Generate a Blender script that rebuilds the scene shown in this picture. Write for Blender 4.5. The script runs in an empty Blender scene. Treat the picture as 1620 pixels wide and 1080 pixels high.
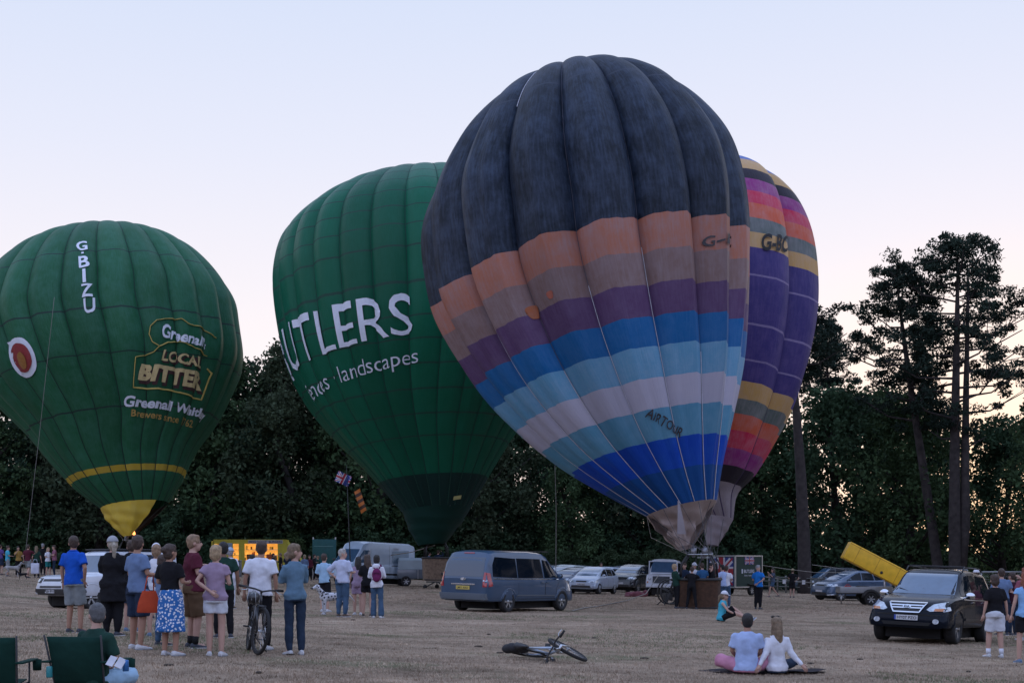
import bpy, bmesh, math, random
import numpy as np
from mathutils import Vector, Matrix, geometry
from mathutils.bvhtree import BVHTree
from math import sin, cos, pi, radians, sqrt, atan2, exp

sc = bpy.context.scene
COL = sc.collection
rnd = random.Random(7)
# ------------------------------------------------------------------ camera
F = 2200.0            # focal length in pixels of a 1620 px wide frame
HZ = 890.0            # row of eye level
CZ = 1.6              # eye height
cam = bpy.data.cameras.new('camera'); camo = bpy.data.objects.new('camera', cam); COL.objects.link(camo)
camo.location = (0, 0, CZ); camo.rotation_euler = (pi/2, 0, 0)
cam.sensor_width = 36; cam.lens = F/1620*36; cam.shift_y = (HZ-540)/1620
cam.clip_start = .1; cam.clip_end = 4000
sc.camera = camo
# ------------------------------------------------------------------ sky, after sunset
w = bpy.data.worlds.new('World'); sc.world = w; w.use_nodes = True
nt = w.node_tree; N = nt.nodes; Lk = nt.links
for n in list(N): N.remove(n)
out = N.new('ShaderNodeOutputWorld'); bg = N.new('ShaderNodeBackground'); Lk.new(bg.outputs[0], out.inputs[0])
tc = N.new('ShaderNodeTexCoord'); sep = N.new('ShaderNodeSeparateXYZ'); Lk.new(tc.outputs['Generated'], sep.inputs[0])
def ramp(nodes, stops):
    r = nodes.new('ShaderNodeValToRGB'); e = r.color_ramp.elements
    while len(e) < len(stops): e.new(.5)
    for k, (p, c) in enumerate(stops):
        e[k].position = p; e[k].color = (*c, 1)
    return r
front = ramp(N, [(0, (1.0, .83, .72)), (.06, (.92, .80, .76)), (.16, (.79, .735, .765)), (.28, (.645, .665, .78)), (.40, (.53, .60, .765)), (.62, (.56, .68, 1.0)), (1, (.56, .72, 1.15))])
back = ramp(N, [(0, (.62, .64, .86)), (.12, (.74, .74, 1.0)), (.3, (.72, .80, 1.15)), (.62, (.60, .74, 1.15)), (1, (.56, .72, 1.15))])
Lk.new(sep.outputs['Z'], front.inputs[0]); Lk.new(sep.outputs['Z'], back.inputs[0])
mr = N.new('ShaderNodeMapRange'); mr.interpolation_type = 'SMOOTHSTEP'
mr.inputs['From Min'].default_value = -.6; mr.inputs['From Max'].default_value = .75
Lk.new(sep.outputs['Y'], mr.inputs['Value'])
mx = N.new('ShaderNodeMix'); mx.data_type = 'RGBA'
Lk.new(mr.outputs[0], mx.inputs['Factor']); Lk.new(back.outputs[0], mx.inputs[6]); Lk.new(front.outputs[0], mx.inputs[7])
# warm glow where the sun went down, behind the trees at the right
vm = N.new('ShaderNodeVectorMath'); vm.operation = 'DOT_PRODUCT'
gd = Vector((.34, 1, .015)).normalized(); vm.inputs[1].default_value = gd
Lk.new(tc.outputs['Generated'], vm.inputs[0])
gr = ramp(N, [(0, (0, 0, 0)), (.978, (0, 0, 0)), (.995, (.32, .32, .32)), (1, (.9, .9, .9))])
Lk.new(vm.outputs['Value'], gr.inputs[0])
mx2 = N.new('ShaderNodeMix'); mx2.data_type = 'RGBA'; mx2.inputs[7].default_value = (1.0, .74, .48, 1)
Lk.new(gr.outputs[0], mx2.inputs['Factor']); Lk.new(mx.outputs[2], mx2.inputs[6])
sky = N.new('ShaderNodeTexSky'); sky.sky_type = 'NISHITA'; sky.sun_disc = False
sky.sun_elevation = radians(1.5); sky.sun_rotation = radians(19)
mx3 = N.new('ShaderNodeMix'); mx3.data_type = 'RGBA'; mx3.inputs['Factor'].default_value = .01
Lk.new(mx2.outputs[2], mx3.inputs[6]); Lk.new(sky.outputs[0], mx3.inputs[7])
Lk.new(mx3.outputs[2], bg.inputs[0]); bg.inputs[1].default_value = 1.0
# weak warm sun lamp, added although the sun has already set
sl = bpy.data.lights.new('sun', 'SUN'); so = bpy.data.objects.new('sun', sl); COL.objects.link(so)
sl.energy = .12; sl.angle = radians(8); sl.color = (1, .75, .55)
so.rotation_euler = Vector((-sin(radians(19)), -cos(radians(19)), -.06)).to_track_quat('-Z', 'Y').to_euler()
sc.view_settings.view_transform = 'Standard'; sc.view_settings.look = 'None'
sc.view_settings.exposure = .32; sc.view_settings.gamma = 1
sc.view_settings.use_curve_mapping = False
sc.render.resolution_x = 1024; sc.render.resolution_y = 682

# ------------------------------------------------------------------ ground shape and placing
def sm(t): t = max(0, min(1, t)); return t*t*(3-2*t)
def G(x, y):
    xc = max(-90, min(90, x))
    z = .06-.03*xc-.45*exp(-((x+15)**2/45+(y-50)**2/160))-.4*sm((19-y)/4)*sm((x+4)/-1.5+1)
    return z+.025*sin(x*.31+1)*sin(y*.23)+.012*sin(x*1.1+y*.7)
def W(px, py, d): return Vector(((px-810)/F*d, d, CZ-(py-HZ)/F*d))
def gd_at(px, d):
    x = (px-810)/F*d
    return Vector((x, d, G(x, d)))
def gp(px, py):
    lo, hi = 8, 400
    for _ in range(50):
        d = (lo+hi)/2
        p = W(px, py, d)
        if p.z > G(p.x, d): lo = d
        else: hi = d
    return Vector((p.x, d, G(p.x, d)))

# ------------------------------------------------------------------ materials
MATS = {}
def mat(name, col, rough=.8, metal=0, var=.12, scale=6, bump=0, bscale=40, spec=.5, coat=0, trans=0, emit=None, em=0):
    if name in MATS: return MATS[name]
    m = bpy.data.materials.new(name); m.use_nodes = True; MATS[name] = m
    t = m.node_tree; n = t.nodes; L = t.links; b = n['Principled BSDF']
    b.inputs['Roughness'].default_value = rough; b.inputs['Metallic'].default_value = metal
    b.inputs['Specular IOR Level'].default_value = spec
    if coat: b.inputs['Coat Weight'].default_value = coat; b.inputs['Coat Roughness'].default_value = .05
    c = n.new('ShaderNodeTexCoord')
    nz = n.new('ShaderNodeTexNoise'); nz.inputs['Scale'].default_value = scale; nz.inputs['Detail'].default_value = 6
    L.new(c.outputs['Object'], nz.inputs['Vector'])
    r = ramp(n, [(.3, tuple(max(0, v*(1-var)) for v in col)), (.7, tuple(min(1, v*(1+var)) for v in col))])
    L.new(nz.outputs[0], r.inputs[0]); L.new(r.outputs[0], b.inputs['Base Color'])
    if bump:
        nb = n.new('ShaderNodeTexNoise'); nb.inputs['Scale'].default_value = bscale; nb.inputs['Detail'].default_value = 4
        L.new(c.outputs['Object'], nb.inputs['Vector'])
        bp = n.new('ShaderNodeBump'); bp.inputs['Strength'].default_value = bump; bp.inputs['Distance'].default_value = .02
        L.new(nb.outputs[0], bp.inputs['Height']); L.new(bp.outputs[0], b.inputs['Normal'])
    if emit: b.inputs['Emission Color'].default_value = (*emit, 1); b.inputs['Emission Strength'].default_value = em
    if trans:
        tr = n.new('ShaderNodeBsdfTranslucent'); L.new(r.outputs[0], tr.inputs[0])
        ms = n.new('ShaderNodeMixShader'); ms.inputs[0].default_value = trans
        L.new(b.outputs[0], ms.inputs[1]); L.new(tr.outputs[0], ms.inputs[2]); L.new(ms.outputs[0], n['Material Output'].inputs[0])
    return m

# ------------------------------------------------------------------ mesh helpers
def fast_mesh(name, V, Fq):
    me = bpy.data.meshes.new(name); V = np.asarray(V, dtype=np.float32); Fq = np.asarray(Fq, dtype=np.int32)
    k = Fq.shape[1]
    me.vertices.add(len(V)); me.vertices.foreach_set('co', V.ravel())
    me.loops.add(Fq.size); me.loops.foreach_set('vertex_index', Fq.ravel())
    me.polygons.add(len(Fq)); me.polygons.foreach_set('loop_start', np.arange(0, Fq.size, k, dtype=np.int32))
    me.update(calc_edges=True); me.validate()
    return me
class MB:
    def __init__(s): s.v = []; s.f = []; s.m = []; s.s = []; s.M = Matrix()
    def add(s, vs, fs, mi=0, smooth=False):
        o = len(s.v); M = s.M
        s.v += [tuple(M @ Vector(p)) for p in vs]
        for q in fs: s.f.append(tuple(i+o for i in q)); s.m.append(mi); s.s.append(smooth)
        return s
    def box(s, c, size, rot=None, mi=0, bev=0):
        R = (rot if rot else Matrix())
        R = R.to_4x4()
        hx, hy, hz = size[0]/2, size[1]/2, size[2]/2
        c = Vector(c)
        if bev:
            bm = bmesh.new(); bmesh.ops.create_cube(bm, size=1)
            for v in bm.verts: v.co = Vector((v.co.x*size[0], v.co.y*size[1], v.co.z*size[2]))
            bmesh.ops.bevel(bm, geom=bm.edges[:], offset=bev, segments=2, affect='EDGES', profile=.6)
            bm.verts.index_update()
            s.add([c+R @ v.co for v in bm.verts], [[v.index for v in f.verts] for f in bm.faces], mi, True); bm.free(); return s
        p = [c+R @ Vector((x, y, z)) for x in (-hx, hx) for y in (-hy, hy) for z in (-hz, hz)]
        return s.add(p, [(0, 1, 3, 2), (4, 6, 7, 5), (0, 4, 5, 1), (2, 3, 7, 6), (0, 2, 6, 4), (1, 5, 7, 3)], mi)
    def tube(s, pts, r, n=8, mi=0, cap=True, flat=None):
        pts = [Vector(p) for p in pts]
        if not isinstance(r, (list, tuple)): r = [r]*len(pts)
        vs, fs = [], []
        ref = None
        for i, p in enumerate(pts):
            t = (pts[min(i+1, len(pts)-1)]-pts[max(i-1, 0)]).normalized()
            if ref is None:
                ref = Vector((0, 0, 1)) if abs(t.z) < .9 else Vector((1, 0, 0))
            a = t.cross(ref)
            if a.length < 1e-5: a = t.cross(Vector((.3, 1, .2)))
            a.normalize(); b = a.cross(t).normalized(); ref = b
            for k in range(n):
                an = 2*pi*k/n
                vs.append(p+a*cos(an)*r[i]+b*sin(an)*r[i]*(flat or 1))
        for i in range(len(pts)-1):
            for k in range(n):
                k2 = (k+1) % n
                fs.append((i*n+k, (i+1)*n+k, (i+1)*n+k2, i*n+k2))
        if cap: fs.append(tuple(range(n))); fs.append(tuple(reversed(range((len(pts)-1)*n, len(pts)*n))))
        return s.add(vs, fs, mi, True)
    def limb(s, pts, r, n=10):          # tube with rounded ends
        s.tube(pts, r, n)
        for p, q in ((pts[0], r[0]), (pts[-1], r[-1])): s.ell(p, (q, q, q), 8, 6)
        return s
    def ell(s, c, r, n=12, m=8, mi=0, rot=None, zlo=-1):
        c = Vector(c); R = rot.to_3x3() if rot else Matrix.Identity(3)
        vs = []
        for i in range(m+1):
            a = -pi/2+pi*i/m
            z = max(sin(a), zlo)
            for k in range(n):
                b = 2*pi*k/n
                vs.append(c+R @ Vector((cos(a)*cos(b)*r[0], cos(a)*sin(b)*r[1], z*r[2])))
        fs = [(i*n+k, i*n+(k+1) % n, (i+1)*n+(k+1) % n, (i+1)*n+k) for i in range(m) for k in range(n)]
        return s.add(vs, fs, mi, True)
    def loft(s, rings, mi=0, smooth=True, cap=True, closed=True):
        n = len(rings[0]); vs = [p for r in rings for p in r]; fs = []
        for i in range(len(rings)-1):
            for k in range(n if closed else n-1):
                k2 = (k+1) % n
                fs.append((i*n+k, i*n+k2, (i+1)*n+k2, (i+1)*n+k))
        s.add(vs, fs, mi, smooth)
        if cap:
            s.add(rings[0], [tuple(reversed(range(n)))], mi); s.add(rings[-1], [tuple(range(n))], mi)
        return s
    def prism(s, poly, h, M=None, mi=0):   # 2-D polygon extruded to thickness h along local z
        M = M or Matrix(); n = len(poly)
        a = [M @ Vector((x, y, h/2)) for x, y in poly]; b = [M @ Vector((x, y, -h/2)) for x, y in poly]
        s.add(a+b, [tuple(range(n)), tuple(reversed(range(n, 2*n)))]+[(i, n+i, n+(i+1) % n, (i+1) % n) for i in range(n)], mi)
        return s
    def lathe(s, prof, n=20, axis='y', mi=0, c=(0, 0, 0)):  # prof: (radius, offset along axis)
        rings = []
        for r, o in prof:
            R = []
            for k in range(n):
                a = 2*pi*k/n
                p = {'y': (r*cos(a), o, r*sin(a)), 'z': (r*cos(a), r*sin(a), o), 'x': (o, r*cos(a), r*sin(a))}[axis]
                R.append(Vector(c)+Vector(p))
            rings.append(R)
        return s.loft(rings, mi, True, False)
    def mesh(s, name, mats):
        me = bpy.data.meshes.new(name); me.from_pydata(s.v, [], s.f)
        if not isinstance(mats, (list, tuple)): mats = [mats]
        for m in mats: me.materials.append(m)
        me.polygons.foreach_set('material_index', s.m); me.polygons.foreach_set('use_smooth', s.s)
        me.update()
        return me
    def build(s, name, mats, parent=None, **kw):
        return link(name, s.mesh(name, mats), parent, **kw)
def link(name, data, parent=None, **kw):
    o = bpy.data.objects.new(name, data); COL.objects.link(o)
    if parent: o.parent = parent
    tag(o, **kw); return o
def tag(o, label=None, cat=None, group=None, kind=None):
    if label: o['label'] = label
    if cat: o['category'] = cat
    if group: o['group'] = group
    if kind: o['kind'] = kind
    return o
def thing(name, label, cat, loc=(0, 0, 0), rz=0, group=None, slope=False):
    o = bpy.data.objects.new(name, None); COL.objects.link(o); o.location = loc
    if slope:
        x, y = loc[0], loc[1]; e = 1.2
        nrm = Vector((-(G(x+e, y)-G(x-e, y))/(2*e), -(G(x, y+e)-G(x, y-e))/(2*e), 1)).normalized()
        q = Vector((0, 0, 1)).rotation_difference(nrm)
        o.rotation_euler = (q.to_matrix() @ Matrix.Rotation(rz, 3, 'Z')).to_euler()
    else: o.rotation_euler = (0, 0, rz)
    return tag(o, label, cat, group)
def copy_tree(o, parent=None):
    c = o.copy(); COL.objects.link(c); c.parent = parent
    for ch in o.children: copy_tree(ch, c)
    return c
LATE = []      # (object, extra MB or None) whose modifiers are applied at the end
def remesh(o, voxel, smooth=3):
    m = o.modifiers.new('r', 'REMESH'); m.mode = 'VOXEL'; m.voxel_size = voxel; m.use_smooth_shade = True
    if smooth:
        q = o.modifiers.new('s', 'SMOOTH'); q.iterations = smooth; q.factor = .5
_FC = {}
def text2d(s, size=1, bold=0, shear=0, space=1):
    key = (s, bold, shear, space)
    if key not in _FC:
        cu = bpy.data.curves.new('t', 'FONT'); cu.body = s; cu.size = 1; cu.offset = bold; cu.shear = shear; cu.space_character = space
        cu.resolution_u = 3
        ob = bpy.data.objects.new('t', cu); me = bpy.data.meshes.new_from_object(ob)
        V = [(v.co.x, v.co.y) for v in me.vertices]; Fs = [tuple(p.vertices) for p in me.polygons]
        bpy.data.objects.remove(ob); bpy.data.curves.remove(cu); bpy.data.meshes.remove(me)
        xs = [p[0] for p in V]; x0, x1 = min(xs), max(xs)
        _FC[key] = ([((x-x0), y) for x, y in V], Fs, x1-x0)
    V, Fs, wd = _FC[key]
    return [(x*size, y*size) for x, y in V], Fs, wd*size
def gridcut(V, Fs, cell):     # 2-D faces cut along a grid so that they can bend
    bm = bmesh.new(); vs = [bm.verts.new((x, y, 0)) for x, y in V]
    for f in Fs:
        try: bm.faces.new([vs[i] for i in f])
        except ValueError: pass
    xs = [p[0] for p in V]; ys = [p[1] for p in V]
    for lo, hi, nrm in ((min(xs), max(xs), (1, 0, 0)), (min(ys), max(ys), (0, 1, 0))):
        k = int((hi-lo)/cell)
        for i in range(1, k+1):
            c = lo+(hi-lo)*i/(k+1)
            bmesh.ops.bisect_plane(bm, geom=bm.verts[:]+bm.edges[:]+bm.faces[:], plane_co=(c*nrm[0], c*nrm[1], 0), plane_no=nrm)
    bmesh.ops.triangulate(bm, faces=[f for f in bm.faces if len(f.verts) > 4])
    bm.verts.index_update(); bm.verts.ensure_lookup_table()
    V2 = [(v.co.x, v.co.y) for v in bm.verts]; F2 = [[v.index for v in f.verts] for f in bm.faces]
    be = [(e.verts[0].index, e.verts[1].index) for e in bm.edges if len(e.link_faces) == 1]
    bm.free(); return V2, F2, be
# ================================================================== GROUND
def ground():
    xs = sorted(set([round(v, 3) for v in np.concatenate([np.linspace(-1500, -100, 12), np.linspace(-95, -32, 22), np.arange(-30, 30.1, .6), np.linspace(32, 95, 22), np.linspace(100, 1500, 12)])]))
    ys = sorted(set([round(v, 3) for v in np.concatenate([np.linspace(-400, 5, 10), np.arange(8, 60, .6), np.linspace(62, 150, 40), np.linspace(160, 2500, 16)])]))
    vs = [(x, y, G(x, y)) for y in ys for x in xs]; nx = len(xs)
    fs = [(j*nx+i, j*nx+i+1, (j+1)*nx+i+1, (j+1)*nx+i) for j in range(len(ys)-1) for i in range(nx-1)]
    me = fast_mesh('ground', vs, fs)
    me.polygons.foreach_set('use_smooth', [True]*len(me.polygons))
    m = bpy.data.materials.new('dry grass ground'); m.use_nodes = True; t = m.node_tree; n = t.nodes; L = t.links; b = n['Principled BSDF']
    b.inputs['Roughness'].default_value = 1; b.inputs['Specular IOR Level'].default_value = .1
    c = n.new('ShaderNodeTexCoord')
    def noise(scale, det, st=(1, 1, 1), rough=.6):
        mp = n.new('ShaderNodeMapping'); mp.inputs['Scale'].default_value = st; L.new(c.outputs['Object'], mp.inputs[0])
        z = n.new('ShaderNodeTexNoise'); z.inputs['Scale'].default_value = scale; z.inputs['Detail'].default_value = det; z.inputs['Roughness'].default_value = rough
        L.new(mp.outputs[0], z.inputs['Vector']); return z.outputs[0]
    straw = ramp(n, [(.34, (.17, .124, .088)), (.5, (.29, .217, .155)), (.66, (.41, .318, .235))]); L.new(noise(.9, 12, (.6, 1, 1), .78), straw.inputs[0])
    fine = ramp(n, [(.3, (.78, .78, .78)), (.7, (1.16, 1.16, 1.16))]); L.new(noise(7, 8, (1, 1, 1), .8), fine.inputs[0])
    mu = n.new('ShaderNodeMix'); mu.data_type = 'RGBA'; mu.blend_type = 'MULTIPLY'; mu.inputs['Factor'].default_value = 1
    L.new(straw.outputs[0], mu.inputs[6]); L.new(fine.outputs[0], mu.inputs[7])
    gm = ramp(n, [(.56, (0, 0, 0)), (.68, (.8, .8, .8))]); L.new(noise(.33, 5, (.7, 1, 1)), gm.inputs[0])
    g = n.new('ShaderNodeMix'); g.data_type = 'RGBA'; g.inputs[7].default_value = (.075, .10, .045, 1)
    L.new(gm.outputs[0], g.inputs['Factor']); L.new(mu.outputs[2], g.inputs[6])
    dm = ramp(n, [(.36, (.68, .69, .66)), (.6, (1.12, 1.12, 1.12))]); L.new(noise(.11, 4, (.5, 1, 1)), dm.inputs[0])
    m2 = n.new('ShaderNodeMix'); m2.data_type = 'RGBA'; m2.blend_type = 'MULTIPLY'; m2.inputs['Factor'].default_value = 1
    L.new(g.outputs[2], m2.inputs[6]); L.new(dm.outputs[0], m2.inputs[7]); L.new(m2.outputs[2], b.inputs['Base Color'])
    bp = n.new('ShaderNodeBump'); bp.inputs['Strength'].default_value = .7; bp.inputs['Distance'].default_value = .04
    L.new(noise(5, 10, (1, 1, 1), .8), bp.inputs['Height']); L.new(bp.outputs[0], b.inputs['Normal'])
    me.materials.append(m); link('ground', me, kind='structure')
ground()
def grass(name, n, d0, d1, h, mts, seed, patchy=0, pw=1.5, bw=1.0):
    R = np.random.RandomState(seed)
    d = d0+(d1-d0)*R.rand(n)**pw
    x = (R.rand(n)-.5)*d*.80
    if patchy:
        k = (np.sin(x*.55+d*.21)+np.sin(x*.23-d*.47+2)+np.sin(x*1.3+d*.9)*.5) > patchy
        x, d = x[k], d[k]; n = len(x)
    z = np.array([G(a, b) for a, b in zip(x, d)])
    V = np.zeros((n, 4, 3, 3), np.float32)
    for b in range(4):
        an = R.rand(n)*2*np.pi; ln = h*(.5+R.rand(n)); wd = (.003+.004*R.rand(n))*bw; sp = (.01+.035*R.rand(n))*bw
        ox = x+(R.rand(n)-.5)*.10; oy = d+(R.rand(n)-.5)*.10
        px, py = -np.sin(an)*wd, np.cos(an)*wd
        V[:, b, 0] = np.stack([ox+px, oy+py, z-.01], 1); V[:, b, 1] = np.stack([ox-px, oy-py, z-.01], 1)
        V[:, b, 2] = np.stack([ox+np.cos(an)*sp, oy+np.sin(an)*sp, z+ln], 1)
    me = fast_mesh(name, V.reshape(-1, 3), np.arange(n*12).reshape(-1, 3))
    me.materials.append(mts); link(name, me, kind='stuff', label='scattered tufts of greener grass in the dry field' if patchy else ('short dry straw coloured grass covering the near field' if d0 < 20 else 'short dry straw coloured grass covering the far half of the field'), cat='grass')
grass('dry_grass', 90000, 16.5, 62, .026, mat('straw', (.38, .29, .215), 1, var=.5, scale=1.2, spec=.1), 3)
grass('dry_grass', 60000, 50, 112, .035, MATS['straw'], 6, pw=1.0, bw=1.8)
grass('green_grass', 34000, 16.5, 42, .032, mat('green blade', (.13, .16, .085), 1, var=.35, spec=.1), 4, .9)

# ================================================================== TREES
BARK = mat('bark', (.028, .023, .022), .95, var=.5, scale=3, bump=.8, bscale=9)
PBARK = mat('pine bark', (.034, .027, .026), .95, var=.5, scale=2.5, bump=.8, bscale=7)
def leafm(name, c, tr=.15): return mat(name, c, .85, var=.45, scale=.7, spec=.12, trans=tr)
LEAF = [leafm('oak leaf', (.036, .066, .034)), leafm('lime leaf', (.050, .085, .038)), leafm('beech leaf', (.030, .056, .034)), leafm('copper leaf', (.044, .062, .034))]
NEEDLE = leafm('pine needle', (.018, .030, .022), .05)
LITE = leafm('pale shrub leaf', (.055, .085, .034))
def leaf_cloud(R, C, rad, per, size, flat=1.0, asp=.6):
    C = np.asarray(C); rad = np.asarray(rad); k = len(C)
    idx = np.repeat(np.arange(k), per); n = len(idx)
    v = R.normal(size=(n, 3)); v /= np.linalg.norm(v, axis=1)[:, None]
    rr = rad[idx]*(.35+.75*R.rand(n)**.6)*(1+.25*R.normal(size=n)*.5)
    P = C[idx]+v*rr[:, None]*np.array([1, 1, flat])
    a = R.normal(size=(n, 3)); a += v*.6; a /= np.linalg.norm(a, axis=1)[:, None]
    b = np.cross(a, R.normal(size=(n, 3))); b /= np.linalg.norm(b, axis=1)[:, None]
    s = (size*(.6+.8*R.rand(n)))[:, None]
    V = np.stack([P-a*s, P-b*s*asp, P+a*s, P+b*s*asp], 1).reshape(-1, 3)
    return V, np.arange(n*4).reshape(-1, 4)
def broad(seed, H, Rr, z0=.18, nc=95, per=190, size=.20, gap=0):
    R = np.random.RandomState(seed); C = []; rad = []
    while len(C) < nc:
        t = R.rand(); z = H*(z0+(1-z0)*t)
        prof = (sin(pi*min(1, .12+.86*t)**.8))**.55
        an = R.rand()*2*pi; q = R.rand()**.45
        lump = 1+.22*sin(3*an+seed)+.15*sin(5*an+7*t+seed*2)
        r = Rr*prof*q*lump
        if gap and R.rand() < gap*(1-q): continue
        C.append((cos(an)*r, sin(an)*r, z-H*.03)); rad.append(.9+1.0*R.rand()*(1.1-.4*t))
    V, Q = leaf_cloud(R, C, rad, per, size)
    cm = fast_mesh('crown', V, Q)
    b = MB(); wob = [(R.normal()*.2*k, R.normal()*.2*k, H*k*.19) for k in range(5)]; wob[0] = (0, 0, -.3)
    r0 = .028*H*.8
    b.tube(wob, [r0*1.25, r0, r0*.75, r0*.5, r0*.2], 9)
    for i in range(0, nc, 3):
        c = Vector(C[i]); zz = max(H*.12, min(H*.7, c.z-(c.xy.length)*.7)); k = zz/(H*.19); j = min(3, int(k)); p = Vector(wob[j]).lerp(Vector(wob[j+1]), k-j)
        mid = p.lerp(c, .5)+Vector((0, 0, -.3)); b.tube([p, mid, c], [r0*.32, r0*.2, .04], 5, cap=False)
    return cm, b.mesh('trunk', BARK)
def pine(seed, H, lean=(0, 0), bare=.5, nb=46, spread=4.6, twin=False, r0=.33):
    R = np.random.RandomState(seed); C = []; rad = []; b = MB()
    def T(k): return Vector((lean[0]*k+.35*sin(k*3.2+seed)*k, lean[1]*k, H*k*.97-.3*(k == 0)))
    ks = [0, .04, .2, .4, .6, .8, .93, 1]
    b.tube([T(k) for k in ks], [r0*1.4, r0*1.1, r0, r0*.85, r0*.66, r0*.42, r0*.2, .05], 10)
    if twin:
        b.tube([T(k)+Vector((.75*min(1, k*4+.3), 0, 0)) for k in ks[1:-1]], [r0*.9, r0*.85, r0*.7, r0*.5, r0*.3, .06], 9)
    for i in range(nb):
        k = bare+(1-bare)*((i+.5)/nb)**.8; p = T(k*.98)
        an = i*2.399+R.normal()*.4; prof = sin(pi*min(1, .22+.74*(k-bare)/(1-bare)))**.7
        if k < bare+.12 and R.rand() < .5: prof *= .5
        ln = spread*prof*(.55+.6*R.rand())
        e = p+Vector((cos(an)*ln, sin(an)*ln, ln*(.12+.35*R.rand())))
        m = p.lerp(e, .5)+Vector((0, 0, -.12*ln))
        b.tube([p, m, e], [.10*(1.3-k)+.03, .06, .03], 5, cap=False)
        for j in range(3+int(ln*.8)):
            q = .35+.7*R.rand(); c = p.lerp(e, q)+Vector(tuple(R.normal(size=3)*.42*(.5+q)))*1.1+Vector((0, 0, .25))
            C.append(tuple(c)); rad.append(.40+.38*R.rand())
            if R.rand() < .4: b.tube([m.lerp(e, .3), c], [.035, .012], 4, cap=False)
    for j in range(12):
        c = T(1)+Vector(tuple(R.normal(size=3)*(.8, .8, .5))); C.append(tuple(c)); rad.append(.5)
    V, Q = leaf_cloud(R, C, rad, 92, .155, .62, .34)
    return fast_mesh('crown', V, Q), b.mesh('trunk', PBARK)
BROAD = [broad(11, 20, 6.2), broad(23, 20, 5.4), broad(37, 19, 6.8), broad(41, 21, 5.8)]
for k, (cm, tm) in enumerate(BROAD): cm.materials.append(LEAF[k])
AIRY = [broad(53, 17, 5.4, .22, 74, 190, .19, .4), broad(67, 18, 5.0, .2, 70, 190, .19, .4)]
for k, (cm, tm) in enumerate(AIRY): cm.materials.append(LEAF[k])
def tree(name, ms, px, d, label, H=1.0, rz=0, group=None, wide=1.0):
    t = thing(name, label, 'tree', gd_at(px, d), rz, group)
    t.scale = (H*wide, H*wide, H)
    link('trunk', ms[1], t); link('crown', ms[0], t)
    return t
WG = 'broadleaf trees of the wood behind the field'
WL = 'dense dark broadleaf tree in the closed wood behind the balloons'
R_ = random.Random(5)
WLS = ['dark tree outside the left edge of the field', 'dark tree at the left edge behind the far crowd', 'dark tree below the round red emblem of the left balloon', 'dull olive leaved tree behind the tip of the left balloon', 'dark tree behind the lower right side of the left balloon',
       'tall dark tree just left of the gap between the two green balloons', 'tallest tree in the gap between the two green balloons', 'olive dark tree against the left flank of the bright green balloon', 'dark tree behind the union flag', 'dark tree behind the left half of the bright green balloon', 'dark tree hidden behind the narrow mouth of the bright green balloon',
       'dark tree just right of the mouth of the bright green balloon', 'lower dark tree under the left flank of the largest balloon', 'low dark tree above the parked cars', 'dark tree behind the grey cloth of the largest balloon', 'dark tree behind the brown basket', 'dark tree behind the green box trailer', 'dark tree just left of the thick pine trunk']
for i, (px, d, k, H) in enumerate([(-110, 118, 0, .85), (-20, 112, 1, .82), (70, 116, 2, .8), (160, 112, 3, .83), (250, 118, 0, .92), (335, 113, 1, .90), (398, 116, 2, .93), (452, 112, 3, .88), (520, 117, 0, 1.0), (600, 113, 1, 1.0), (680, 118, 2, .95), (760, 113, 3, .78), (830, 117, 0, .66), (905, 112, 1, .62), (985, 117, 2, .7), (1060, 113, 3, .8), (1140, 118, 0, .85), (1215, 116, 1, .8)]):
    tree('broadleaf_tree', BROAD[k], px, d, WLS[i], H, R_.random()*6, WG)
for i in range(16):
    tree('broadleaf_tree', BROAD[(i*3+1) % 4], -150+i*92+R_.random()*30, 134+R_.random()*8, WL, .86 if i < 9 else .66, R_.random()*6, WG)
tree('broadleaf_tree', AIRY[0], 1322, 112, 'tall broadleaf tree right of the striped balloon, sunset showing between its branches', .97, .5)
tree('broadleaf_tree', BROAD[1], 1385, 120, 'dark full crowned tree directly behind the raised end of the yellow box', .86, 2)
tree('broadleaf_tree', AIRY[1], 1440, 108, 'broadleaf tree filling the gap below the leaning pine', .90, 4)
tree('broadleaf_tree', BROAD[2], 1470, 124, 'broad dark tree set back between the leaning pine and the twin trunked pine', .74, 1)
tree('broadleaf_tree', AIRY[0], 1592, 110, 'open crowned tree behind the right hand goal frame, sky glowing under its crown', .84, 3.3)
tree('broadleaf_tree', AIRY[1], 1655, 100, 'broadleaf tree cut off by the right edge of the photograph', .82, 5.2)
tree('broadleaf_tree', BROAD[3], 1740, 112, 'dark tree beyond the right edge of the field', .9, 1)
def pinetree(px, d, label, *a, rz=0, **k):
    cm, tm = pine(*a, **k); cm.materials.append(NEEDLE)
    t = thing('pine_tree', label, 'tree', gd_at(px, d), rz); link('trunk', tm, t); link('crown', cm, t)
pinetree(1512, 100, 'tallest pine with twin trunks standing behind the black car', 5, 26.2, (-.2, 0), bare=.42, nb=44, spread=5.8, twin=True, r0=.42)
pinetree(1490, 103, 'tall pine with a trunk leaning to the left, beside the twin trunked pine', 9, 25.2, (-3.0, 1), bare=.5, nb=32, spread=4.5, r0=.36)
pinetree(1274, 98, 'bare thick pine trunk rising behind the striped balloon near the fence', 14, 21.0, (-.9, 0), bare=.72, nb=26, spread=3.6, r0=.44)
pinetree(1325, 118, 'smaller pine whose top shows just right of the striped balloon', 21, 23.0, (-.7, 0), bare=.6, nb=30, spread=3.4, r0=.3)
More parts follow.
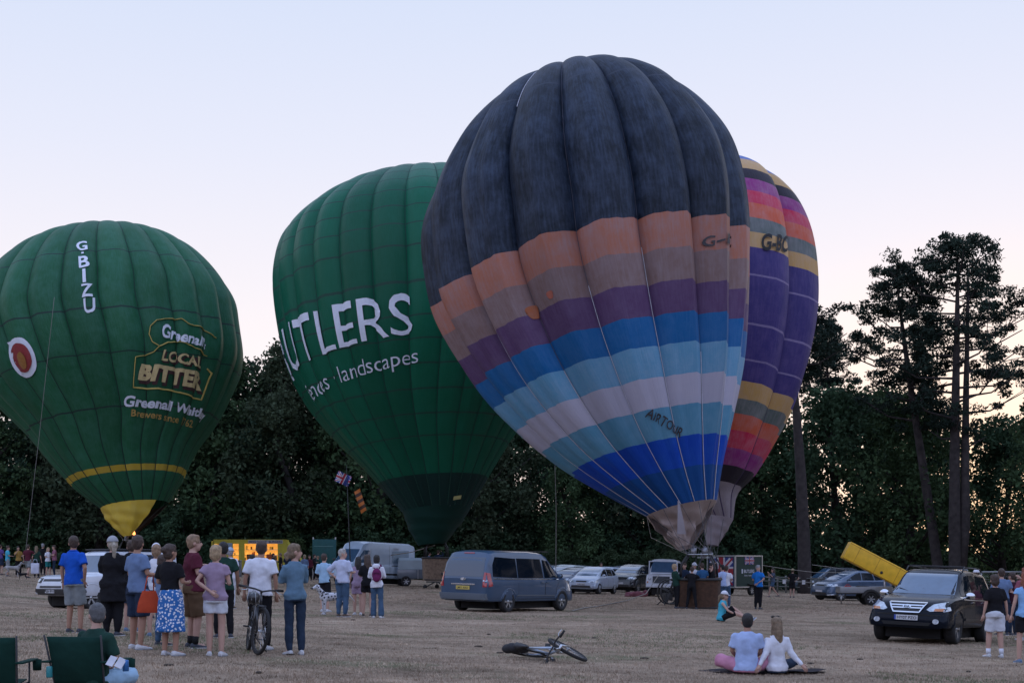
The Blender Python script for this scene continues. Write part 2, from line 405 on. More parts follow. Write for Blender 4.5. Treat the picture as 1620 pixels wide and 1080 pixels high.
# shrubs and undergrowth
def shrub_mesh(seed, w, h, n, per, size=.13):
    R = np.random.RandomState(seed); C = []; rad = []
    for i in range(n):
        a = R.rand()*2*pi; q = R.rand()**.5; C.append((cos(a)*q*w, sin(a)*q*w*.8, h*(.12+.8*R.rand()*(1-.5*q*q)))); rad.append(.35+.35*R.rand())
    V, Q = leaf_cloud(R, C, rad, per, size); me = fast_mesh('crown', V, Q)
    b = MB()
    for c in C[::3]: b.tube([(c[0]*.15, c[1]*.15, -.1), (c[0]*.6, c[1]*.6, c[2]*.5), c], [.06, .04, .015], 5, cap=False)
    return me, b.mesh('stem', BARK)
SH = [shrub_mesh(3, 2.6, 4.2, 60, 130), shrub_mesh(4, 2.2, 3.2, 44, 130), shrub_mesh(6, 3.2, 5.4, 70, 140)]
SH[0][0].materials.append(LITE); SH[1][0].materials.append(LEAF[1]); SH[2][0].materials.append(LEAF[0])
UND = 'dark bushes along the foot of the wood'
for i in range(26):
    px = -60+i*52+R_.random()*20; k = 1+(i % 2)
    t = thing('bush', 'dark bush in the unbroken undergrowth at the foot of the wood', 'bush', gd_at(px, 109+R_.random()*5), R_.random()*6, UND)
    q = .75+.35*R_.random(); t.scale = (q*1.2, q, q)
    link('crown', SH[k][0], t); link('stem', SH[k][1], t)
for px, d, k, q, lab in ((395, 110, 0, .9, 'paler bush behind the left end of the yellow food van'), (432, 111, 0, 1.15, 'tall pale green bush above the middle of the yellow food van'), (470, 110, 0, .95, 'pale bush between the food van and the green sign board'),
                      (1555, 150, 0, 1.5, 'soft green bush in the distance under the glowing sky, left goal side'), (1600, 155, 0, 1.7, 'soft green bush in the distance behind the right hand goal'), (1440, 140, 0, 1.3, 'soft green bush in the distance above the yellow box'), (1350, 118, 0, 1.0, 'pale green bush behind the fence, left of the yellow box'), (1310, 115, 0, .8, 'low pale bush beside the thick pine trunk')):
    t = thing('bush', lab, 'bush', gd_at(px, d), px); t.scale = (q, q, q); link('crown', SH[k][0], t); link('stem', SH[k][1], t)
# clipped hedge behind the parked cars
def hedge():
    R = np.random.RandomState(8); P = []; a = gd_at(862, 100); b = gd_at(1130, 96)
    C = []
    for i in range(150):
        k = R.rand(); p = a.lerp(b, k); C.append((p.x, p.y+R.normal()*.3, G(p.x, p.y)+.3+R.rand()*2.05))
    V, Q = leaf_cloud(R, C, np.full(len(C), .42), 170, .08)
    me = fast_mesh('hedge', V, Q); me.materials.append(leafm('hedge leaf', (.04, .062, .03)))
    link('hedge', me, label='low dark green hedge behind the row of parked cars', cat='hedge')
hedge()
# distant wooded rise closing the horizon
def rise():
    R = np.random.RandomState(2); C = []
    for i in range(700):
        x = -260+520*R.rand(); y = 230+60*R.rand(); C.append((x, y, G(x, y)+1+5*R.rand()*(1+.3*sin(x*.05))))
    V, Q = leaf_cloud(R, C, np.full(len(C), 3.0), 60, .8)
    me = fast_mesh('far_woodland', V, Q); me.materials.append(LITE); link('far_woodland', me, kind='stuff', label='far off woodland seen low between the trunks', cat='woodland')
rise()

# unseen trees added round the field to darken reflections and low sky light
for i in range(46):
    a = radians(20+i*6.9)          # clockwise from the right of the view round behind the camera
    rr_ = 95-34*max(0, sin(a))  # right side drawn in closer so its trees block more sky
    x, y = rr_*sin(a)*(1+.05*sin(i*2.1)), 20+95*cos(a)*(1+.05*cos(i*1.7))
    if y > 20 and abs(x) < .46*y+9: continue
    if y > 90: continue
    o = thing('broadleaf_tree', 'unseen tree added beyond the picture to darken what the car windows reflect', 'tree', (x, y, G(x, y)), i*1.3, 'unseen trees added to block low sky light')
    cm, tm = BROAD[i % 4]; o.scale = (.95, .95, .95 if x > 0 else .7); link('trunk', tm, o); link('crown', cm, o)
# ================================================================== BALLOONS
def fabric(name, col, fade=.25, streak=.15, trans=.12, worn=(.5, .45, .5), spots=None, rough=.55):
    if name in MATS: return MATS[name]
    m = bpy.data.materials.new(name); m.use_nodes = True; MATS[name] = m
    t = m.node_tree; n = t.nodes; L = t.links; b = n['Principled BSDF']
    b.inputs['Roughness'].default_value = rough; b.inputs['Specular IOR Level'].default_value = .2
    uv = n.new('ShaderNodeUVMap'); c = n.new('ShaderNodeTexCoord')
    mp = n.new('ShaderNodeMapping'); mp.inputs['Scale'].default_value = (9, .8, 1); L.new(uv.outputs[0], mp.inputs[0])
    s1 = n.new('ShaderNodeTexNoise'); s1.inputs['Scale'].default_value = 3.5; s1.inputs['Detail'].default_value = 5; L.new(mp.outputs[0], s1.inputs['Vector'])
    s2 = n.new('ShaderNodeTexNoise'); s2.inputs['Scale'].default_value = 1.1; s2.inputs['Detail'].default_value = 9; s2.inputs['Roughness'].default_value = .72; L.new(c.outputs['Object'], s2.inputs['Vector'])
    r1 = ramp(n, [(.42, (0, 0, 0)), (.75, (streak,)*3)]); L.new(s1.outputs[0], r1.inputs[0])
    r2 = ramp(n, [(.4, (0, 0, 0)), (.72, (fade,)*3)]); L.new(s2.outputs[0], r2.inputs[0])
    ad = n.new('ShaderNodeMath'); ad.operation = 'ADD'; ad.use_clamp = True; L.new(r1.outputs[0], ad.inputs[0]); L.new(r2.outputs[0], ad.inputs[1])
    mx = n.new('ShaderNodeMix'); mx.data_type = 'RGBA'; mx.inputs[6].default_value = (*col, 1); mx.inputs[7].default_value = (*worn, 1)
    L.new(ad.outputs[0], mx.inputs['Factor'])
    oi = n.new('ShaderNodeObjectInfo'); pv = n.new('ShaderNodeMapRange'); pv.inputs['To Min'].default_value = .84; pv.inputs['To Max'].default_value = 1.14; L.new(oi.outputs['Random'], pv.inputs['Value'])
    hv = n.new('ShaderNodeHueSaturation'); L.new(mx.outputs[2], hv.inputs['Color']); L.new(pv.outputs[0], hv.inputs['Value']); L.new(hv.outputs[0], b.inputs['Base Color'])
    bp = n.new('ShaderNodeBump'); bp.inputs['Strength'].default_value = .35; bp.inputs['Distance'].default_value = .06
    L.new(s1.outputs[0], bp.inputs['Height']); L.new(bp.outputs[0], b.inputs['Normal'])
    tr = n.new('ShaderNodeBsdfTranslucent'); L.new(mx.outputs[2], tr.inputs[0])
    ms = n.new('ShaderNodeMixShader'); ms.inputs[0].default_value = trans
    L.new(b.outputs[0], ms.inputs[1]); L.new(tr.outputs[0], ms.inputs[2]); L.new(ms.outputs[0], n['Material Output'].inputs[0])
    return m
PRINTW = mat('white print', (.66, .70, .80), .6, var=.06)
class Balloon:
    def __init__(s, name, label, M, d, phi, lam, rows, n, phase, amp, root, fold=0, group=None):
        s.M = M; s.d = d; s.ph = radians(phi); s.lam = radians(lam); s.rows = np.array(rows, float); s.n = n; s.phase = phase; s.amp = amp; s.fold = fold
        s.P = Vector((cos(s.ph), 0, sin(s.ph))); s.A0 = Vector((-sin(s.ph), 0, cos(s.ph)))
        s.B = Vector((0, -cos(s.lam), 0))+s.A0*sin(s.lam)
        s.o = thing(name, label, 'hot air balloon', root, group=group)
        s.inv0 = s.o.location.copy()
        K = len(rows)-1
        s.ts = np.linspace(0, K, 40*K+1); s.vs = np.array([s.row(t)[0] for t in s.ts])
        s.grid = None
    def row(s, t):
        R = s.rows; K = len(R)-1; i = min(K-1, max(0, int(t))); f = t-i
        p1, p2 = R[i], R[i+1]; p0 = R[i-1] if i else 2*p1-p2
        p3 = R[i+2] if i+2 <= K else p2*1.0
        q = .5*((2*p1)+(p2-p0)*f+(2*p0-5*p1+4*p2-p3)*f*f+(3*p1-p0-3*p2+p3)*f**3)
        return q
    def tv(s, v): return float(np.interp(v, s.vs, s.ts))
    def S(s, th, t, off=0):
        v, u, r = s.row(t); r = max(r, 0)
        px = s.M[0]+u*cos(s.ph)-v*sin(s.ph); py = s.M[1]-(u*sin(s.ph)+v*cos(s.ph))
        sc_ = s.d/F; d = s.d+sc_*v*math.tan(s.lam)
        C = W(px, py, d); k = d/F
        x = (th-s.phase)/(2*pi)*s.n; f = x-math.floor(x); g = math.floor(x)
        K = len(s.rows)-1; tt = t/K
        a = s.amp*(1 if tt > .55 else .35+.65*sm(tt/.55))
        bul = 1-a+a*(1-(2*f-1)**2)**.75 if 0 < f < 1 else 1-a
        if s.fold:
            lo = 1-sm((tt-.5)/.35); w_ = sin(pi*f)
            bul += s.fold*lo*w_*(.9*sin(f*9.4+g*2.1+t*.35)+.5*sin(f*23+g*4.7-t*.5))*.02
            bul += s.fold*.006*sin(g*3.1+t*1.7)*w_
        rr = r*bul*k+off
        return C+(s.P*cos(th)+s.B*sin(th))*rr
    def N_(s, th, t, off):
        p = s.S(th, t); e = .01
        a = s.S(th+e, t)-s.S(th-e, t); b = s.S(th, min(t+e, len(s.rows)-1.001))-s.S(th, t-e)
        n = a.cross(b)
        if n.length < 1e-9: return p
        n.normalize()
        if n.dot(s.P*cos(th)+s.B*sin(th)) < -.2: n = -n
        return p+n*off
    def inv(s, px, py):
        if s.grid is None:
            T = np.linspace(.05, len(s.rows)-1.2, 150); H = np.linspace(-.15, pi+.15, 200); s.grid = (H, T, np.zeros((200, 150, 2)))
            for i, h in enumerate(H):
                for j, t in enumerate(T):
                    p = s.S(h, t); s.grid[2][i, j] = (810+p.x/p.y*F, HZ-(p.z-CZ)/p.y*F)
        H, T, Q = s.grid; D = (Q[:, :, 0]-px)**2+(Q[:, :, 1]-py)**2
        i, j = np.unravel_index(np.argmin(D), D.shape); th, t = H[i], T[j]
        def pj(a, b): p = s.S(a, b); return np.array((810+p.x/p.y*F, HZ-(p.z-CZ)/p.y*F))
        for _ in range(3):
            c = pj(th, t); e = .004; J = np.stack([(pj(th+e, t)-c)/e, (pj(th, t+e)-c)/e], 1)
            if abs(np.linalg.det(J)) < 200: break
            st = np.linalg.solve(J, np.array((px, py))-c)
            if abs(st[0]) > .05 or abs(st[1]) > .3: break
            th += st[0]; t += st[1]
        return th, t
    def envelope(s, bands, seams, seam_mat, cols=10, per=9, tape=None, tr=.012, shift=None, twidth=None):
        # bands: [(t_end, material)]; seams: list of t
        K = len(s.rows)-1.0; mats = []
        for _, m in bands:
            if m not in mats: mats.append(m)
        mats.append(seam_mat); si = len(mats)-1
        ts = list(np.linspace(0, K-.001, int(K*per))); sw = .045
        for q in seams: ts += [q-sw/2, q+sw/2]
        ts += [b[0] for b in bands[:-1]]; ts = sorted(t for t in ts if 0 <= t <= K)
        ts = [t for k, t in enumerate(ts) if k == 0 or t-ts[k-1] > 1e-4]
        for g in range(s.n):
            a0 = s.phase+2*pi*g/s.n; V = []; U = []; Fs = []; mi = []
            for t in ts:
                for c in range(cols+1):
                    f = c/cols; f = .5-.5*cos(pi*f) if s.amp > .04 else f
                    V.append(s.S(a0+2*pi*f/s.n, t)-s.inv0); U.append((f+g*3.3, t))
            nc = cols+1
            for j in range(len(ts)-1):
                tm = (ts[j]+ts[j+1])/2
                k = next((i for i, b in enumerate(bands) if tm < b[0]), len(bands)-1); k = mats.index(bands[k][1])
                if any(abs(tm-q) < sw/2 for q in seams): k = si
                for c in range(cols):
                    Fs.append((j*nc+c, j*nc+c+1, (j+1)*nc+c+1, (j+1)*nc+c)); mi.append(k)
            me = bpy.data.meshes.new('gore'); me.from_pydata(V, [], Fs)
            for m in mats: me.materials.append(m)
            me.polygons.foreach_set('material_index', mi); me.polygons.foreach_set('use_smooth', [True]*len(Fs))
            ul = me.uv_layers.new(name='UVMap'); li = np.zeros(len(me.loops), np.int32); me.loops.foreach_get('vertex_index', li)
            ul.data.foreach_set('uv', np.array(U, np.float32)[li].ravel())
            link('gore', me, s.o)
            if tape:
                TT = np.linspace(0, K-.05, 60); MB().tube([s.S(a0, t, .01)-s.inv0 for t in TT], tr, 4, cap=False).build('load_tape', tape, s.o)
    def text(s, st, bl, br, tl, tr, m, name='lettering', bold=0, shear=0, off=.05, cell=.06, space=1, ang=None):
        V, Fs, wd = text2d(st, 1, bold, shear, space); h = .72
        s.quad([(x/wd, y/h) for x, y in V], Fs, bl, br, tl, tr, m, name, off, cell/2, ang)
    def quad(s, V, Fs, bl, br, tl, tr, m, name, off=.05, cell=.05, ang=None):
        V2, F2, _ = gridcut(V, Fs, cell)
        q = [s.inv(*p) if p[1] > 20 else p for p in (bl, br, tl, tr)]
        out = []
        for x, y in V2:
            th = (1-y)*((1-x)*q[0][0]+x*q[1][0])+y*((1-x)*q[2][0]+x*q[3][0])
            t = (1-y)*((1-x)*q[0][1]+x*q[1][1])+y*((1-x)*q[2][1]+x*q[3][1])
            out.append(s.N_(th, t, off)-s.inv0)
        b = MB(); b.add(out, F2, 0, True); return b.build(name, m, s.o)
    def cables(s, ring, tgt, m, n=8, t=0, r=.012):
        for k in range(n):
            th = s.phase+2*pi*k/n; p = s.S(th, t)-s.inv0; q = Vector(tgt[k % len(tgt)])-s.inv0
            mid = p.lerp(q, .5)+Vector((0, 0, -.06)); MB().tube([p, mid, q], r, 4, cap=False).build('cable', m, s.o)
    def line(s, pts, w_, m, name):   # ribbon printed along pixel points
        Q = [s.inv(*p) for p in pts]; P = []
        for i in range(len(Q)-1):
            for k in range(8):
                f = k/8; P.append((Q[i][0]*(1-f)+Q[i+1][0]*f, Q[i][1]*(1-f)+Q[i+1][1]*f))
        P.append(Q[-1]); MB().tube([s.N_(a, b, .04)-s.inv0 for a, b in P], w_, 5, flat=.5).build(name, m, s.o)
def wicker(name, col):
    if name in MATS: return MATS[name]
    m = mat(name, col, .85, var=.3, scale=8); t = m.node_tree; n = t.nodes; L = t.links
    wv = n.new('ShaderNodeTexWave'); wv.bands_direction = 'Z'; wv.inputs['Scale'].default_value = 9; wv.inputs['Distortion'].default_value = 1.5
    c = n.new('ShaderNodeTexCoord'); L.new(c.outputs['Object'], wv.inputs['Vector'])
    bp = n.new('ShaderNodeBump'); bp.inputs['Distance'].default_value = .03; L.new(wv.outputs[0], bp.inputs['Height']); L.new(bp.outputs[0], n['Principled BSDF'].inputs['Normal'])
    return m
STEEL = mat('brushed steel', (.5, .52, .55), .35, 1, var=.1)
DARKM = mat('black leather', (.025, .024, .026), .6, var=.2)
ROPE = mat('pale rope', (.27, .25, .22), .9, var=.2)
def basket(par, base, rz, L, Wd, H, wm, cells=2, burn=2, flame=False, top=1.0):
    R = Matrix.Translation(Vector(base)-par.location) @ Matrix.Rotation(rz, 4, 'Z')
    def B(): b = MB(); b.M = R; return b
    sk = B(); n = 26
    rings = []
    for z, e in ((.06, -.03), (.3, 0), (H*.6, .01), (H, .03)):
        ring = []
        for k in range(n*2):
            a = 2*pi*k/(n*2); c, s_ = cos(a), sin(a)
            ring.append(((L/2+e)*(abs(c)**.28)*(1 if c > 0 else -1), (Wd/2+e)*(abs(s_)**.28)*(1 if s_ > 0 else -1), z))
        rings.append(ring)
    sk.loft(rings, smooth=True, cap=False)
    bk = sk.build('basket', wm, par)
    f = B(); f.box((0, 0, .05), (L-.06, Wd-.06, .06), bev=.02); f.build('basket_floor', DARKM, bk)
    for q in (-1, 1):
        rn = B(); rn.box((0, q*Wd*.3, .02), (L+.04, .08, .05), bev=.015); rn.build('runner', mat('ash wood', (.25, .17, .1), .7), bk)
    rm = B(); rm.tube([((L/2+.03)*(abs(cos(a))**.28)*(1 if cos(a) > 0 else -1), (Wd/2+.03)*(abs(sin(a))**.28)*(1 if sin(a) > 0 else -1), H) for a in [2*pi*k/44 for k in range(45)]], .055, 8); rm.build('padded_rim', DARKM, bk)
    if cells > 1:
        dv = B(); dv.box((-L*.18, 0, H*.5), (.05, Wd-.06, H*.94)); dv.build('partition', wm, bk)
    fh = H+top; corner = []
    for x in (-1, 1):
        for y in (-1, 1):
            u = B(); p = (x*L*.42, y*Wd*.42, H); q = (x*L*.26, y*Wd*.3, fh)
            u.tube([p, (x*L*.40, y*Wd*.4, H+top*.6), q], [.045, .045, .03], 7); u.build('upright', DARKM, par); corner.append(R @ Vector(q)+par.location)
    fr = B(); fr.tube([(L*.28*(abs(cos(a))**.4)*(1 if cos(a) > 0 else -1), Wd*.34*(abs(sin(a))**.4)*(1 if sin(a) > 0 else -1), fh) for a in [2*pi*k/32 for k in range(33)]], .025, 6)
    fr.tube([(-L*.28, 0, fh), (L*.28, 0, fh)], .02, 6); fr.build('burner_frame', STEEL, par)
    for k in range(burn):
        x = (k-(burn-1)/2)*.42; c = B(); c.lathe([(.05, fh-.12), (.10, fh+.02), (.115, fh+.08), (.115, fh+.26), (.105, fh+.26), (.10, fh+.08)], 16, 'z', c=(x, 0, 0))
        for j in range(5): c.lathe([(.085-.01*j, fh+.12+.04*j), (.095-.01*j, fh+.135+.04*j), (.085-.01*j, fh+.15+.04*j)], 14, 'z', c=(x, 0, 0))
        bb = c.build('burner', mat('dull burner steel', (.22, .22, .24), .45, .8), par)
        if flame:
            fl = B(); fl.lathe([(.05, fh+.3), (.10, fh+.36), (.07, fh+.46), (.02, fh+.58)], 9, 'z', c=(x, 0, 0)); fl.build('flame', mat('flame', (.9, .4, .1), emit=(1, .35, .1), em=2.2), bb)
    return corner

# ---- large faded navy and striped balloon in the middle
D1 = 54.0
root = gp(1106, 962)
A = Balloon('hot_air_balloon', 'largest balloon, faded navy top over orange, purple, blue and white bands', (1080, 800), D1, 12, 7,
            [(-4, -2, 56), (44, -20, 93), (110, -40, 142), (190, -55, 190), (265, -64, 223), (358, -68, 251), (435, -62, 257), (505, -58, 250), (562, -52, 226), (622, -45, 184), (664, -40, 136), (690, -38, 86), (704, -36, 38), (708, -36, 0)],
            16, .125, .12, root, fold=1.0)
wn = (.16, .19, .30)
C_ = dict(navy=fabric('navy ripstop', (.006, .011, .020), .60, .40, .04, (.052, .075, .125)), orange=fabric('faded orange ripstop', (.40, .15, .095), .5, .3, .12, (.32, .25, .27)),
          taupe=fabric('faded taupe ripstop', (.22, .14, .13), .5, .3, .12, (.32, .26, .29)), purple=fabric('faded purple ripstop', (.10, .05, .13), .5, .25, .12, (.17, .12, .22)),
          blue=fabric('mid blue ripstop', (.008, .12, .34), .35, .2, .14, (.07, .19, .42)), lblue=fabric('light blue ripstop', (.12, .33, .52), .5, .25, .14, (.28, .43, .60)),
          white=fabric('lilac white ripstop', (.46, .45, .57), .5, .3, .16, (.54, .52, .62)), teal=fabric('dull light blue ripstop', (.09, .28, .43), .5, .25, .14, (.20, .38, .54)),
          royal=fabric('royal blue ripstop', (.006, .06, .46), .3, .2, .14, (.03, .16, .52)), deep=fabric('deep blue ripstop', (.006, .065, .26), .3, .2, .1, (.02, .12, .34)))
pts = [(1062, 742), (1062, 692), (1062, 643), (1060, 594), (1060, 543), (1058, 495), (1040, 447), (1030, 397), (1015, 345)]
T = [A.inv(*p)[1] for p in pts]
mm = ['deep', 'royal', 'teal', 'white', 'lblue', 'blue', 'purple', 'taupe', 'orange', 'navy']
A.envelope([((T[i] if i < 9 else 99), C_[mm[i]]) for i in range(10)], [8.9, 10.1], mat('navy seam', (.02, .028, .05), .7), cols=14, per=11, tape=mat('weathered tape', (.10, .10, .13), .8), tr=.016)
# pale ropes over the lower envelope
WR = mat('white tape', (.60, .60, .68), .7)
for k in range(16):
    th = A.phase+2*pi*k/16
    if sin(th) > -.3:
        MB().tube([A.S(th, t, .045)-A.inv0 for t in np.linspace(0, 4.2+1.1*sin(k*2.3), 30)], .013, 4, cap=False).build('rope', WR, A.o)
MB().tube([A.S(A.phase+2*pi*4/16+.37, t, .05)-A.inv0 for t in np.linspace(8.6, 12.2, 30)], .016, 4, cap=False).build('rope', WR, A.o)
BLK = mat('black print', (.035, .033, .04), .7)
A.text('G-BO', (1110, 392), (1147, 395), (1110, 376), (1147, 379), BLK, bold=.015)
A.text('AIRTOUR', (1020, 658), (1076, 692), (1027, 643), (1082, 678), BLK, bold=.012)
for (px, py, rr, cc) in ((846, 494, 11, (.42, .12, .04)), (871, 466, 6, (.5, .12, .07))):
    th0, t0 = A.inv(px, py); w0 = rr/250*1.0
    V = [(cos(a)*(1+.12*sin(3*a)), sin(a)*(1+.15*cos(2*a))) for a in [2*pi*k/18 for k in range(18)]]
    V2, F2, _ = gridcut(V, [tuple(range(18))], .3)
    MB().add([A.N_(th0+x*w0, t0+y*rr/95, .03)-A.inv0 for x, y in V2], F2, 0, True).build('repair_patch', fabric('patch %d' % px, cc, .4, .2, .1, (.3, .22, .2)), A.o)
corn = basket(A.o, root, radians(-14), 1.55, 1.15, 1.12, wicker('brown wicker', (.10, .048, .026)), 2, 2, top=.95)
# collapsed cloth scoop under the mouth
def scoop(bal, th0, th1, end, r_end, m, drop=0, n=34, k=16, wrinkle=.06, t0=0, back=False):
    rings = []
    for j in range(k+1):
        f = j/k; ring = []
        for i in range(n+1):
            g = i/n; th = th0+(th1-th0)*g
            p = bal.S(th, t0, .02)
            q = Vector(end)+(bal.P*cos(th)+bal.B*sin(th))*r_end
            x = p.lerp(q, f); sag = sin(pi*f)
            x += (bal.P*cos(th)+bal.B*sin(th))*sag*(drop+wrinkle*sin(g*23+f*5)+wrinkle*.7*sin(f*19+g*9))
            ring.append(x-bal.inv0)
        rings.append(ring)
    b = MB(); b.loft(rings, cap=False, closed=False); return b.build('scoop', m, bal.o)
SC = fabric('grey brown scoop cloth', (.38, .29, .26), .5, .3, .15, (.48, .41, .40))
scoop(A, .15, pi+.05, W(1082, 864, D1-.2), .22, SC, -.22, wrinkle=.12)
scoop(A, pi-.1, 2*pi+.1, W(1084, 868, D1+.2), .25, SC, .1)
fl = MB(); q0 = A.S(1.72, .1, .1)-A.inv0
fl.loft([[q0+Vector((dx*(.03+.11*z)+.1*z, -.02-.05*abs(dx)-.08*sin(z*3), -z)) for dx in (-1, -.3, .4, 1)] for z in (0, .3, .7, 1.0, 1.25)], cap=False, closed=False)
fl.build('loose_cloth_strip', fabric('pale cloth strip', (.36, .33, .36), .3, .2, .2), A.o)
A.cables(None, corn, mat('thin steel cable', (.10, .10, .11), .5), 12, 0, .011)
for dx in (-60, -30, 18, 36):    # hanging control lines
    a = W(1080+dx, 800, D1); MB().tube([a-A.inv0, W(1080+dx*.9, 850, D1)-A.inv0+Vector((.1, 0, 0)), corn[0]-A.inv0 if dx < 0 else corn[3]-A.inv0], .01, 4).build('control_line', ROPE, A.o)

# ---- green lettered balloon, second from the left
root = gd_at(690, 77); root.z += .45
Bb = Balloon('hot_air_balloon', 'bright green balloon in the middle with large white lettering and a dark lower band', (690, 800), 77, 4, 5,
             [(-6, 0, 54), (58, -3, 101), (103, -6, 137), (153, -5, 176), (205, 0, 208), (256, 5, 228), (337, 9, 240), (386, 10, 236), (428, 12, 221), (460, 14, 190), (486, 16, 149), (503, 18, 103), (511, 19, 54), (514, 19, 0)],
             28, .060, .045, root, fold=.35)
GR = fabric('emerald ripstop', (.004, .105, .055), .18, .12, .10, (.02, .17, .12), rough=.45)
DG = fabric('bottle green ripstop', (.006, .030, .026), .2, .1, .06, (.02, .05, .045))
tb = Bb.inv(712, 747)[1]
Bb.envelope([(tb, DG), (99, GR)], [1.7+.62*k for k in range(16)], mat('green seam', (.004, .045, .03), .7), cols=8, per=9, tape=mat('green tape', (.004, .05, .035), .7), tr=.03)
Bb.text('BUTLERS', (3.03, Bb.inv(560, 555)[1]), (654, 527), (3.03, Bb.inv(545, 470)[1]), (651, 459), PRINTW, bold=.0, off=.07, cell=.04)
Bb.text('fences · landscapes', (2.76, Bb.inv(600, 605)[1]), (662, 572), (2.74, Bb.inv(590, 575)[1]), (661, 548), PRINTW, bold=-.006, off=.07, cell=.03)
scoop(Bb, -.1, 2*pi+.1-.2, W(683, 862, 77), .75, fabric('scoop green', (.006, .04, .032), .2, .1, .08, (.02, .05, .04)), .05, wrinkle=.04, n=50)
Bb.quad([(0, 0), (1, 0), (1, 1), (0, 1)], [(0, 1, 2, 3)], (716, 790), (728, 788), (717, 784), (729, 782), mat('yellow label', (.5, .48, .2), .6), 'maker_label', .06, .3)
corn = basket(Bb.o, root, radians(10), 1.45, 1.1, 1.25, wicker('tan wicker', (.32, .22, .15)), 1, 2, flame=True, top=.95)
Bb.cables(None, corn, MATS['thin steel cable'], 12, 0, .012)
for x, z in ((-.33, .35), (.37, .35), (-.33, .85)):
    MB().box((x, -.57, z+.02), (.16, .06, .14), bev=.02).build('foot_hole', DARKM, Bb.o)

# ---- dark green balloon at the left edge
root = gd_at(206, 82)
Cc = Balloon('hot_air_balloon', 'dark green balloon at the left with gold and white brewery lettering, yellow scoop', (213, 797), 82, 7, 6,
             [(-3, 0, 52), (30, -5, 81), (75, -8, 111), (122, -2, 146), (175, -6, 184), (215, -8, 204), (270, -14, 211), (308, -11, 204), (348, -9, 182), (386, -5, 148), (410, -1, 111), (425, 2, 68), (431, 3, 29), (433, 3, 0)],
             24, .010, .06, root, fold=.5)
G2 = fabric('weathered green ripstop', (.016, .105, .046), .5, .3, .10, (.05, .17, .12))
YL = fabric('yellow ripstop', (.58, .40, .04), .3, .2, .2, (.4, .33, .14))
y1, y2 = Cc.inv(210, 743)[1], Cc.inv(210, 733)[1]
Cc.envelope([(y1, G2), (y2, YL), (99, G2)], [Cc.inv(215, 555)[1]+.0, Cc.inv(215, 487)[1], Cc.inv(215, 397)[1], Cc.inv(215, 640)[1]], mat('dark green seam', (.006, .03, .024), .7), cols=10, per=9, tape=mat('dark green tape', (.006, .028, .022), .7), tr=.03)
for k, (ch, x, y0, y1_) in enumerate((('G', 130, 397, 383), ('-', 131, 408, 400), ('B', 133, 424, 406), ('I', 134, 447, 426), ('Z', 138, 470, 450), ('U', 142, 495, 472))):
    h = 8.5
    if ch == '-': Cc.quad([(0, 0), (1, 0), (1, 1), (0, 1)], [(0, 1, 2, 3)], (x-2, 402.5), (x+2, 402), (x-2, 400), (x+2, 399.5), PRINTW, 'lettering', .06, .3)
    else:
        w_ = 2.2 if ch == 'I' else h
        Cc.text(ch, (x-w_, y0), (x+w_, y0-1), (x-w_-1, y1_), (x+w_-1, y1_-1), PRINTW, bold=.02, off=.06)
GOLD = mat('gold print', (.50, .38, .10), .6); GOLD2 = mat('pale gold print', (.60, .48, .24), .6); MAR = mat('maroon print', (.05, .02, .022), .7); BRN = mat('brown print', (.40, .27, .08), .7)
Cc.text('Greenall\'s', (254, 531), (323, 553), (257, 510), (327, 540), PRINTW, bold=.03, off=.07)
for dx, dy, mt, of in ((2, 4, MAR, .055), (0, 0, GOLD2, .075)):
    Cc.text('LOCAL', (254+dx, 568+dy), (315+dx, 582+dy), (259+dx, 552+dy), (317+dx, 566+dy), mt, bold=.03, off=of)
    Cc.text('BITTER', (217+dx, 598+dy*1.5), (318+dx, 616+dy*1.5), (223+dx, 575+dy*1.5), (322+dx, 592+dy*1.5), mt, bold=.05, off=of)
Cc.text('Greenall Whitley', (195, 642), (321, 664), (197, 625), (325, 652), PRINTW, bold=.035, off=.07, cell=.03)
Cc.text('Brewers since 1762', (207, 657), (303, 675), (208, 646), (305, 664), BRN, bold=.02, off=.07, cell=.03)
Cc.line([(287, 504), (265, 504), (248, 506), (238, 516), (236, 528), (241, 540), (252, 547), (265, 541), (285, 540), (305, 548), (327, 563)], .055, GOLD, 'scroll_border')
Cc.line([(287, 504), (300, 513), (320, 522), (342, 535)], .055, GOLD, 'scroll_border')
Cc.line([(252, 547), (244, 556), (232, 561), (214, 564), (211, 612), (270, 617), (318, 632), (330, 600), (335, 590), (327, 583)], .055, GOLD, 'scroll_border')
# emblem
def oval(c, rx, ry, rot, m, name, off):
    V = [(cos(a), sin(a)) for a in [2*pi*k/28 for k in range(28)]]; V2, F2, _ = gridcut(V, [tuple(range(28))], .25)
    P = [Cc.N_(*Cc.inv(c[0]+cos(rot)*x*rx-sin(rot)*y*ry, c[1]+sin(rot)*x*rx+cos(rot)*y*ry), off)-Cc.inv0 for x, y in V2]
    MB().add(P, F2, 0, True).build(name, m, Cc.o)
oval((36, 565), 20, 33, -.35, PRINTW, 'emblem_ring', .06)
oval((35, 565), 14, 24, -.35, mat('red print', (.24, .025, .03), .6), 'emblem', .09)
oval((37, 569), 6, 14, -.3, mat('ochre print', (.30, .13, .03), .6), 'emblem_figure', .12)
scoop(Cc, pi*.2, pi*1.06, W(203, 848, 80.5), .25, YL, .15, wrinkle=.07, n=40)
scoop(Cc, pi*1.02, pi*1.9, W(205, 848, 82.5), .25, mat('brown lining', (.09, .06, .05), .8), .05, n=30)
corn = basket(Cc.o, root, .3, 1.5, 1.1, 1.15, MATS['brown wicker'], 1, 2, flame=True, top=1.05)
Cc.cables(None, corn, MATS['thin steel cable'], 10, 0, .012)

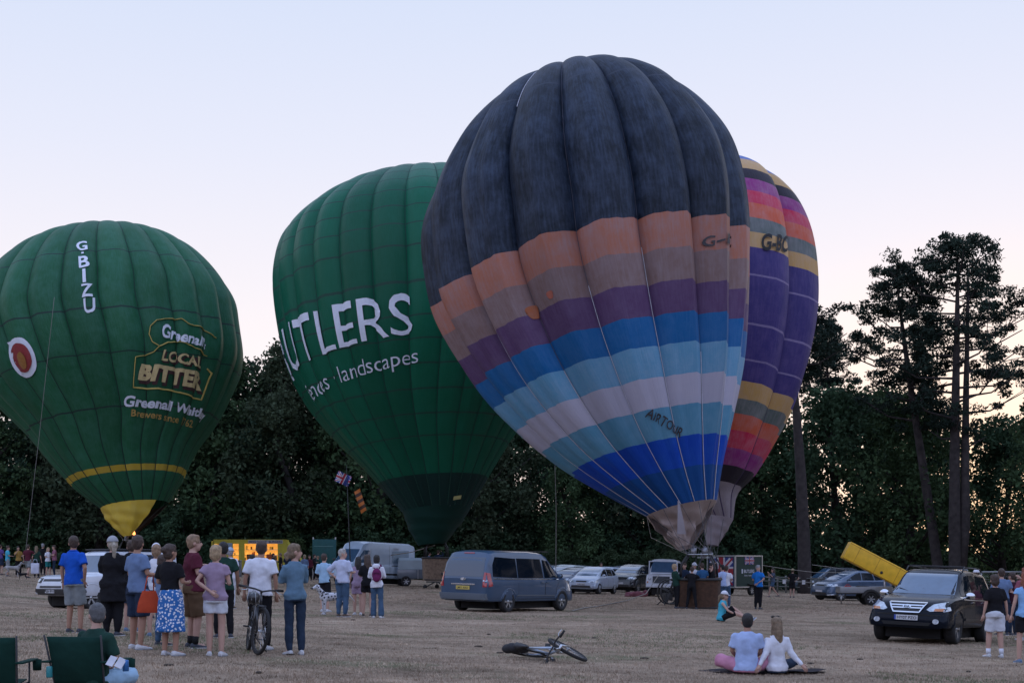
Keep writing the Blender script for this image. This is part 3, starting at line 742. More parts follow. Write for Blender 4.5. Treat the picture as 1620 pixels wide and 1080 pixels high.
# ---- striped purple balloon behind
root = gd_at(1118, 68)
def conv(M, phi, rows):
    p = radians(phi); return [((cx-M[0])*-sin(p)+(M[1]-y)*cos(p), (cx-M[0])*cos(p)+(M[1]-y)*sin(p), r) for y, cx, r in rows]
rows = conv((1138, 815), -8, [(818, 1138, 22), (775, 1122, 46), (740, 1116, 80), (680, 1108, 122), (620, 1104, 156), (560, 1102, 178), (490, 1101, 192), (430, 1101, 192), (370, 1102, 182), (322, 1108, 158), (291, 1116, 126), (270, 1124, 84), (259, 1130, 42), (256, 1132, 0)])
Dd = Balloon('hot_air_balloon', 'purple balloon with tan, orange, pink and black hoops, mostly hidden behind the largest balloon', (1138, 815), 68, -8, 5, rows, 10, .125, .15, root, fold=.7)
K_ = dict(top=fabric('sky blue cap', (.05, .13, .42), .2, .1, .12), tan=fabric('tan ripstop', (.56, .34, .12), .25, .15, .16), blk=fabric('black ripstop', (.022, .018, .028), .3, .1, .05, (.05, .04, .06)),
          mag=fabric('magenta ripstop', (.26, .03, .19), .25, .1, .14), pink=fabric('pink red ripstop', (.56, .025, .08), .25, .1, .16), org=fabric('orange red ripstop', (.60, .11, .05), .25, .1, .16),
          grn=fabric('grey green ripstop', (.11, .14, .13), .25, .15, .14), pur=fabric('indigo ripstop', (.045, .036, .17), .55, .3, .12, (.12, .085, .24)), skt=fabric('grey skirt cloth', (.26, .22, .24), .3, .2, .15))
bs = [('skt', (1150, 762)), ('blk', (1152, 735)), ('mag', (1160, 708)), ('pink', (1165, 680)), ('org', (1170, 654)), ('grn', (1172, 630)), ('tan', (1175, 602)), ('pur', (1205, 393)), ('tan', (1205, 369)), ('grn', (1205, 346)), ('org', (1205, 323)), ('pink', (1200, 303))]
bd = [(Dd.inv(*p)[1], K_[k]) for k, p in bs]; t_ = bd[-1][0]; bd += [(t_+.45, K_['mag']), (t_+.95, K_['blk']), (t_+1.75, K_['tan']), (99, K_['top'])]
Dd.envelope(bd, [6.2, 5.2, 4.4], mat('lilac seam', (.18, .14, .28), .7), cols=12, per=10, tape=mat('purple tape', (.05, .03, .08), .7), tr=.03)
Dd.text('G-BC', (1204, 396), (1243, 399), (1204, 371), (1243, 375), mat('black letter paint', (.012, .012, .014), .7), bold=.03, off=.08, cell=.04)
scoop(Dd, 0, 2*pi, W(1126, 862, 68), .3, K_['skt'], .0, wrinkle=.03, n=40)
corn = basket(Dd.o, root, .2, 1.4, 1.1, 1.12, MATS['tan wicker'], 1, 2, top=.95)
Dd.cables(None, corn, MATS['thin steel cable'], 10, 0, .012)
# ================================================================== VEHICLES
GLASS = mat('tinted glass', (.004, .008, .015), .05, var=.02, spec=.2)
GLASSR = mat('rear glass', (.02, .04, .07), .06, var=.02, spec=.8, coat=.5)
GLASS2 = mat('windscreen glass', (.05, .10, .17), .05, var=.1, spec=.8, coat=.5)
TYRE = mat('tyre rubber', (.016, .016, .017), .85, var=.2, bump=.3, bscale=60)
TRIM = mat('black plastic trim', (.02, .02, .022), .55, var=.15)
CHROME = mat('chrome', (.62, .64, .68), .12, 1, var=.05)
ALLOY = mat('alloy wheel', (.42, .44, .47), .3, .8, var=.08)
LAMPW = mat('clear lamp lens', (.45, .50, .56), .1, .3, var=.3, scale=14, spec=.9, coat=1)
LAMPR = mat('red lamp lens', (.32, .012, .018), .15, var=.2, scale=12, coat=1)
LAMPO = mat('amber lamp lens', (.5, .16, .03), .15, var=.2, coat=1)
PLW = mat('white number plate', (.55, .56, .60), .4, var=.05); PLY = mat('yellow number plate', (.55, .42, .10), .4, var=.05)
PLB = mat('blue plate band', (.02, .06, .35), .4)
INK = mat('black ink', (.012, .012, .014), .5)
SEAMM = mat('panel gap', (.008, .008, .009), .8)
def paint(n, c, metal=.3, rough=.28): return mat(n, c, rough, metal, var=.07, scale=2.5, coat=.45, bump=.02, bscale=3)
def wheel_meshes(R, wd, spokes, rimm):
    t = MB(); h = wd/2
    t.lathe([(R*.64, -h*.8), (R*.7, -h), (R*.9, -h*1.02), (R*.985, -h*.8), (R, -h*.3), (R, h*.3), (R*.985, h*.8), (R*.9, h*1.02), (R*.7, h), (R*.64, h*.8)], 28)
    r = MB(); r.lathe([(R*.66, -h*.9), (R*.6, -h*.84), (R*.58, -h*.2), (R*.2, -h*.1), (.0, -h*.1)], 28); r.lathe([(.0, h*.1), (R*.58, h*.2), (R*.66, h*.8)], 24)
    s = MB()
    for k in range(spokes):
        for sd in (-1,):
            a = 2*pi*k/spokes; M = Matrix.Rotation(-a, 4, 'Y'); s.M = M
            s.add([(R*.1, -h*.72, -R*.06), (R*.1, -h*.72, R*.06), (R*.63, -h*.84, R*.09), (R*.63, -h*.84, -R*.09), (R*.1, -h*.3, -R*.06), (R*.1, -h*.3, R*.06), (R*.63, -h*.4, R*.09), (R*.63, -h*.4, -R*.09)],
                  [(0, 1, 2, 3), (7, 6, 5, 4), (0, 4, 5, 1), (3, 2, 6, 7), (1, 5, 6, 2), (0, 3, 7, 4)])
    s.M = Matrix(); s.lathe([(0, -h*.8), (R*.13, -h*.78), (R*.14, -h*.4)], 12)
    return t.mesh('wheel', TYRE), r.mesh('rim', TRIM if spokes < 12 else rimm), s.mesh('spokes', rimm)
_WC = {}
def add_wheel(par, x, side, y, R, wd=.22, spokes=6, rimm=ALLOY):
    k = (R, wd, spokes, rimm.name)
    if k not in _WC: _WC[k] = wheel_meshes(R, wd, spokes, rimm)
    a, b, c = _WC[k]
    o = link('wheel', a, par); o.location = (x, side*y, R); o.rotation_euler = (0, 0, 0 if side < 0 else pi)
    link('rim', b, o); link('spokes', c, o); return o
class Car:
    """x forward, y left, z up; origin on the ground at the middle of the car."""
    def __init__(s, name, label, cat, loc, rz, st, paintm, group=None, wheels=None, wr=.33, low=True, arch=1.14, lowm=None):
        s.o = thing(name, label, cat, loc, rz, group, slope=True); s.st = np.array(st, float); s.paint = paintm
        X = s.st[:, 0]; xs = []
        for a, b in zip(X[:-1], X[1:]): xs += list(np.linspace(a, b, max(2, int((b-a)/.10)+1))[:-1])
        xs.append(X[-1]); rings = [s.ring(x) for x in xs]
        b = MB(); b.loft(rings, smooth=True); s.xs = xs
        me = b.mesh('body', paintm)
        bm = bmesh.new(); bm.from_mesh(me); bmesh.ops.recalc_face_normals(bm, faces=bm.faces)
        for e in bm.edges:
            if len(e.link_faces) == 2 and e.calc_face_angle(0) > .6: e.smooth = False
        bm.to_mesh(me); s.bvh = BVHTree.FromBMesh(bm); bm.free()
        s.body = link('body', me, s.o)
        s.wheels = wheels or []
        if wheels:
            W_ = max(s.st[:, 4])
            for xw in wheels:
                c = MB(); c.lathe([(0, -3), (wr*arch, -3), (wr*arch, 3), (0, 3)], 32); co = c.build('cutter', paintm, s.o); co.location = (xw, 0, wr*1.02)
                m = s.body.modifiers.new('b', 'BOOLEAN'); m.object = co; m.operation = 'DIFFERENCE'; m.solver = 'EXACT'; CUT.append(co)
            LATE.append((s.body, None))
            inn = MB(); zb = s.st[:, 1].min()
            inn.box(((wheels[0]+wheels[-1])/2, 0, wr*1.15), (abs(wheels[0]-wheels[-1])+wr*2.1, W_*2-.62, wr*1.7)); inn.build('underbody', SEAMM, s.o)
            for xw in wheels:
                for sd in (-1, 1):
                    ar = MB(); pts = [(xw+cos(a)*wr*(arch+.01), 0, wr*1.02+sin(a)*wr*(arch+.01)) for a in np.linspace(-.25, pi+.25, 17)]
                    pts = [Vector((p[0], 0, p[2])) for p in pts]
                    P = []
                    for p in pts:
                        h = s.bvh.ray_cast(Vector((p.x, sd*4, p.z)), Vector((0, -sd, 0)))
                        if h[0]: P.append(h[0]+Vector((0, -sd*.01, 0)))
                    if len(P) > 4: ar.tube(P, .022, 5); ar.build('wheel_arch', lowm or paintm, s.o)
    def ring(s, x):
        q = [np.interp(x, s.st[:, 0], s.st[:, k]) for k in range(1, s.st.shape[1])]
        zb, zbelt, ztop, wsill, wbelt, wtop = q[:6]
        zm = zb+(zbelt-zb)*.55; rr = max(.0, ztop-zbelt)
        q_ = [(wsill, zb+.12), ((wsill+wbelt)/2+.015, zm), (wbelt+.005, zbelt-.09)]; mid_ = []
        for j_ in (0, 1):
            for f_ in (0, .25, .5, .75): mid_.append((q_[j_][0]*(1-f_)+q_[j_+1][0]*f_+.006*sin(pi*f_), q_[j_][1]*(1-f_)+q_[j_+1][1]*f_))
        half = [(wsill*.80, zb), (wsill*.965, zb+.03)]+mid_+[(wbelt+.005, zbelt-.09), (wbelt-.01, zbelt-.02), (wbelt-.035, zbelt),
                (wbelt*.55+wtop*.45-.02, zbelt+rr*.42), (wtop+.01, zbelt+rr*.84), (wtop-.05, zbelt+rr*.95), (wtop*.75, ztop), (wtop*.35, ztop+min(rr, .2)*.10)]
        return [(x, y, z) for y, z in half]+[(x, -y, z) for y, z in reversed(half)]
    def decal(s, poly, ax, name, m, par=None, off=.006, cell=.12, mi=0, mirror=False, raw=None, thick=.02):
        D = {'x': Vector((-1, 0, 0)), '-x': Vector((1, 0, 0)), 'y': Vector((0, -1, 0)), '-y': Vector((0, 1, 0)), 'z': Vector((0, 0, -1))}[ax]
        if raw: V2, F2, be = gridcut(raw[0], raw[1], cell)
        else: V2, F2, be = gridcut(poly, [tuple(range(len(poly)))], cell)
        out = []; lastd = None
        for a, c in V2:
            p = Vector((0, a, c)) if 'x' in ax else (Vector((a, 0, c)) if 'y' in ax else Vector((a, c, 0)))
            h = s.bvh.ray_cast(p-D*6, D)
            if h[0] is None:
                h = s.bvh.find_nearest(p-D*(lastd if lastd else 2))
            lastd = (h[0]-p).dot(-D)
            out.append(h[0]-D*off)
        n = len(out); fs = [tuple(f) for f in F2]; vs = out
        if thick and not raw:
            vs = out+[p+D*(thick+off) for p in out]; fs += [(a, b, b+n, a+n) for a, b in be]
        b = MB(); b.add(vs, fs, 0, True); me = b.mesh(name, m)
        bm = bmesh.new(); bm.from_mesh(me)
        if not (thick and not raw): pass
        bmesh.ops.recalc_face_normals(bm, faces=bm.faces)
        for e in bm.edges:
            if len(e.link_faces) == 2 and e.calc_face_angle(0) > .7: e.smooth = False
        bm.to_mesh(me); bm.free()
        o = link(name, me, s.o if par is None else par)
        if par is None: return o
        return o
    def both(s, poly, name, m, **k): return [s.decal(poly, a, name, m, **k) for a in ('y', '-y')]
    def gap(s, pts, ax='y', w=.007):
        for a, b in zip(pts[:-1], pts[1:]):
            a = Vector(a); b = Vector(b); n = (b-a).normalized(); n = Vector((-n.y, n.x))*w
            s.decal([tuple(a+n), tuple(a-n), tuple(b-n), tuple(b+n)], ax, 'door_gap', SEAMM, off=.003, thick=0, cell=.15)
    def plate(s, txt, ax, y, z, m, w=.52, h=.115, par=None):
        p = s.decal([(y-w/2, z-h/2), (y+w/2, z-h/2), (y+w/2, z+h/2), (y-w/2, z+h/2)], ax, 'number_plate', m, off=.03, cell=.5, thick=.02)
        V, Fs, wd = text2d(txt, 1, .02); k = (w*.84)/wd; sg = -1 if ax == 'x' else 1
        sg = 1 if ax == 'x' else -1
        x0 = -w*.38 if ax == 'x' else w*.42
        V = [(y+x0+sg*vx*k, z-h*.30+vy*min(k*1.0, h*.85)) for vx, vy in V]
        s.decal(None, ax, 'plate_number', INK, par=p, off=.034, raw=(V, Fs), cell=.6, thick=0)
        return p
    def mirror(s, x, y, z, m, r=(.06, .11, .08)):
        for sd in (-1, 1):
            b = MB(); b.ell((x, sd*(y+.12), z), r, 12, 8); b.tube([(x+.02, sd*(y-.06), z-.06), (x, sd*(y+.08), z-.04)], .02, 6); o = b.build('door_mirror', m, s.o)
            q = MB(); q.ell((x-.045, sd*(y+.12), z), (.02, .095, .066), 10, 6); q.build('mirror_glass', GLASS2, o)
    def handle(s, x, z, m, ax=('y', '-y')):
        for a in ax: s.decal([(x-.09, z-.016), (x+.09, z-.016), (x+.09, z+.016), (x-.09, z+.016)], a, 'door_handle', m, off=.03, cell=.1, thick=.02)
    def put_wheels(s, R, ytrack, spokes=6, rimm=ALLOY, wd=.22):
        for x in s.wheels:
            for sd in (-1, 1): add_wheel(s.o, x, sd, ytrack, R, wd, spokes, rimm)
CUT = []
def vat(pos, deg): return dict(loc=pos, rz=radians(deg))

# ---- grey-blue people carrier, seen from behind
P1 = paint('slate blue grey paint', (.038, .075, .135), .15)
L = 5.12
st = [(-2.56, .42, .98, 1.05, .82, .86, .74), (-2.50, .36, .99, 1.30, .90, .92, .78), (-2.40, .34, 1.0, 1.62, .94, .95, .79), (-2.22, .33, 1.02, 1.87, .955, .955, .78), (-1.9, .33, 1.03, 1.925, .96, .96, .78), (0, .32, 1.04, 1.935, .96, .96, .785), (.7, .32, 1.04, 1.90, .96, .955, .77), (1.0, .32, 1.03, 1.80, .96, .95, .75),
      (1.55, .32, 1.05, 1.38, .955, .93, .72), (1.85, .32, 1.07, 1.13, .95, .91, .72), (2.2, .31, .98, 1.03, .93, .87, .68), (2.42, .3, .82, .90, .88, .80, .6), (2.54, .33, .62, .70, .76, .7, .5)]
V1 = Car('people_carrier', 'slate grey people carrier seen from behind, red tail lights and yellow number plate', 'van', Vector((-.08, 45.6, G(-.08, 45.6))), radians(55), st, P1, wheels=[-1.42, 1.5+.18], wr=.345)
V1.put_wheels(.345, .86, 6)
V1.decal([(-.76, 1.12), (.76, 1.12), (.70, 1.72), (-.70, 1.72)], '-x', 'rear_window', GLASSR)
V1.decal([(-.80, .30), (.80, .30), (.90, .42), (.90, .60), (-.90, .60), (-.90, .42)], '-x', 'rear_bumper', paint('lower grey paint', (.12, .15, .19), .3), off=.09, thick=.09)
for sd in (-1, 1):
    tl = V1.decal([(sd*.76, .80), (sd*.90, .80), (sd*.90, 1.24), (sd*.78, 1.26)], '-x', 'tail_light', LAMPR, off=.02)
    V1.decal([(-2.485, .80), (-2.31, .84), (-2.33, 1.22), (-2.46, 1.25)], 'y' if sd > 0 else '-y', 'lamp_side', LAMPR, par=tl, off=.012)
    V1.decal([(sd*.78, .98), (sd*.89, .98), (sd*.89, 1.02), (sd*.78, 1.02)], '-x', 'reversing_lamp', LAMPW, par=tl, off=.028)
V1.decal([(-.46, .86), (.46, .86), (.46, .90), (-.46, .90)], '-x', 'boot_trim', CHROME, off=.02)
V1.plate('LM11 AXO', '-x', -.0, .77, PLY)
V1.decal([(-.09, 1.0), (.09, 1.0), (.11, 1.05), (.06, 1.08), (-.06, 1.08), (-.11, 1.05)], '-x', 'badge', CHROME, off=.02, cell=.3)
V1.decal([(-.2, 1.84), (.2, 1.84), (.2, 1.87), (-.2, 1.87)], '-x', 'brake_light', LAMPR, off=.02)
w_ = MB(); w_.tube([(-2.5, .1, 1.14), (-2.47, -.38, 1.2)], .012, 5); w_.build('rear_wiper', TRIM, V1.o)
for poly in ([(-2.22, 1.13), (-.92, 1.09), (-.92, 1.70), (-2.02, 1.74), (-2.18, 1.5)], [(-.86, 1.09), (.58, 1.09), (.50, 1.70), (-.86, 1.71)], [(.66, 1.09), (1.50, 1.12), (1.38, 1.28), (.95, 1.64), (.62, 1.68)]): V1.both(poly, 'side_window', GLASS, off=.008)
V1.decal([(-.74, 1.15), (.74, 1.15), (.62, 1.74), (-.62, 1.74)], 'x', 'windscreen', GLASS2)
for sd in ('y', '-y'):
    V1.gap([(-.9, 1.05), (-.9, .42), (.62, .42), (.62, 1.05)], sd); V1.gap([(.64, 1.05), (.64, .42), (1.28, .42), (1.3, .75), (1.58, 1.05)], sd)
    V1.decal([(-2.2, 1.05), (1.5, 1.04), (1.5, 1.06), (-2.2, 1.075)], sd, 'window_trim', CHROME, off=.012, cell=.2)
    V1.decal([(-1.0, .52), (1.2, .50), (1.2, .54), (-1.0, .56)], sd, 'side_moulding', MATS['lower grey paint'], off=.016, cell=.3)
    V1.decal([(1.95, .68), (2.42, .64), (2.30, .86), (2.0, .92)], sd, 'headlight', LAMPW, off=.012)
V1.handle(.45, .95, P1); V1.handle(.78, .95, P1); V1.mirror(1.45, .88, 1.16, TRIM)
V1.decal([(-.7, .32), (.7, .32), (.78, .48), (-.78, .48)], 'x', 'bumper_intake', TRIM)
rr = MB(); rr.box((-.1, .66, 1.945), (2.6, .03, .03)); rr.build('roof_rail', TRIM, V1.o); rr = MB(); rr.box((-.1, -.66, 1.945), (2.6, .03, .03)); rr.build('roof_rail', TRIM, V1.o)

# ---- black off-road car at the right
P2 = mat('black car paint', (.006, .009, .016), .16, 0, var=.05, spec=.14, coat=.0)
st = [(-2.29, .48, .98, 1.02, .80, .86, .72), (-2.22, .42, 1.02, 1.25, .89, .90, .72), (-2.05, .40, 1.06, 1.60, .92, .92, .70), (-1.8, .38, 1.07, 1.74, .93, .93, .70), (-.6, .36, 1.07, 1.80, .93, .93, .71), (.0, .36, 1.07, 1.78, .93, .93, .70), (.28, .36, 1.07, 1.70, .93, .92, .68),
      (.75, .36, 1.08, 1.36, .93, .91, .68), (1.05, .36, 1.09, 1.16, .93, .90, .72), (1.5, .36, 1.05, 1.11, .93, .88, .70), (1.9, .36, .96, 1.04, .925, .86, .68), (2.12, .35, .84, .95, .90, .82, .62), (2.24, .36, .74, .84, .84, .76, .56), (2.30, .42, .62, .70, .74, .70, .5)]
V2 = Car('black_car', 'black off-road car at the right, chrome grille and a white front number plate', 'car', Vector((10.05, 33.2, G(10.05, 33.2))), radians(-122), st, P2, wheels=[-1.36, 1.355], wr=.37)
V2.o.scale = (1, 1, .955)
V2.put_wheels(.37, .80, 5, wd=.25)
V2.decal([(-.72, 1.17), (.72, 1.17), (.60, 1.68), (-.60, 1.68)], 'x', 'windscreen', GLASS2)
for poly in ([(-.02, 1.13), (.78, 1.16), (.66, 1.30), (.22, 1.63), (-.02, 1.66)], [(-.98, 1.12), (-.10, 1.13), (-.10, 1.66), (-.88, 1.67)], [(-1.9, 1.16), (-1.06, 1.12), (-.98, 1.66), (-1.62, 1.64)]): V2.both(poly, 'side_window', GLASS, off=.008)
V2.decal([(-.66, 1.12), (.66, 1.12), (.58, 1.6), (-.58, 1.6)], '-x', 'rear_window', GLASS)
g = V2.decal([(-.40, .955), (-.28, .745), (.28, .745), (.40, .955)], 'x', 'grille', TRIM, off=.03)
for a, b in (((-.42, .965), (-.29, .735)), ((-.29, .735), (.29, .735)), ((.29, .735), (.42, .965)), ((.42, .965), (-.42, .965)), ((-.37, .895), (.37, .895)), ((-.33, .835), (.33, .835))):
    a = Vector(a); b = Vector(b); n = (b-a).normalized(); n = Vector((-n.y, n.x))*.014
    V2.decal([tuple(a+n), tuple(a-n), tuple(b-n), tuple(b+n)], 'x', 'grille_bar', CHROME, par=g, off=.045, thick=.02)
bd_ = V2.decal([(.095*cos(a), .87+.045*sin(a)) for a in [2*pi*k/16 for k in range(16)]], 'x', 'badge', CHROME, off=.055, cell=.3)
V, Fs, wd = text2d('KIA', 1, .02); V2.decal(None, 'x', 'badge_letters', INK, par=bd_, off=.06, raw=([(-.065+vx*.13/wd, .85+vy*.055) for vx, vy in V], Fs), cell=.5, thick=0)
for sd in (-1, 1):
    V2.decal([(sd*.44, .80), (sd*.52, .76), (sd*.80, .78), (sd*.86, .92), (sd*.80, 1.00), (sd*.56, .93)], 'x', 'headlight', LAMPW, off=.02)
    V2.decal([(sd*.60, .775), (sd*.86, .775), (sd*.87, .85), (sd*.62, .83)], 'x', 'indicator', LAMPO, off=.026)
    V2.decal([(1.90, .80), (2.18, .76), (2.10, .92), (1.92, .98)], 'y' if sd > 0 else '-y', 'headlight', LAMPW, off=.012)
    V2.decal([(sd*.66+.07*cos(a), .53+.06*sin(a)) for a in [2*pi*k/14 for k in range(14)]], 'x', 'fog_light', LAMPW, off=.02, cell=.3)
V2.plate('HY07 PZO', 'x', 0, .60, PLW)
V2.decal([(-.262, .545), (-.225, .545), (-.225, .655), (-.262, .655)], 'x', 'plate_band', PLB, off=.036, cell=.5)
V2.decal([(-.5, .42), (.5, .42), (.56, .50), (-.56, .50)], 'x', 'bumper_intake', SEAMM, off=.01)
V2.decal([(-.86, .66), (.86, .66), (.86, .69), (-.86, .69)], 'x', 'bumper_line', SEAMM, off=.006, thick=0)
for sd in ('y', '-y'):
    V2.gap([(.88, 1.06), (.9, .7), (.78, .42), (-.06, .42), (-.06, 1.06)], sd); V2.gap([(-.06, .42), (-.95, .42), (-1.0, 1.06)], sd)
    V2.decal([(-1.9, 1.075), (.95, 1.10), (.95, 1.125), (-1.9, 1.10)], sd, 'window_trim', CHROME, off=.012, cell=.2)
    V2.decal([(-.9, .56), (.85, .56), (.85, .62), (-.9, .62)], sd, 'side_moulding', P2, off=.02, cell=.3)
V2.handle(.12, 1.0, CHROME); V2.handle(-.82, 1.0, CHROME); V2.mirror(.72, .88, 1.16, CHROME, (.07, .12, .085))
for sd in (-1, 1):
    r_ = MB(); r_.tube([(.15, sd*.66, 1.74), (0, sd*.66, 1.85), (-1.5, sd*.66, 1.85), (-1.7, sd*.66, 1.77)], .018, 6); r_.build('roof_rail', TRIM, V2.o)
for x in (-.1, -1.2):
    r_ = MB(); r_.box((x, 0, 1.87), (.05, 1.3, .03), bev=.01); r_.build('roof_bar', TRIM, V2.o)
for y in (.05, -.5):
    r_ = MB(); r_.tube([(1.03, y+.3, 1.17), (.86, y-.1, 1.30)], .01, 5); r_.build('wiper', TRIM, V2.o)
w_ = MB(); w_.add([(.98, .0, 1.19), (.94, .5, 1.2), (.98, -.5, 1.19)], [(0, 1, 2)])

# ---- generic hatchback / estate / SUV
def hatch(label, loc, deg, paintm, L=3.95, Wd=.84, H=1.46, kind='hatch', group=None, detail=True, plate=None, wr=.3, name='parked_car'):
    h = L/2; bonnet = .80 if kind != 'suv' else .98; bt = bonnet+.12
    rear = [(-h, .42, bt-.02, bt+.03, Wd*.86, Wd*.92, Wd*.7), (-h+.08, .34, bt+.02, bt+.2, Wd*.95, Wd*.96, Wd*.72), (-h+.35, .3, bt+.04, H-.10, Wd, Wd*.98, Wd*.74)]
    st = rear+[(-h+.75, .28, bt+.04, H-.01, Wd, Wd, Wd*.77), (-.1, .27, bt+.02, H, Wd, Wd, Wd*.77), (.25, .27, bt, H-.08, Wd, Wd*.98, Wd*.74), (h*.45, .27, bt-.02, bt+.22, Wd, Wd*.96, Wd*.74), (h*.60, .27, bt-.04, bt+.03, Wd, Wd*.94, Wd*.74),
               (h*.84, .27, bonnet-.04, bonnet+.04, Wd*.98, Wd*.9, Wd*.7), (h*.95, .27, bonnet-.18, bonnet-.08, Wd*.93, Wd*.84, Wd*.6), (h, .34, .55, .62, Wd*.8, Wd*.74, Wd*.5)]
    c = Car(name, label, 'car', loc, radians(deg), st, paintm, group, wheels=[-h*.63, h*.64] if detail else None, wr=wr)
    if not detail: c.wheels = [-h*.63, h*.64]
    c.put_wheels(wr, Wd-.10, 7)
    c.decal([(-Wd*.80, bt+.07), (Wd*.80, bt+.07), (Wd*.66, H-.10), (-Wd*.66, H-.10)], 'x', 'windscreen', GLASS2)
    c.decal([(-Wd*.74, bt+.10), (Wd*.74, bt+.10), (Wd*.64, H-.16), (-Wd*.64, H-.16)], '-x', 'rear_window', GLASS)
    for poly in ([(-.02, bt+.07), (h*.44, bt+.05), (h*.36, bt+.15), (.20, H-.13), (-.02, H-.11)], [(-.95, bt+.08), (-.09, bt+.07), (-.09, H-.11), (-.85, H-.12)], [(-h+.45, bt+.12), (-1.02, bt+.08), (-.93, H-.12), (-h+.65, H-.18)]): c.both(poly, 'side_window', GLASS, off=.008)
    c.decal([(-.36*Wd, bonnet-.09), (.36*Wd, bonnet-.09), (.33*Wd, bonnet-.16), (-.33*Wd, bonnet-.16)], 'x', 'grille', TRIM, off=.012)
    c.decal([(-.68*Wd, .34), (.68*Wd, .34), (.62*Wd, .46), (-.62*Wd, .46)], 'x', 'bumper_intake', TRIM, off=.012)
    if plate: c.plate(plate, 'x', 0, .53, PLW)
    else: c.decal([(-.26, .48), (.26, .48), (.26, .58), (-.26, .58)], 'x', 'number_plate', PLW, off=.03, cell=.5)
    for sd in (-1, 1):
        c.decal([(sd*Wd*.46, bonnet-.20), (sd*Wd*.90, bonnet-.16), (sd*Wd*.92, bonnet-.02), (sd*Wd*.60, bonnet-.07)], 'x', 'headlight', LAMPW, off=.015)
        c.decal([(h*.74, bonnet-.14), (h*.92, bonnet-.20), (h*.88, bonnet-.08), (h*.76, bonnet-.03)], 'y' if sd > 0 else '-y', 'headlight', LAMPW, off=.012)
        c.decal([(sd*Wd*.80, bt-.22), (sd*Wd*.93, bt-.22), (sd*Wd*.93, bt+.12), (sd*Wd*.82, bt+.12)], '-x', 'tail_light', LAMPR, off=.015)
    if detail:
        for sd in ('y', '-y'): c.gap([(h*.47, bt), (h*.47, .4), (-.06, .38), (-.06, bt)], sd); c.gap([(-.06, .38), (-.85, .38), (-1.0, bt)], sd)
        c.handle(.1, bt-.06, paintm); c.handle(-.8, bt-.06, paintm)
    c.mirror(h*.42, Wd*.93, bt+.10, paintm, (.05, .09, .06))
    return c
SIL = paint('silver blue paint', (.40, .47, .58), .12, .3); DKB = paint('dark blue car paint', (.03, .045, .08), .4); CHA = paint('charcoal car paint', (.012, .015, .02), .1, .2)
GRYP = paint('mid grey car paint', (.13, .155, .19), .15); REDP = paint('dark red car paint', (.12, .02, .02), .3); WHP = paint('white car paint', (.55, .58, .64), .05, .3); PALE = paint('pale green grey paint', (.28, .33, .34), .1)
hatch('small silver hatchback facing the camera in front of the parked row', gd_at(938, 76.5), -113, SIL, plate='LN06 RGZ')
p = gd_at(1000, 84); hatch('dark people mover with a pale bonnet sheen, right of the silver hatchback', p, -115, CHA, 4.6, .92, 1.68, 'suv', wr=.35)
CG = 'cars parked in a row by the hedge'
for px, d, deg, pm, L_, H_, lab in ((893, 88, -120, PALE, 4.3, 1.5, 'pale green estate car at the left of the parked row, beyond the people carrier'), (925, 95, -60, GRYP, 4.1, 1.48, 'grey car half hidden behind the pale estate in the parked row'),
        (908, 84, -125, DKB, 4.0, 1.36, 'dark blue car directly behind the nose of the silver hatchback'), (952, 90, -118, SIL, 4.4, 1.45, 'silver saloon showing its long roof above the silver hatchback'), (972, 93, -115, CHA, 4.3, 1.5, 'charcoal car between the silver saloon and the dark people mover'),
        (985, 97, -110, GRYP, 4.3, 1.55, 'grey car showing only its roof behind the dark people mover'), (1010, 99, -118, SIL, 4.4, 1.5, 'light car deepest in the row beside the hedge'), (870, 97, -100, CHA, 4.3, 1.5, 'black car at the far left behind the people carrier roof')):
    hatch(lab, gd_at(px, d), deg, pm, L_, .88, H_, group=CG, detail=False)
p = gd_at(1345, 78.5); hatch('dark blue off-road car parked behind the flat trailer', p, -152, paint('petrol blue car paint', (.05, .085, .15), .2), 4.55, .92, 1.69, 'suv', wr=.36)
hatch('white car mostly hidden behind the black off-road car', gd_at(1468, 60), -125, WHP, 4.4, .9, 1.6, detail=False)
hatch('black car behind the fence to the right of the thick pine trunk', gd_at(1312, 100), -165, CHA, 4.4, .88, 1.95, 'suv', detail=False)
hatch('small dark car far back behind the fence', gd_at(1285, 112), -170, DKB, 4.2, .86, 1.5, detail=False)

# ---- white off-road car at the left
st = [(-2.3, .55, 1.15, 1.2, .85, .92, .82), (-2.25, .45, 1.15, 1.93, .95, .96, .84), (-2.0, .42, 1.16, 1.96, .99, .99, .85), (.3, .42, 1.16, 1.97, .99, .99, .85), (.52, .42, 1.16, 1.86, .99, .98, .84), (.85, .42, 1.17, 1.28, .99, .97, .84), (.95, .42, 1.14, 1.20, .99, .97, .84), (1.9, .45, 1.10, 1.15, .985, .95, .82), (2.12, .48, 1.02, 1.09, .97, .92, .78), (2.24, .5, .78, .92, .93, .88, .74), (2.28, .54, .70, .74, .86, .84, .7)]
V3 = Car('white_off_road_car', 'white boxy off-road car at the left, mostly hidden behind standing people', 'car', Vector((-14.0, 48.2, G(-14.0, 48.2))), radians(-128), st, WHP, wheels=[-1.45, 1.35], wr=.40)
V3.put_wheels(.40, .86, 6, wd=.26)
V3.decal([(-.80, 1.25), (.80, 1.25), (.76, 1.82), (-.76, 1.82)], 'x', 'windscreen', GLASS2)
for poly in ([(-.25, 1.24), (.70, 1.26), (.45, 1.80), (-.25, 1.84)], [(-1.2, 1.24), (-.34, 1.24), (-.34, 1.84), (-1.2, 1.84)], [(-2.1, 1.24), (-1.3, 1.24), (-1.3, 1.84), (-2.1, 1.84)]): V3.both(poly, 'side_window', GLASS)
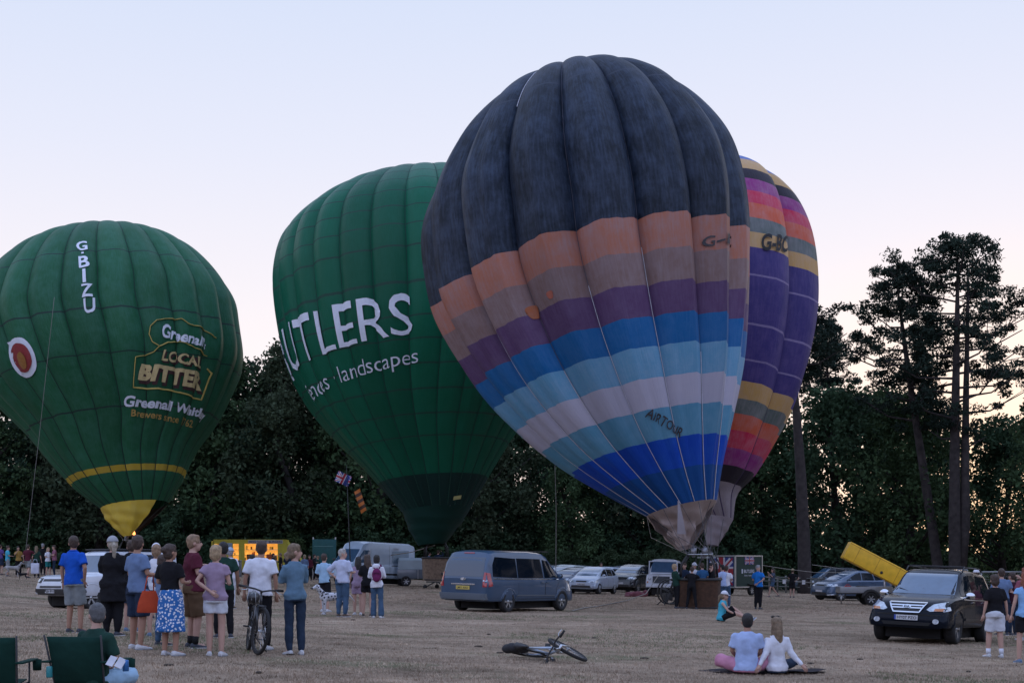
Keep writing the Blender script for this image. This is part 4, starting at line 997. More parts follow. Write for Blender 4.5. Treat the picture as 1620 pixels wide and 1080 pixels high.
V3.decal([(-.50, .95), (.50, .95), (.50, 1.03), (-.50, 1.03)], 'x', 'grille', TRIM); V3.decal([(-.6, .74), (.6, .74), (.6, .80), (-.6, .80)], 'x', 'bumper_slot', TRIM, off=.02)
V3.decal([(-.80, .50), (.80, .50), (.84, .70), (-.84, .70)], 'x', 'bumper_lower', TRIM, off=.03)
for sd in (-1, 1):
    hl = V3.decal([(sd*.56, .90), (sd*.90, .90), (sd*.90, 1.06), (sd*.56, 1.06)], 'x', 'headlight', TRIM, off=.014)
    V3.decal([(sd*.73+.075*cos(a), .98+.06*sin(a)) for a in [2*pi*k/14 for k in range(14)]], 'x', 'lamp_ring', LAMPW, par=hl, off=.03, cell=.3)
V3.plate('LJ21 KTU', 'x', 0, .62, PLW); V3.mirror(.7, .95, 1.3, TRIM)
r_ = MB(); r_.box((-.8, 0, 2.02), (2.4, 1.5, .05), bev=.02); r_.build('roof_rack', TRIM, V3.o)

# ---- silver panel van
st = [(-2.75, .5, 1.2, 2.3, .92, .94, .86), (-2.70, .42, 1.2, 2.42, .98, .98, .88), (-2.4, .4, 1.2, 2.50, .99, .99, .88), (1.0, .4, 1.2, 2.50, .99, .99, .86), (1.35, .4, 1.2, 2.40, .99, .98, .82), (2.05, .4, 1.2, 1.42, .98, .94, .78), (2.2, .4, 1.12, 1.22, .97, .92, .76), (2.62, .4, .92, 1.04, .93, .86, .66), (2.75, .46, .68, .78, .84, .78, .56)]
VANP = paint('light blue grey van paint', (.38, .48, .60), .1, .35)
V4 = Car('panel_van', 'tall silver blue panel van behind the group with the spotted dog', 'van', gd_at(585, 81), radians(-130), st, VANP, wheels=[-1.75, 1.62], wr=.34)
V4.put_wheels(.34, .88, 5); V4.decal([(-.76, 1.30), (.76, 1.30), (.72, 2.05), (-.72, 2.05)], 'x', 'windscreen', GLASS2); V4.both([(.95, 1.28), (1.95, 1.28), (1.85, 1.45), (1.4, 2.0), (.95, 2.0)], 'side_window', GLASS2)
for sd in ('y', '-y'):
    V4.gap([(.88, 2.1), (.88, .5)], sd); V4.gap([(-.6, 2.3), (-.6, .5)], sd); V4.decal([(-2.5, .62), (.8, .62), (.8, .72), (-2.5, .72)], sd, 'side_moulding', TRIM, off=.02, cell=.3)
    V4.decal([(-2.3, 1.15), (-.75, 1.15), (-.75, 1.19), (-2.3, 1.19)], sd, 'side_stripe', TRIM, off=.01, cell=.4)
    V4.decal(None, sd, 'faded_lettering', paint('faded sign paint', (.42, .48, .56), .1), raw=([(( -2.1+x*.26) if sd == '-y' else (-.9-x*.26), 2.05+y*.26) for x, y in text2d('WM', 1, .03)[0]], text2d('WM', 1, .03)[1]), off=.012, thick=0)
V4.both([(-2.2, 1.35), (-.8, 1.32), (-.8, 2.0), (-2.2, 2.1)], 'side_panel', paint('dull van panel', (.21, .29, .37), .35, .4), off=.012, cell=.3)
for sd in (-1, 1): V4.decal([(sd*.5, .82), (sd*.86, .84), (sd*.84, 1.05), (sd*.55, .98)], 'x', 'headlight', LAMPW, off=.015)
V4.mirror(1.9, .95, 1.42, TRIM)

# ---- old white off-road vehicle facing the camera, door open
st = [(-2.2, .6, 1.2, 1.3, .76, .78, .68), (-2.18, .5, 1.2, 1.95, .78, .78, .70), (-.3, .5, 1.2, 1.98, .78, .78, .70), (.25, .5, 1.2, 1.94, .78, .78, .70), (.42, .5, 1.2, 1.30, .78, .78, .70), (.48, .5, 1.18, 1.22, .78, .78, .70), (1.85, .5, 1.14, 1.18, .78, .77, .66), (1.9, .52, 1.0, 1.02, .78, .77, .66)]
V5 = Car('old_off_road_vehicle', 'old square white off-road vehicle with its door open, beside the brown basket', 'car', gd_at(1050, 74.5), radians(-101), st, WHP, wheels=[-1.3, 1.35], wr=.40)
V5.put_wheels(.40, .70, 16, WHP, .24); V5.decal([(-.68, 1.28), (.68, 1.28), (.64, 1.85), (-.64, 1.85)], 'x', 'windscreen', GLASS2)
V5.decal([(-.44, .72), (.44, .72), (.44, 1.08), (-.44, 1.08)], 'x', 'grille', TRIM, off=.02)
for k in range(5):
    z = .76+.065*k; V5.decal([(-.42, z), (.42, z), (.42, z+.02), (-.42, z+.02)], 'x', 'grille_bar', GRYP, off=.035)
for sd in (-1, 1):
    V5.decal([(sd*.60+.09*cos(a), .95+.09*sin(a)) for a in [2*pi*k/16 for k in range(16)]], 'x', 'headlight', LAMPW, off=.03, cell=.3)
    V5.decal([(sd*.70+.04*cos(a), .77+.04*sin(a)) for a in [2*pi*k/12 for k in range(12)]], 'x', 'indicator', LAMPO, off=.03, cell=.3)
b = MB(); b.box((1.98, 0, .56), (.14, 1.56, .13), bev=.02); b.build('bumper', WHP, V5.o)
b = MB(); b.box((2.06, 0, .60), (.02, .52, .115)); pl = b.build('number_plate', PLW, V5.o)
sp = MB(); sp.M = Matrix.Translation((1.3, 0, 1.22)); sp.box((0, 0, 0), (.9, 1.1, .02), bev=.008); sp.build('bonnet_panel', WHP, V5.o)
dr = MB(); dr.M = Matrix.Translation((.40, -.80, 0)) @ Matrix.Rotation(radians(-62+180), 4, 'Z')
dr.box((.42, 0, .86), (.84, .05, .68), bev=.015); dr.box((.03, 0, 1.52), (.05, .04, .66)); dr.box((.82, 0, 1.52), (.05, .04, .66)); dr.box((.42, 0, 1.86), (.84, .04, .05))
do = dr.build('open_door', WHP, V5.o); dg_ = MB(); dg_.M = dr.M; dg_.box((.42, 0, 1.53), (.76, .01, .62)); dg_.build('door_glass', GLASS, do)
for poly in ([(-.9, 1.3), (.1, 1.3), (.05, 1.8), (-.9, 1.8)], [(-2.05, 1.3), (-1.0, 1.3), (-1.0, 1.8), (-2.05, 1.8)]): V5.both(poly, 'side_window', GLASS)

# ---- trailers
TG = mat('bottle green trailer panel', (.004, .026, .02), .6); NAVY = mat('flag blue', (.02, .04, .20), .6); FRED = mat('flag red', (.30, .015, .03), .6); FWH = mat('flag white', (.50, .50, .56), .6)
def union(par, w_, h_, M, name='flag_panel', off=0):
    """crosses on a w x h panel whose local x,y are its plane"""
    def bar(pts, z, m, nm):
        b = MB(); b.M = M; b.prism(pts, .006, Matrix.Translation((0, 0, z))); b.build(nm, m, par)
    bar([(-w_/2, -h_/2), (w_/2, -h_/2), (w_/2, h_/2), (-w_/2, h_/2)], 0, NAVY, name)
    for sg in (-1, 1):
        for (ww, z, m, nm) in ((h_*.11, .006, FWH, 'white_stripe'), (h_*.035, .012, FRED, 'red_stripe')):
            a = Vector((-w_/2, -sg*h_/2)); c = Vector((w_/2, sg*h_/2)); n = (c-a).normalized(); n = Vector((-n.y, n.x))*ww; e = (c-a).normalized()*ww*1.2
            a = a+e; c = c-e; bar([tuple(a+n), tuple(a-n), tuple(c-n), tuple(c+n)], z, m, nm)
    for (ww, z, m, nm) in ((h_*.17, .018, FWH, 'white_cross'), (h_*.10, .024, FRED, 'red_cross')):
        bar([(-w_/2, -ww), (w_/2, -ww), (w_/2, ww), (-w_/2, ww)], z, m, nm+'_bar'); bar([(-ww, -h_/2), (ww, -h_/2), (ww, h_/2), (-ww, h_/2)], z+.003, m, nm+'_bar')
p = gd_at(1163, 82)
T1 = thing('box_trailer', 'dark green box trailer with union flags and white lettering', 'trailer', p, radians(45))
# local: -y side faces right-camera after rotation, -x side faces left-camera
Lx, Wy, Hh = 2.7, 2.0, 1.85; z0 = .5
b = MB(); b.box((Lx/2, Wy/2, z0+Hh/2), (Lx, Wy, Hh)); b.build('body', TG, T1)
b = MB()
for x in (0, Lx):
    for y in (0, Wy): b.box((x, y, z0+Hh/2), (.09, .09, Hh+.06))
for z in (z0, z0+Hh):
    for y in (0, Wy): b.box((Lx/2, y, z), (Lx+.06, .08, .08))
    for x in (0, Lx): b.box((x, Wy/2, z), (.08, Wy+.06, .08))
b.build('frame', STEEL, T1)
MF = Matrix(((0, 0, -1, -.012), (-1, 0, 0, Wy/2), (0, 1, 0, z0+Hh/2), (0, 0, 0, 1)))
union(T1, Wy-.22, Hh-.16, MF)
MS = Matrix(((1, 0, 0, Lx*.52), (0, 0, -1, -.012), (0, 1, 0, z0+Hh-.28), (0, 0, 0, 1)))
union(T1, .95, .44, MS)
def flat_text(par, st, M, size, m, name='lettering', bold=0, th=.006):
    V, Fs, wd = text2d(st, size, bold); b = MB(); b.M = M; b.add([(x-wd/2, y, 0) for x, y in V], Fs); return b.build(name, m, par)
flat_text(T1, 'BUTLERS', MS @ Matrix.Translation((-.02, -.72, .01)), .27, FWH, bold=.02)
flat_text(T1, 'fences · landscapes', MS @ Matrix.Translation((-.02, -.92, .01)), .13, FWH, bold=.01)
b = MB(); b.M = MS; b.box((-.72, -.63, .01), (.14, .26, .01)); b.build('logo', FWH, T1)
for x in (Lx*.60, Lx*.60+.62):
    for sd in (-.02, Wy+.02):
        o = link('wheel', wheel_meshes(.30, .2, 6, ALLOY)[0] if False else add_wheel(T1, x, -1 if sd < 1 else 1, 0, .30, .2, 6).data, T1); bpy.data.objects.remove(o)
for o in [o for o in T1.children if o.name.startswith('wheel')]: o.location.y = .0 if o.location.x and o.rotation_euler.z == 0 else Wy
b = MB(); b.box((Lx*.60+.31, -.08, .66), (1.4, .2, .05), bev=.015); b.build('mudguard', TRIM, T1)
b = MB(); b.tube([(-1.2, Wy/2, .45), (0, Wy*.3, .45)], .04, 6); b.tube([(-1.2, Wy/2, .45), (0, Wy*.7, .45)], .04, 6); b.tube([(-1.1, Wy/2, .5), (-1.1, Wy/2, 0)], .03, 6); b.build('drawbar', STEEL, T1)

# covered trailer behind the silver van
T2 = thing('covered_trailer', 'low trailer with a pale box cover parked between the silver van and the wicker basket', 'trailer', gd_at(661, 82), radians(8))
b = MB(); b.box((0, 0, .72), (2.5, 1.6, .55), bev=.02); b.build('body', GRYP, T2)
rg = []
for x, k in ((-1.2, .8), (-1.15, 1), (-.3, 1), (1.1, 1), (1.2, .8)): rg.append([(x, -.76, 1.0), (x, -.76, 1.0+.52*k), (x, -.6, 1.0+.66*k), (x, .6, 1.0+.66*k), (x, .76, 1.0+.52*k), (x, .76, 1.0)])
b = MB(); b.loft(rg, smooth=False); b.build('cover', paint('pale trailer cover', (.34, .42, .48), .05, .6), T2)
for x in (-.05, .9): b = MB(); b.box((x, -.82, .7), (.04, .03, .55)); b.build('rib', STEEL, T2)
add_wheel(T2, -.75, -1, .82, .30); add_wheel(T2, -.75, 1, .82, .30)
b = MB(); b.tube([(1.2, 0, .5), (2.3, 0, .48)], .04); b.tube([(2.1, 0, .5), (2.0, -.1, 0.02)], .03); b.build('drawbar', STEEL, T2)
# wheeled trolley under the wicker basket
tr = gd_at(690, 76.4); tr2 = thing('basket_trolley', 'small wheeled trolley under the tan wicker basket', 'trolley', tr)
b = MB(); b.box((0, .5, .38), (1.1, .9, .06)); b.tube([(-.1, .2, .36), (-.55, -.1, .12)], .03); b.tube([(.1, .2, .36), (.45, -.1, .12)], .03); b.tube([(0, .8, .36), (0, .9, .1)], .03); b.build('frame', TRIM, tr2)
for x, y in ((-.6, -.12), (.5, -.12), (0, .9)): o = MB(); o.lathe([(.0, -.04), (.11, -.04), (.12, 0), (.11, .04), (0, .04)], 14, 'y', c=(x, y, .12)); o.build('castor', TYRE, tr2)

# flat trailer with red can, in front of the dark blue off-road car
p = gp(1374, 957); T3 = thing('flat_trailer', 'low flat open trailer in front of the dark blue off-road car', 'trailer', p, radians(-4))
b = MB(); b.box((-.1, .7, .60), (2.5, 1.4, .07)); b.build('bed', TRIM, T3)
for y in (0, 1.4): b = MB(); b.box((-.1, y, .76), (2.5, .04, .30), bev=.01); b.build('side_board', paint('galvanised board', (.30, .32, .35), .4, .5), T3)
for x in (-1.35, 1.15): b = MB(); b.box((x, .7, .76), (.04, 1.4, .30), bev=.01); b.build('end_board', MATS['galvanised board'], T3)
for sd in (-1, 1): o = add_wheel(T3, .1, sd, .0, .31, .2, 6); o.location.y = -.1 if sd < 0 else 1.5
for y in (-.1, 1.5):
    b = MB(); b.tube([(.1+cos(a)*.38, y, .33+sin(a)*.38) for a in np.linspace(.1, pi-.1, 9)], .05, 6, flat=2); b.build('mudguard', TRIM, T3)
b = MB(); b.tube([(-1.35, .7, .5), (-1.9, .7, .48)], .035); b.tube([(-1.3, .1, .6), (-1.3, .1, .02)], .03); b.build('prop_stand', STEEL, T3)
b = MB(); b.box((0, 0, .16), (.30, .2, .32), bev=.03); b.tube([(-.09, 0, .33), (-.05, 0, .39), (.05, 0, .39), (.09, 0, .33)], .015); o = b.build('fuel_can', mat('red can', (.35, .03, .04), .5), None, label='red can standing at the left end of the flat trailer', cat='can'); o.location = p+Vector((-.95, .3, .64))
b = MB(); rr = random.Random(3)
for i in range(5): b.ell((-.3+.16*i, .05*(-1)**i, .12+.05*(i % 2)), (.2, .2, .14+.03*(i % 3)), 12, 8)
o = b.build('dark_bag', mat('black holdall', (.02, .02, .024), .8, bump=.4, bscale=8), None, label='heap of black bags on the flat trailer beside the red can', cat='bag'); remesh(o, .03, 2); LATE.append((o, None)); o.location = p+Vector((-.25, .45, .64))
# the big yellow box leaning up out of the trailer
M = Vector(((1385-810)/F*67.2, 67.2, 0)); YB = mat('yellow padded vinyl', (.80, .46, .02), .5, var=.12, scale=3, bump=.15, bscale=5)
za = CZ-(893.5-HZ)/F*67.2
yb = thing('yellow_box', 'long yellow padded box raised at a slant above the flat trailer', 'padded box', (M.x, M.y, za)); 
R = Matrix.Rotation(radians(27.5), 4, 'Y'); b = MB(); b.box((0, 0, 0), (3.25, .62, .86), rot=R, bev=.035); yo = b.build('body', YB, yb)
b = MB()
for x in (-1.08, 0, 1.08):
    for y in (-.313,): b.box(R @ Vector((x, y, 0)), (.018, .012, .86), rot=R)
b.box(R @ Vector((0, -.313, .36)), (3.2, .012, .018), rot=R); b.build('seam', mat('yellow seam', (.40, .20, .02), .7), yb)
b = MB(); b.lathe([(0, -.33), (.07, -.33), (.07, -.30)], 14, 'y', c=R @ Vector((.35, 0, -.22))); b.build('hole_cap', TRIM, yb)
b = MB(); b.tube([R @ Vector((1.5, 0, 0)), R @ Vector((1.5, 0, 0))+Vector((0, 0, -.9))], .05); b.tube([R @ Vector((.5, 0, 0)), R @ Vector((.5, 0, 0))+Vector((0, 0, -1.5))], .05); b.build('support_leg', STEEL, yb)

# yellow food van with its lit hatch
p = gd_at(395, 97); FV = thing('food_van', 'yellow food van with warm light spilling from its open serving hatches', 'food van', p, radians(2))
YV = mat('food van yellow', (.42, .36, .03), .5, var=.1); WARM = mat('kitchen wall with painted glow', (.6, .4, .15), .7, emit=(1, .40, .07), em=.55, var=.5, scale=3)  # wall glows by its own emission, standing in for kitchen light on it
LL, HH = 5.0, 2.15
b = MB(); b.box((0, .9, .45+.35), (LL, 1.9, .7)); b.box((0, 1.83, 1.6), (LL, .05, HH-.6)); b.box((0, .9, .45+HH), (LL, 1.95, .08)); b.box((-LL/2+.03, .9, 1.5), (.06, 1.9, HH-.4)); b.box((LL/2-.03, .9, 1.5), (.06, 1.9, HH-.4))
for x0, x1 in ((-2.65, -2.55), (-1.75, -1.15), (-.75, -.35), (.75, 1.0), (1.95, 2.65)): b.box(((x0+x1)/2, -.03, 1.82), (x1-x0, .06, 1.42))
b.box((0, -.03, 2.46), (LL, .065, .22)); b.build('body', YV, FV)
b = MB(); b.box((0, 1.7, 1.75), (LL-.2, .05, 1.3)); b.build('kitchen_wall', WARM, FV)
for x0, x1 in ((-2.55, -1.75), (-1.15, -.75), (-.35, .75), (1.0, 1.95)):
    b = MB(); b.box(((x0+x1)/2, -.06, 1.16), (x1-x0, .3, .05)); b.build('counter', STEEL, FV)
for k, (x, w_, c) in enumerate(((-2.2, .5, (.2, .05, .02)), (-.1, .35, (.12, .06, .03)), (.45, .3, (.5, .45, .35)), (1.3, .4, (.3, .08, .03)), (1.7, .22, (.12, .12, .10)))):
    b = MB(); b.box((x, .5, 1.35+.1*(k % 2)), (w_, .3, .35), bev=.03); b.build('kitchen_unit', mat('unit%d' % k, c, .6), FV)
for z_ in (1.55, 1.95): b = MB(); b.box((0, 1.6, z_), (LL-.3, .25, .04)); b.build('shelf', STEEL, FV)
rs = random.Random(8)
for k in range(34): b = MB(); b.lathe([(0, 0), (.06, 0), (.06, .14+.1*rs.random()), (0, .2)], 8, 'z', c=(rs.uniform(-2.3, 2.3), 1.58, rs.choice((1.57, 1.97, 1.2)))); b.build('jar', mat('jar%d' % (k % 4), ((.3, .04, .02), (.5, .4, .2), (.1, .12, .05), (.15, .06, .03))[k % 4], .5), FV)
b = MB(); b.box((.1, .9, 2.52), (.9, .12, .05)); o = b.build('strip_lamp', mat('lamp tube', (.8, .7, .5), emit=(1, .75, .4), em=2.5), FV)
b = MB(); b.M = Matrix.Translation((-1.45, -.05, 2.0)); b.box((0, 0, 0), (.5, .03, .8), bev=.01); b.build('menu_board', mat('grey menu board', (.22, .28, .34), .6), FV)
MFV = Matrix(((1, 0, 0, 1.1), (0, 0, -1, -.075), (0, 1, 0, 2.42), (0, 0, 0, 1)))
b = MB(); b.M = MFV; b.box((0, .06, 0), (2.4, .24, .02)); b.build('sign_board', mat('grey sign board', (.30, .30, .33), .6), FV); flat_text(FV, 'HOG ROAST  BURGERS', MFV @ Matrix.Translation((0, -.01, .012)), .22, INK, bold=.02)
b = MB(); b.prism([(0, 0), (1.5, -1.9), (1.5, -2.0), (-.02, -.08)], .04, Matrix(((1, 0, 0, LL/2), (0, 0, -1, -.05), (0, 1, 0, 2.55), (0, 0, 0, 1)))); b.add([(LL/2, -.02, 2.55), (LL/2+1.45, -.02, .62), (LL/2+1.45, 1.7, .62), (LL/2, 1.7, 2.55), (LL/2, .0, 2.51), (LL/2+1.45, .0, .58), (LL/2+1.45, 1.7, .58), (LL/2, 1.7, 2.51)], [(0, 1, 2, 3), (7, 6, 5, 4), (0, 4, 5, 1), (1, 5, 6, 2), (2, 6, 7, 3)]); b.build('side_awning', YV, FV)
for x in (-1.6, 1.6): add_wheel(FV, x, -1, .0, .3)
b = MB(); b.box((-.1, .9, .38), (4.6, 1.6, .12)); b.build('chassis', TRIM, FV)
ll = bpy.data.lights.new('hatch_lamp', 'AREA'); ll.energy = 60; ll.color = (1, .6, .22); ll.shape = 'RECTANGLE'; ll.size = 4.5; ll.size_y = .6
lo_ = bpy.data.objects.new('hatch_lamp', ll); COL.objects.link(lo_); lo_.parent = FV; lo_.location = (0, .9, 2.48); lo_.rotation_euler = (radians(-25), 0, 0)
b = MB(); b.box((0, 0, .55), (.62, .6, 1.1), bev=.04); b.box((0, 0, 1.12), (.66, .64, .07), bev=.02); o = b.build('wheelie_bin', mat('grey bin', (.13, .15, .18), .6), None, label='grey wheeled bin in front of the left part of the food van', cat='bin'); o.location = gd_at(374, 94.5)
# green sign board
S1 = thing('sign_board', 'teal green board on two posts behind the youth in the light blue top', 'sign', gd_at(513, 100))
b = MB(); b.box((0, 0, 1.85), (1.7, .06, 2.0), bev=.01); b.build('board', mat('teal board', (.012, .09, .095), .6), S1)
for x in (-.8, .8): b = MB(); b.box((x, .06, 1.5), (.09, .08, 3.0)); b.build('post', STEEL, S1)
b = MB(); b.box((-.05, -.035, 2.35), (1.4, .01, .05)); b.build('printed_line', mat('faint teal line', (.10, .22, .22), .6), S1)

# wooden fence with netting at the right
FN = thing('wooden_fence', 'low post and rail fence with green netting running below the thick pine trunk', 'fence', gd_at(1290, 97))
o0 = FN.location; a = gd_at(1204, 99)-o0; c = gd_at(1420, 95)-o0; WOOD = mat('weathered fence wood', (.13, .13, .12), .9, var=.3)
NP = 17
for i in range(NP):
    q = a.lerp(c, i/(NP-1)); q.z = G(q.x+o0.x, q.y+o0.y)-o0.z
    b = MB(); b.tube([q+Vector((0, 0, -.2)), q+Vector((0, 0, 1.22+.06*sin(i*2.2)))], .075, 7); b.build('post', WOOD, FN)
for z in (.45, .8, 1.1):
    for i in range(NP-1):
        p0 = a.lerp(c, i/(NP-1)); p1 = a.lerp(c, (i+1)/(NP-1)); p0.z = G(p0.x+o0.x, p0.y+o0.y)-o0.z+z; p1.z = G(p1.x+o0.x, p1.y+o0.y)-o0.z+z
        b = MB(); b.tube([p0+Vector((0, -.08, 0)), p1+Vector((0, -.08, 0))], .035, 5); b.build('rail', WOOD, FN)
b = MB(); n_ = 120
for i in range(n_):
    q = a.lerp(c, i/n_); zz = G(q.x+o0.x, q.y+o0.y)-o0.z; b.tube([q+Vector((0, .09, zz-q.z)), q+Vector((0, .09, zz-q.z+1.05))], .012, 3, cap=False)
for z in np.linspace(.1, 1.0, 8): b.tube([a+Vector((0, .1, G(*(a+o0).xy)-o0.z-a.z+z)), c+Vector((0, .1, G(*(c+o0).xy)-o0.z-c.z+z))], .012, 3, cap=False)
b.build('netting', mat('green netting', (.03, .07, .06), .8), FN, kind='stuff')
for px, lab, c_ in ((1243, 'white notice on the fence left of the capped man', (.5, .5, .5)), (1274, 'small white notice fixed to the fence below the thick pine trunk', (.45, .47, .5))):
    q = gd_at(px, 96.6); b = MB(); b.box((0, 0, 0), (.22, .02, .28)); o = b.build('notice', mat('notice', (.5, .5, .52), .6), None, label=lab, cat='notice'); o.location = q+Vector((0, .55, .8))
# goal frames
for px, lab in ((1498, 'white metal goal frame showing above the roof of the black car'), (1585, 'white metal goal frame at the right edge behind the standing people')):
    g = thing('goal_frame', lab, 'goal', gd_at(px, 97), radians(3), 'small football goals by the trees'); GM = mat('dull white tube', (.30, .31, .33), .5)
    for x in (-1.45, 1.45): b = MB(); b.tube([(x, 0, 0), (x, 0, 1.95)], .05, 8); b.build('post', GM, g)
    b = MB(); b.tube([(-1.45, 0, 1.95), (1.45, 0, 1.95)], .05, 8); b.build('crossbar', GM, g)
    b = MB(); b.tube([(-1.45, 0, 1.95), (-1.45, .8, 1.6), (-1.45, 1.3, 0), (1.45, 1.3, 0), (1.45, .8, 1.6), (1.45, 0, 1.95)], .025, 5); b.build('back_frame', GM, g)
    b = MB()
    for k in range(25): x = -1.45+2.9*k/24; b.tube([(x, 0, 1.95), (x, .8, 1.6), (x, 1.3, 0)], .008, 3, cap=False)
    for k in range(10): f = k/9; b.tube([(-1.45, .8+.5*f, 1.6*(1-f)), (1.45, .8+.5*f, 1.6*(1-f))], .008, 3, cap=False)
    b.build('net', GM, g, kind='stuff')
# flags on a thin pole
fp = gd_at(556, 70); FP = thing('flag_pole', 'thin leaning pole between the trees and the bright green balloon', 'pole', fp)
def P_(px, py, d=70): return W(px, py, d)-fp
b = MB(); b.tube([Vector((0, 0, -.1)), P_(548, 735)], [.035, .012], 6); b.build('pole', mat('dark pole', (.03, .03, .03), .6), FP)
def flag(c, w_, h_, tilt, kind):
    o = thing('flag', 'small union flag fluttering in front of the dark trees' if kind == 'u' else 'narrow orange and black striped streamer just below the union flag', 'flag', c)
    Rm = Matrix.Rotation(radians(tilt), 4, 'Y')
    if kind == 'u':
        def wave(p): return Rm @ Vector((p.x, p.y+.10*sin(p.x*9+p.z*3), p.z))
        n0 = len(bpy.data.objects); union(o, w_, h_, Matrix(((1, 0, 0, 0), (0, 0, -1, 0), (0, 1, 0, 0), (0, 0, 0, 1))), 'flag_cloth')
        for ch in o.children:
            me = ch.data; bm = bmesh.new(); bm.from_mesh(me)
            for k in range(1, 9): bmesh.ops.bisect_plane(bm, geom=bm.verts[:]+bm.edges[:]+bm.faces[:], plane_co=(-w_/2+w_*k/9, 0, 0), plane_no=(1, 0, 0))
            for v in bm.verts: v.co = wave(v.co)
            bm.to_mesh(me); bm.free()
    else:
        OR = mat('orange cloth', (.55, .16, .03), .6, trans=.3); BK = mat('dark cloth', (.05, .02, .01), .7)
        for k in range(7):
            b = MB(); z1, z2 = -k*h_/7, -(k+1)*h_/7
            b.loft([[Rm @ Vector((-w_/2+w_*f, .08*sin(f*3+z*4), z+.25*w_*f)) for f in np.linspace(0, 1, 6)] for z in np.linspace(z1, z2, 3)], cap=False, closed=False)
            b.build('orange_stripe' if k % 2 == 0 else 'dark_stripe', OR if k % 2 == 0 else BK, o)
flag(W(543, 757, 70), .75, .55, 25, 'u'); flag(W(565, 776, 70), .32, 1.15, -18, 's')
# tethers
def rope(name, pts, r, m, lab):
    P = [Vector(p) for p in pts]; b = MB(); Q = []
    for i in range(len(P)-1):
        for k in range(6): f = k/6; Q.append(P[i].lerp(P[i+1], f))
    Q.append(P[-1]); c = Q[0].copy(); b.tube([q-c for q in Q], r, 5); o = b.build(name, m, None, label=lab, cat='rope'); o.location = c
DR = mat('grey rope', (.20, .19, .18), .9)
def gz(px, d, h=.02): v = gd_at(px, d); v.z += h; return v
rope('tether_rope', [W(86, 470, 74), W(62, 690, 75), gz(36, 76)], .013, DR, 'long thin tether hanging down the left side of the dark green balloon')
rope('tether_rope', [W(878, 735, 60), W(880, 810, 60), gz(879, 60)], .015, DR, 'thin vertical rope between the trees and the bonnet of the people carrier')
rope('tether_rope', [W(688, 862, 76.5), W(650, 873, 79), W(603, 880, 82)], .03, ROPE, 'taut rope from the wicker basket frame to the silver van')
rope('ground_rope', [gz(905, 47), gz(925, 50, .03), gz(945, 52), gz(990, 60, .05), gz(1022, 68, .25), W(1042, 909, 71.5)], .022, ROPE, 'pale rope lying on the grass towards the old white off-road vehicle')
rope('guard_rope', [W(1202, 893, 86), W(1240, 899, 88), W(1290, 905, 90), W(1330, 905, 80)], .018, ROPE, 'taut rope from the box trailer roof to the dark blue off-road car')
rope('guard_rope', [W(1285, 893, 90), W(1310, 896, 90), W(1335, 900, 80)], .018, ROPE, 'short pale rope above the fence beside the thick pine trunk')
rope('guard_rope', [W(1204, 911, 93), W(1240, 916, 96), W(1290, 922, 96)], .02, ROPE, 'lower slack rope crossing in front of the fence')
# crumpled red bag
p = gp(1006, 943); b = MB(); rr = random.Random(4)
for i in range(16): b.ell((rr.uniform(-.55, .55), rr.uniform(-.3, .3), rr.uniform(.02, .16)), (rr.uniform(.14, .34), rr.uniform(.12, .25), rr.uniform(.08, .2)), 10, 7, rot=Matrix.Rotation(rr.random()*3, 3, 'Z'))
o = b.build('crumpled_sack', mat('dull red canvas', (.16, .045, .06), .85, var=.3, bump=1, bscale=6), None, label='crumpled dull red sack lying on the grass in front of the parked cars', cat='sack'); remesh(o, .035, 1); LATE.append((o, None)); o.location = p
# inflation fan by the basket
p = gd_at(1062, 56.5); fn = thing('inflation_fan', 'round black inflation fan in a wire cage beside the brown basket', 'fan', p, radians(25))
b = MB(); b.tube([(0+.5*cos(a), 0, .56+.5*sin(a)) for a in np.linspace(0, 2*pi, 25)], .035, 6); b.tube([(.5*cos(a), .25, .56+.5*sin(a)) for a in np.linspace(0, 2*pi, 25)], .03, 6); b.build('guard_ring', TRIM, fn)
b = MB()
for r_ in (.12, .24, .36): b.tube([(r_*cos(a), -.02, .56+r_*sin(a)) for a in np.linspace(0, 2*pi, 21)], .008, 4)
b.build('cage', TRIM, fn)
for k in range(4):
    a = k*pi/2+.4; b = MB(); b.M = Matrix.Translation((0, .12, .56)) @ Matrix.Rotation(a, 4, 'Y'); b.box((.24, 0, 0), (.42, .03, .13), rot=Matrix.Rotation(.5, 4, 'X'), bev=.01); b.build('blade', DARKM, fn)
b = MB(); b.box((0, .3, .35), (.35, .3, .3), bev=.03); b.build('engine', DARKM, fn)
for x in (-.4, .4): b = MB(); b.tube([(x, -.15, .02), (x*.8, .12, .25), (x, .45, .02)], .025, 6); b.build('leg', TRIM, fn)

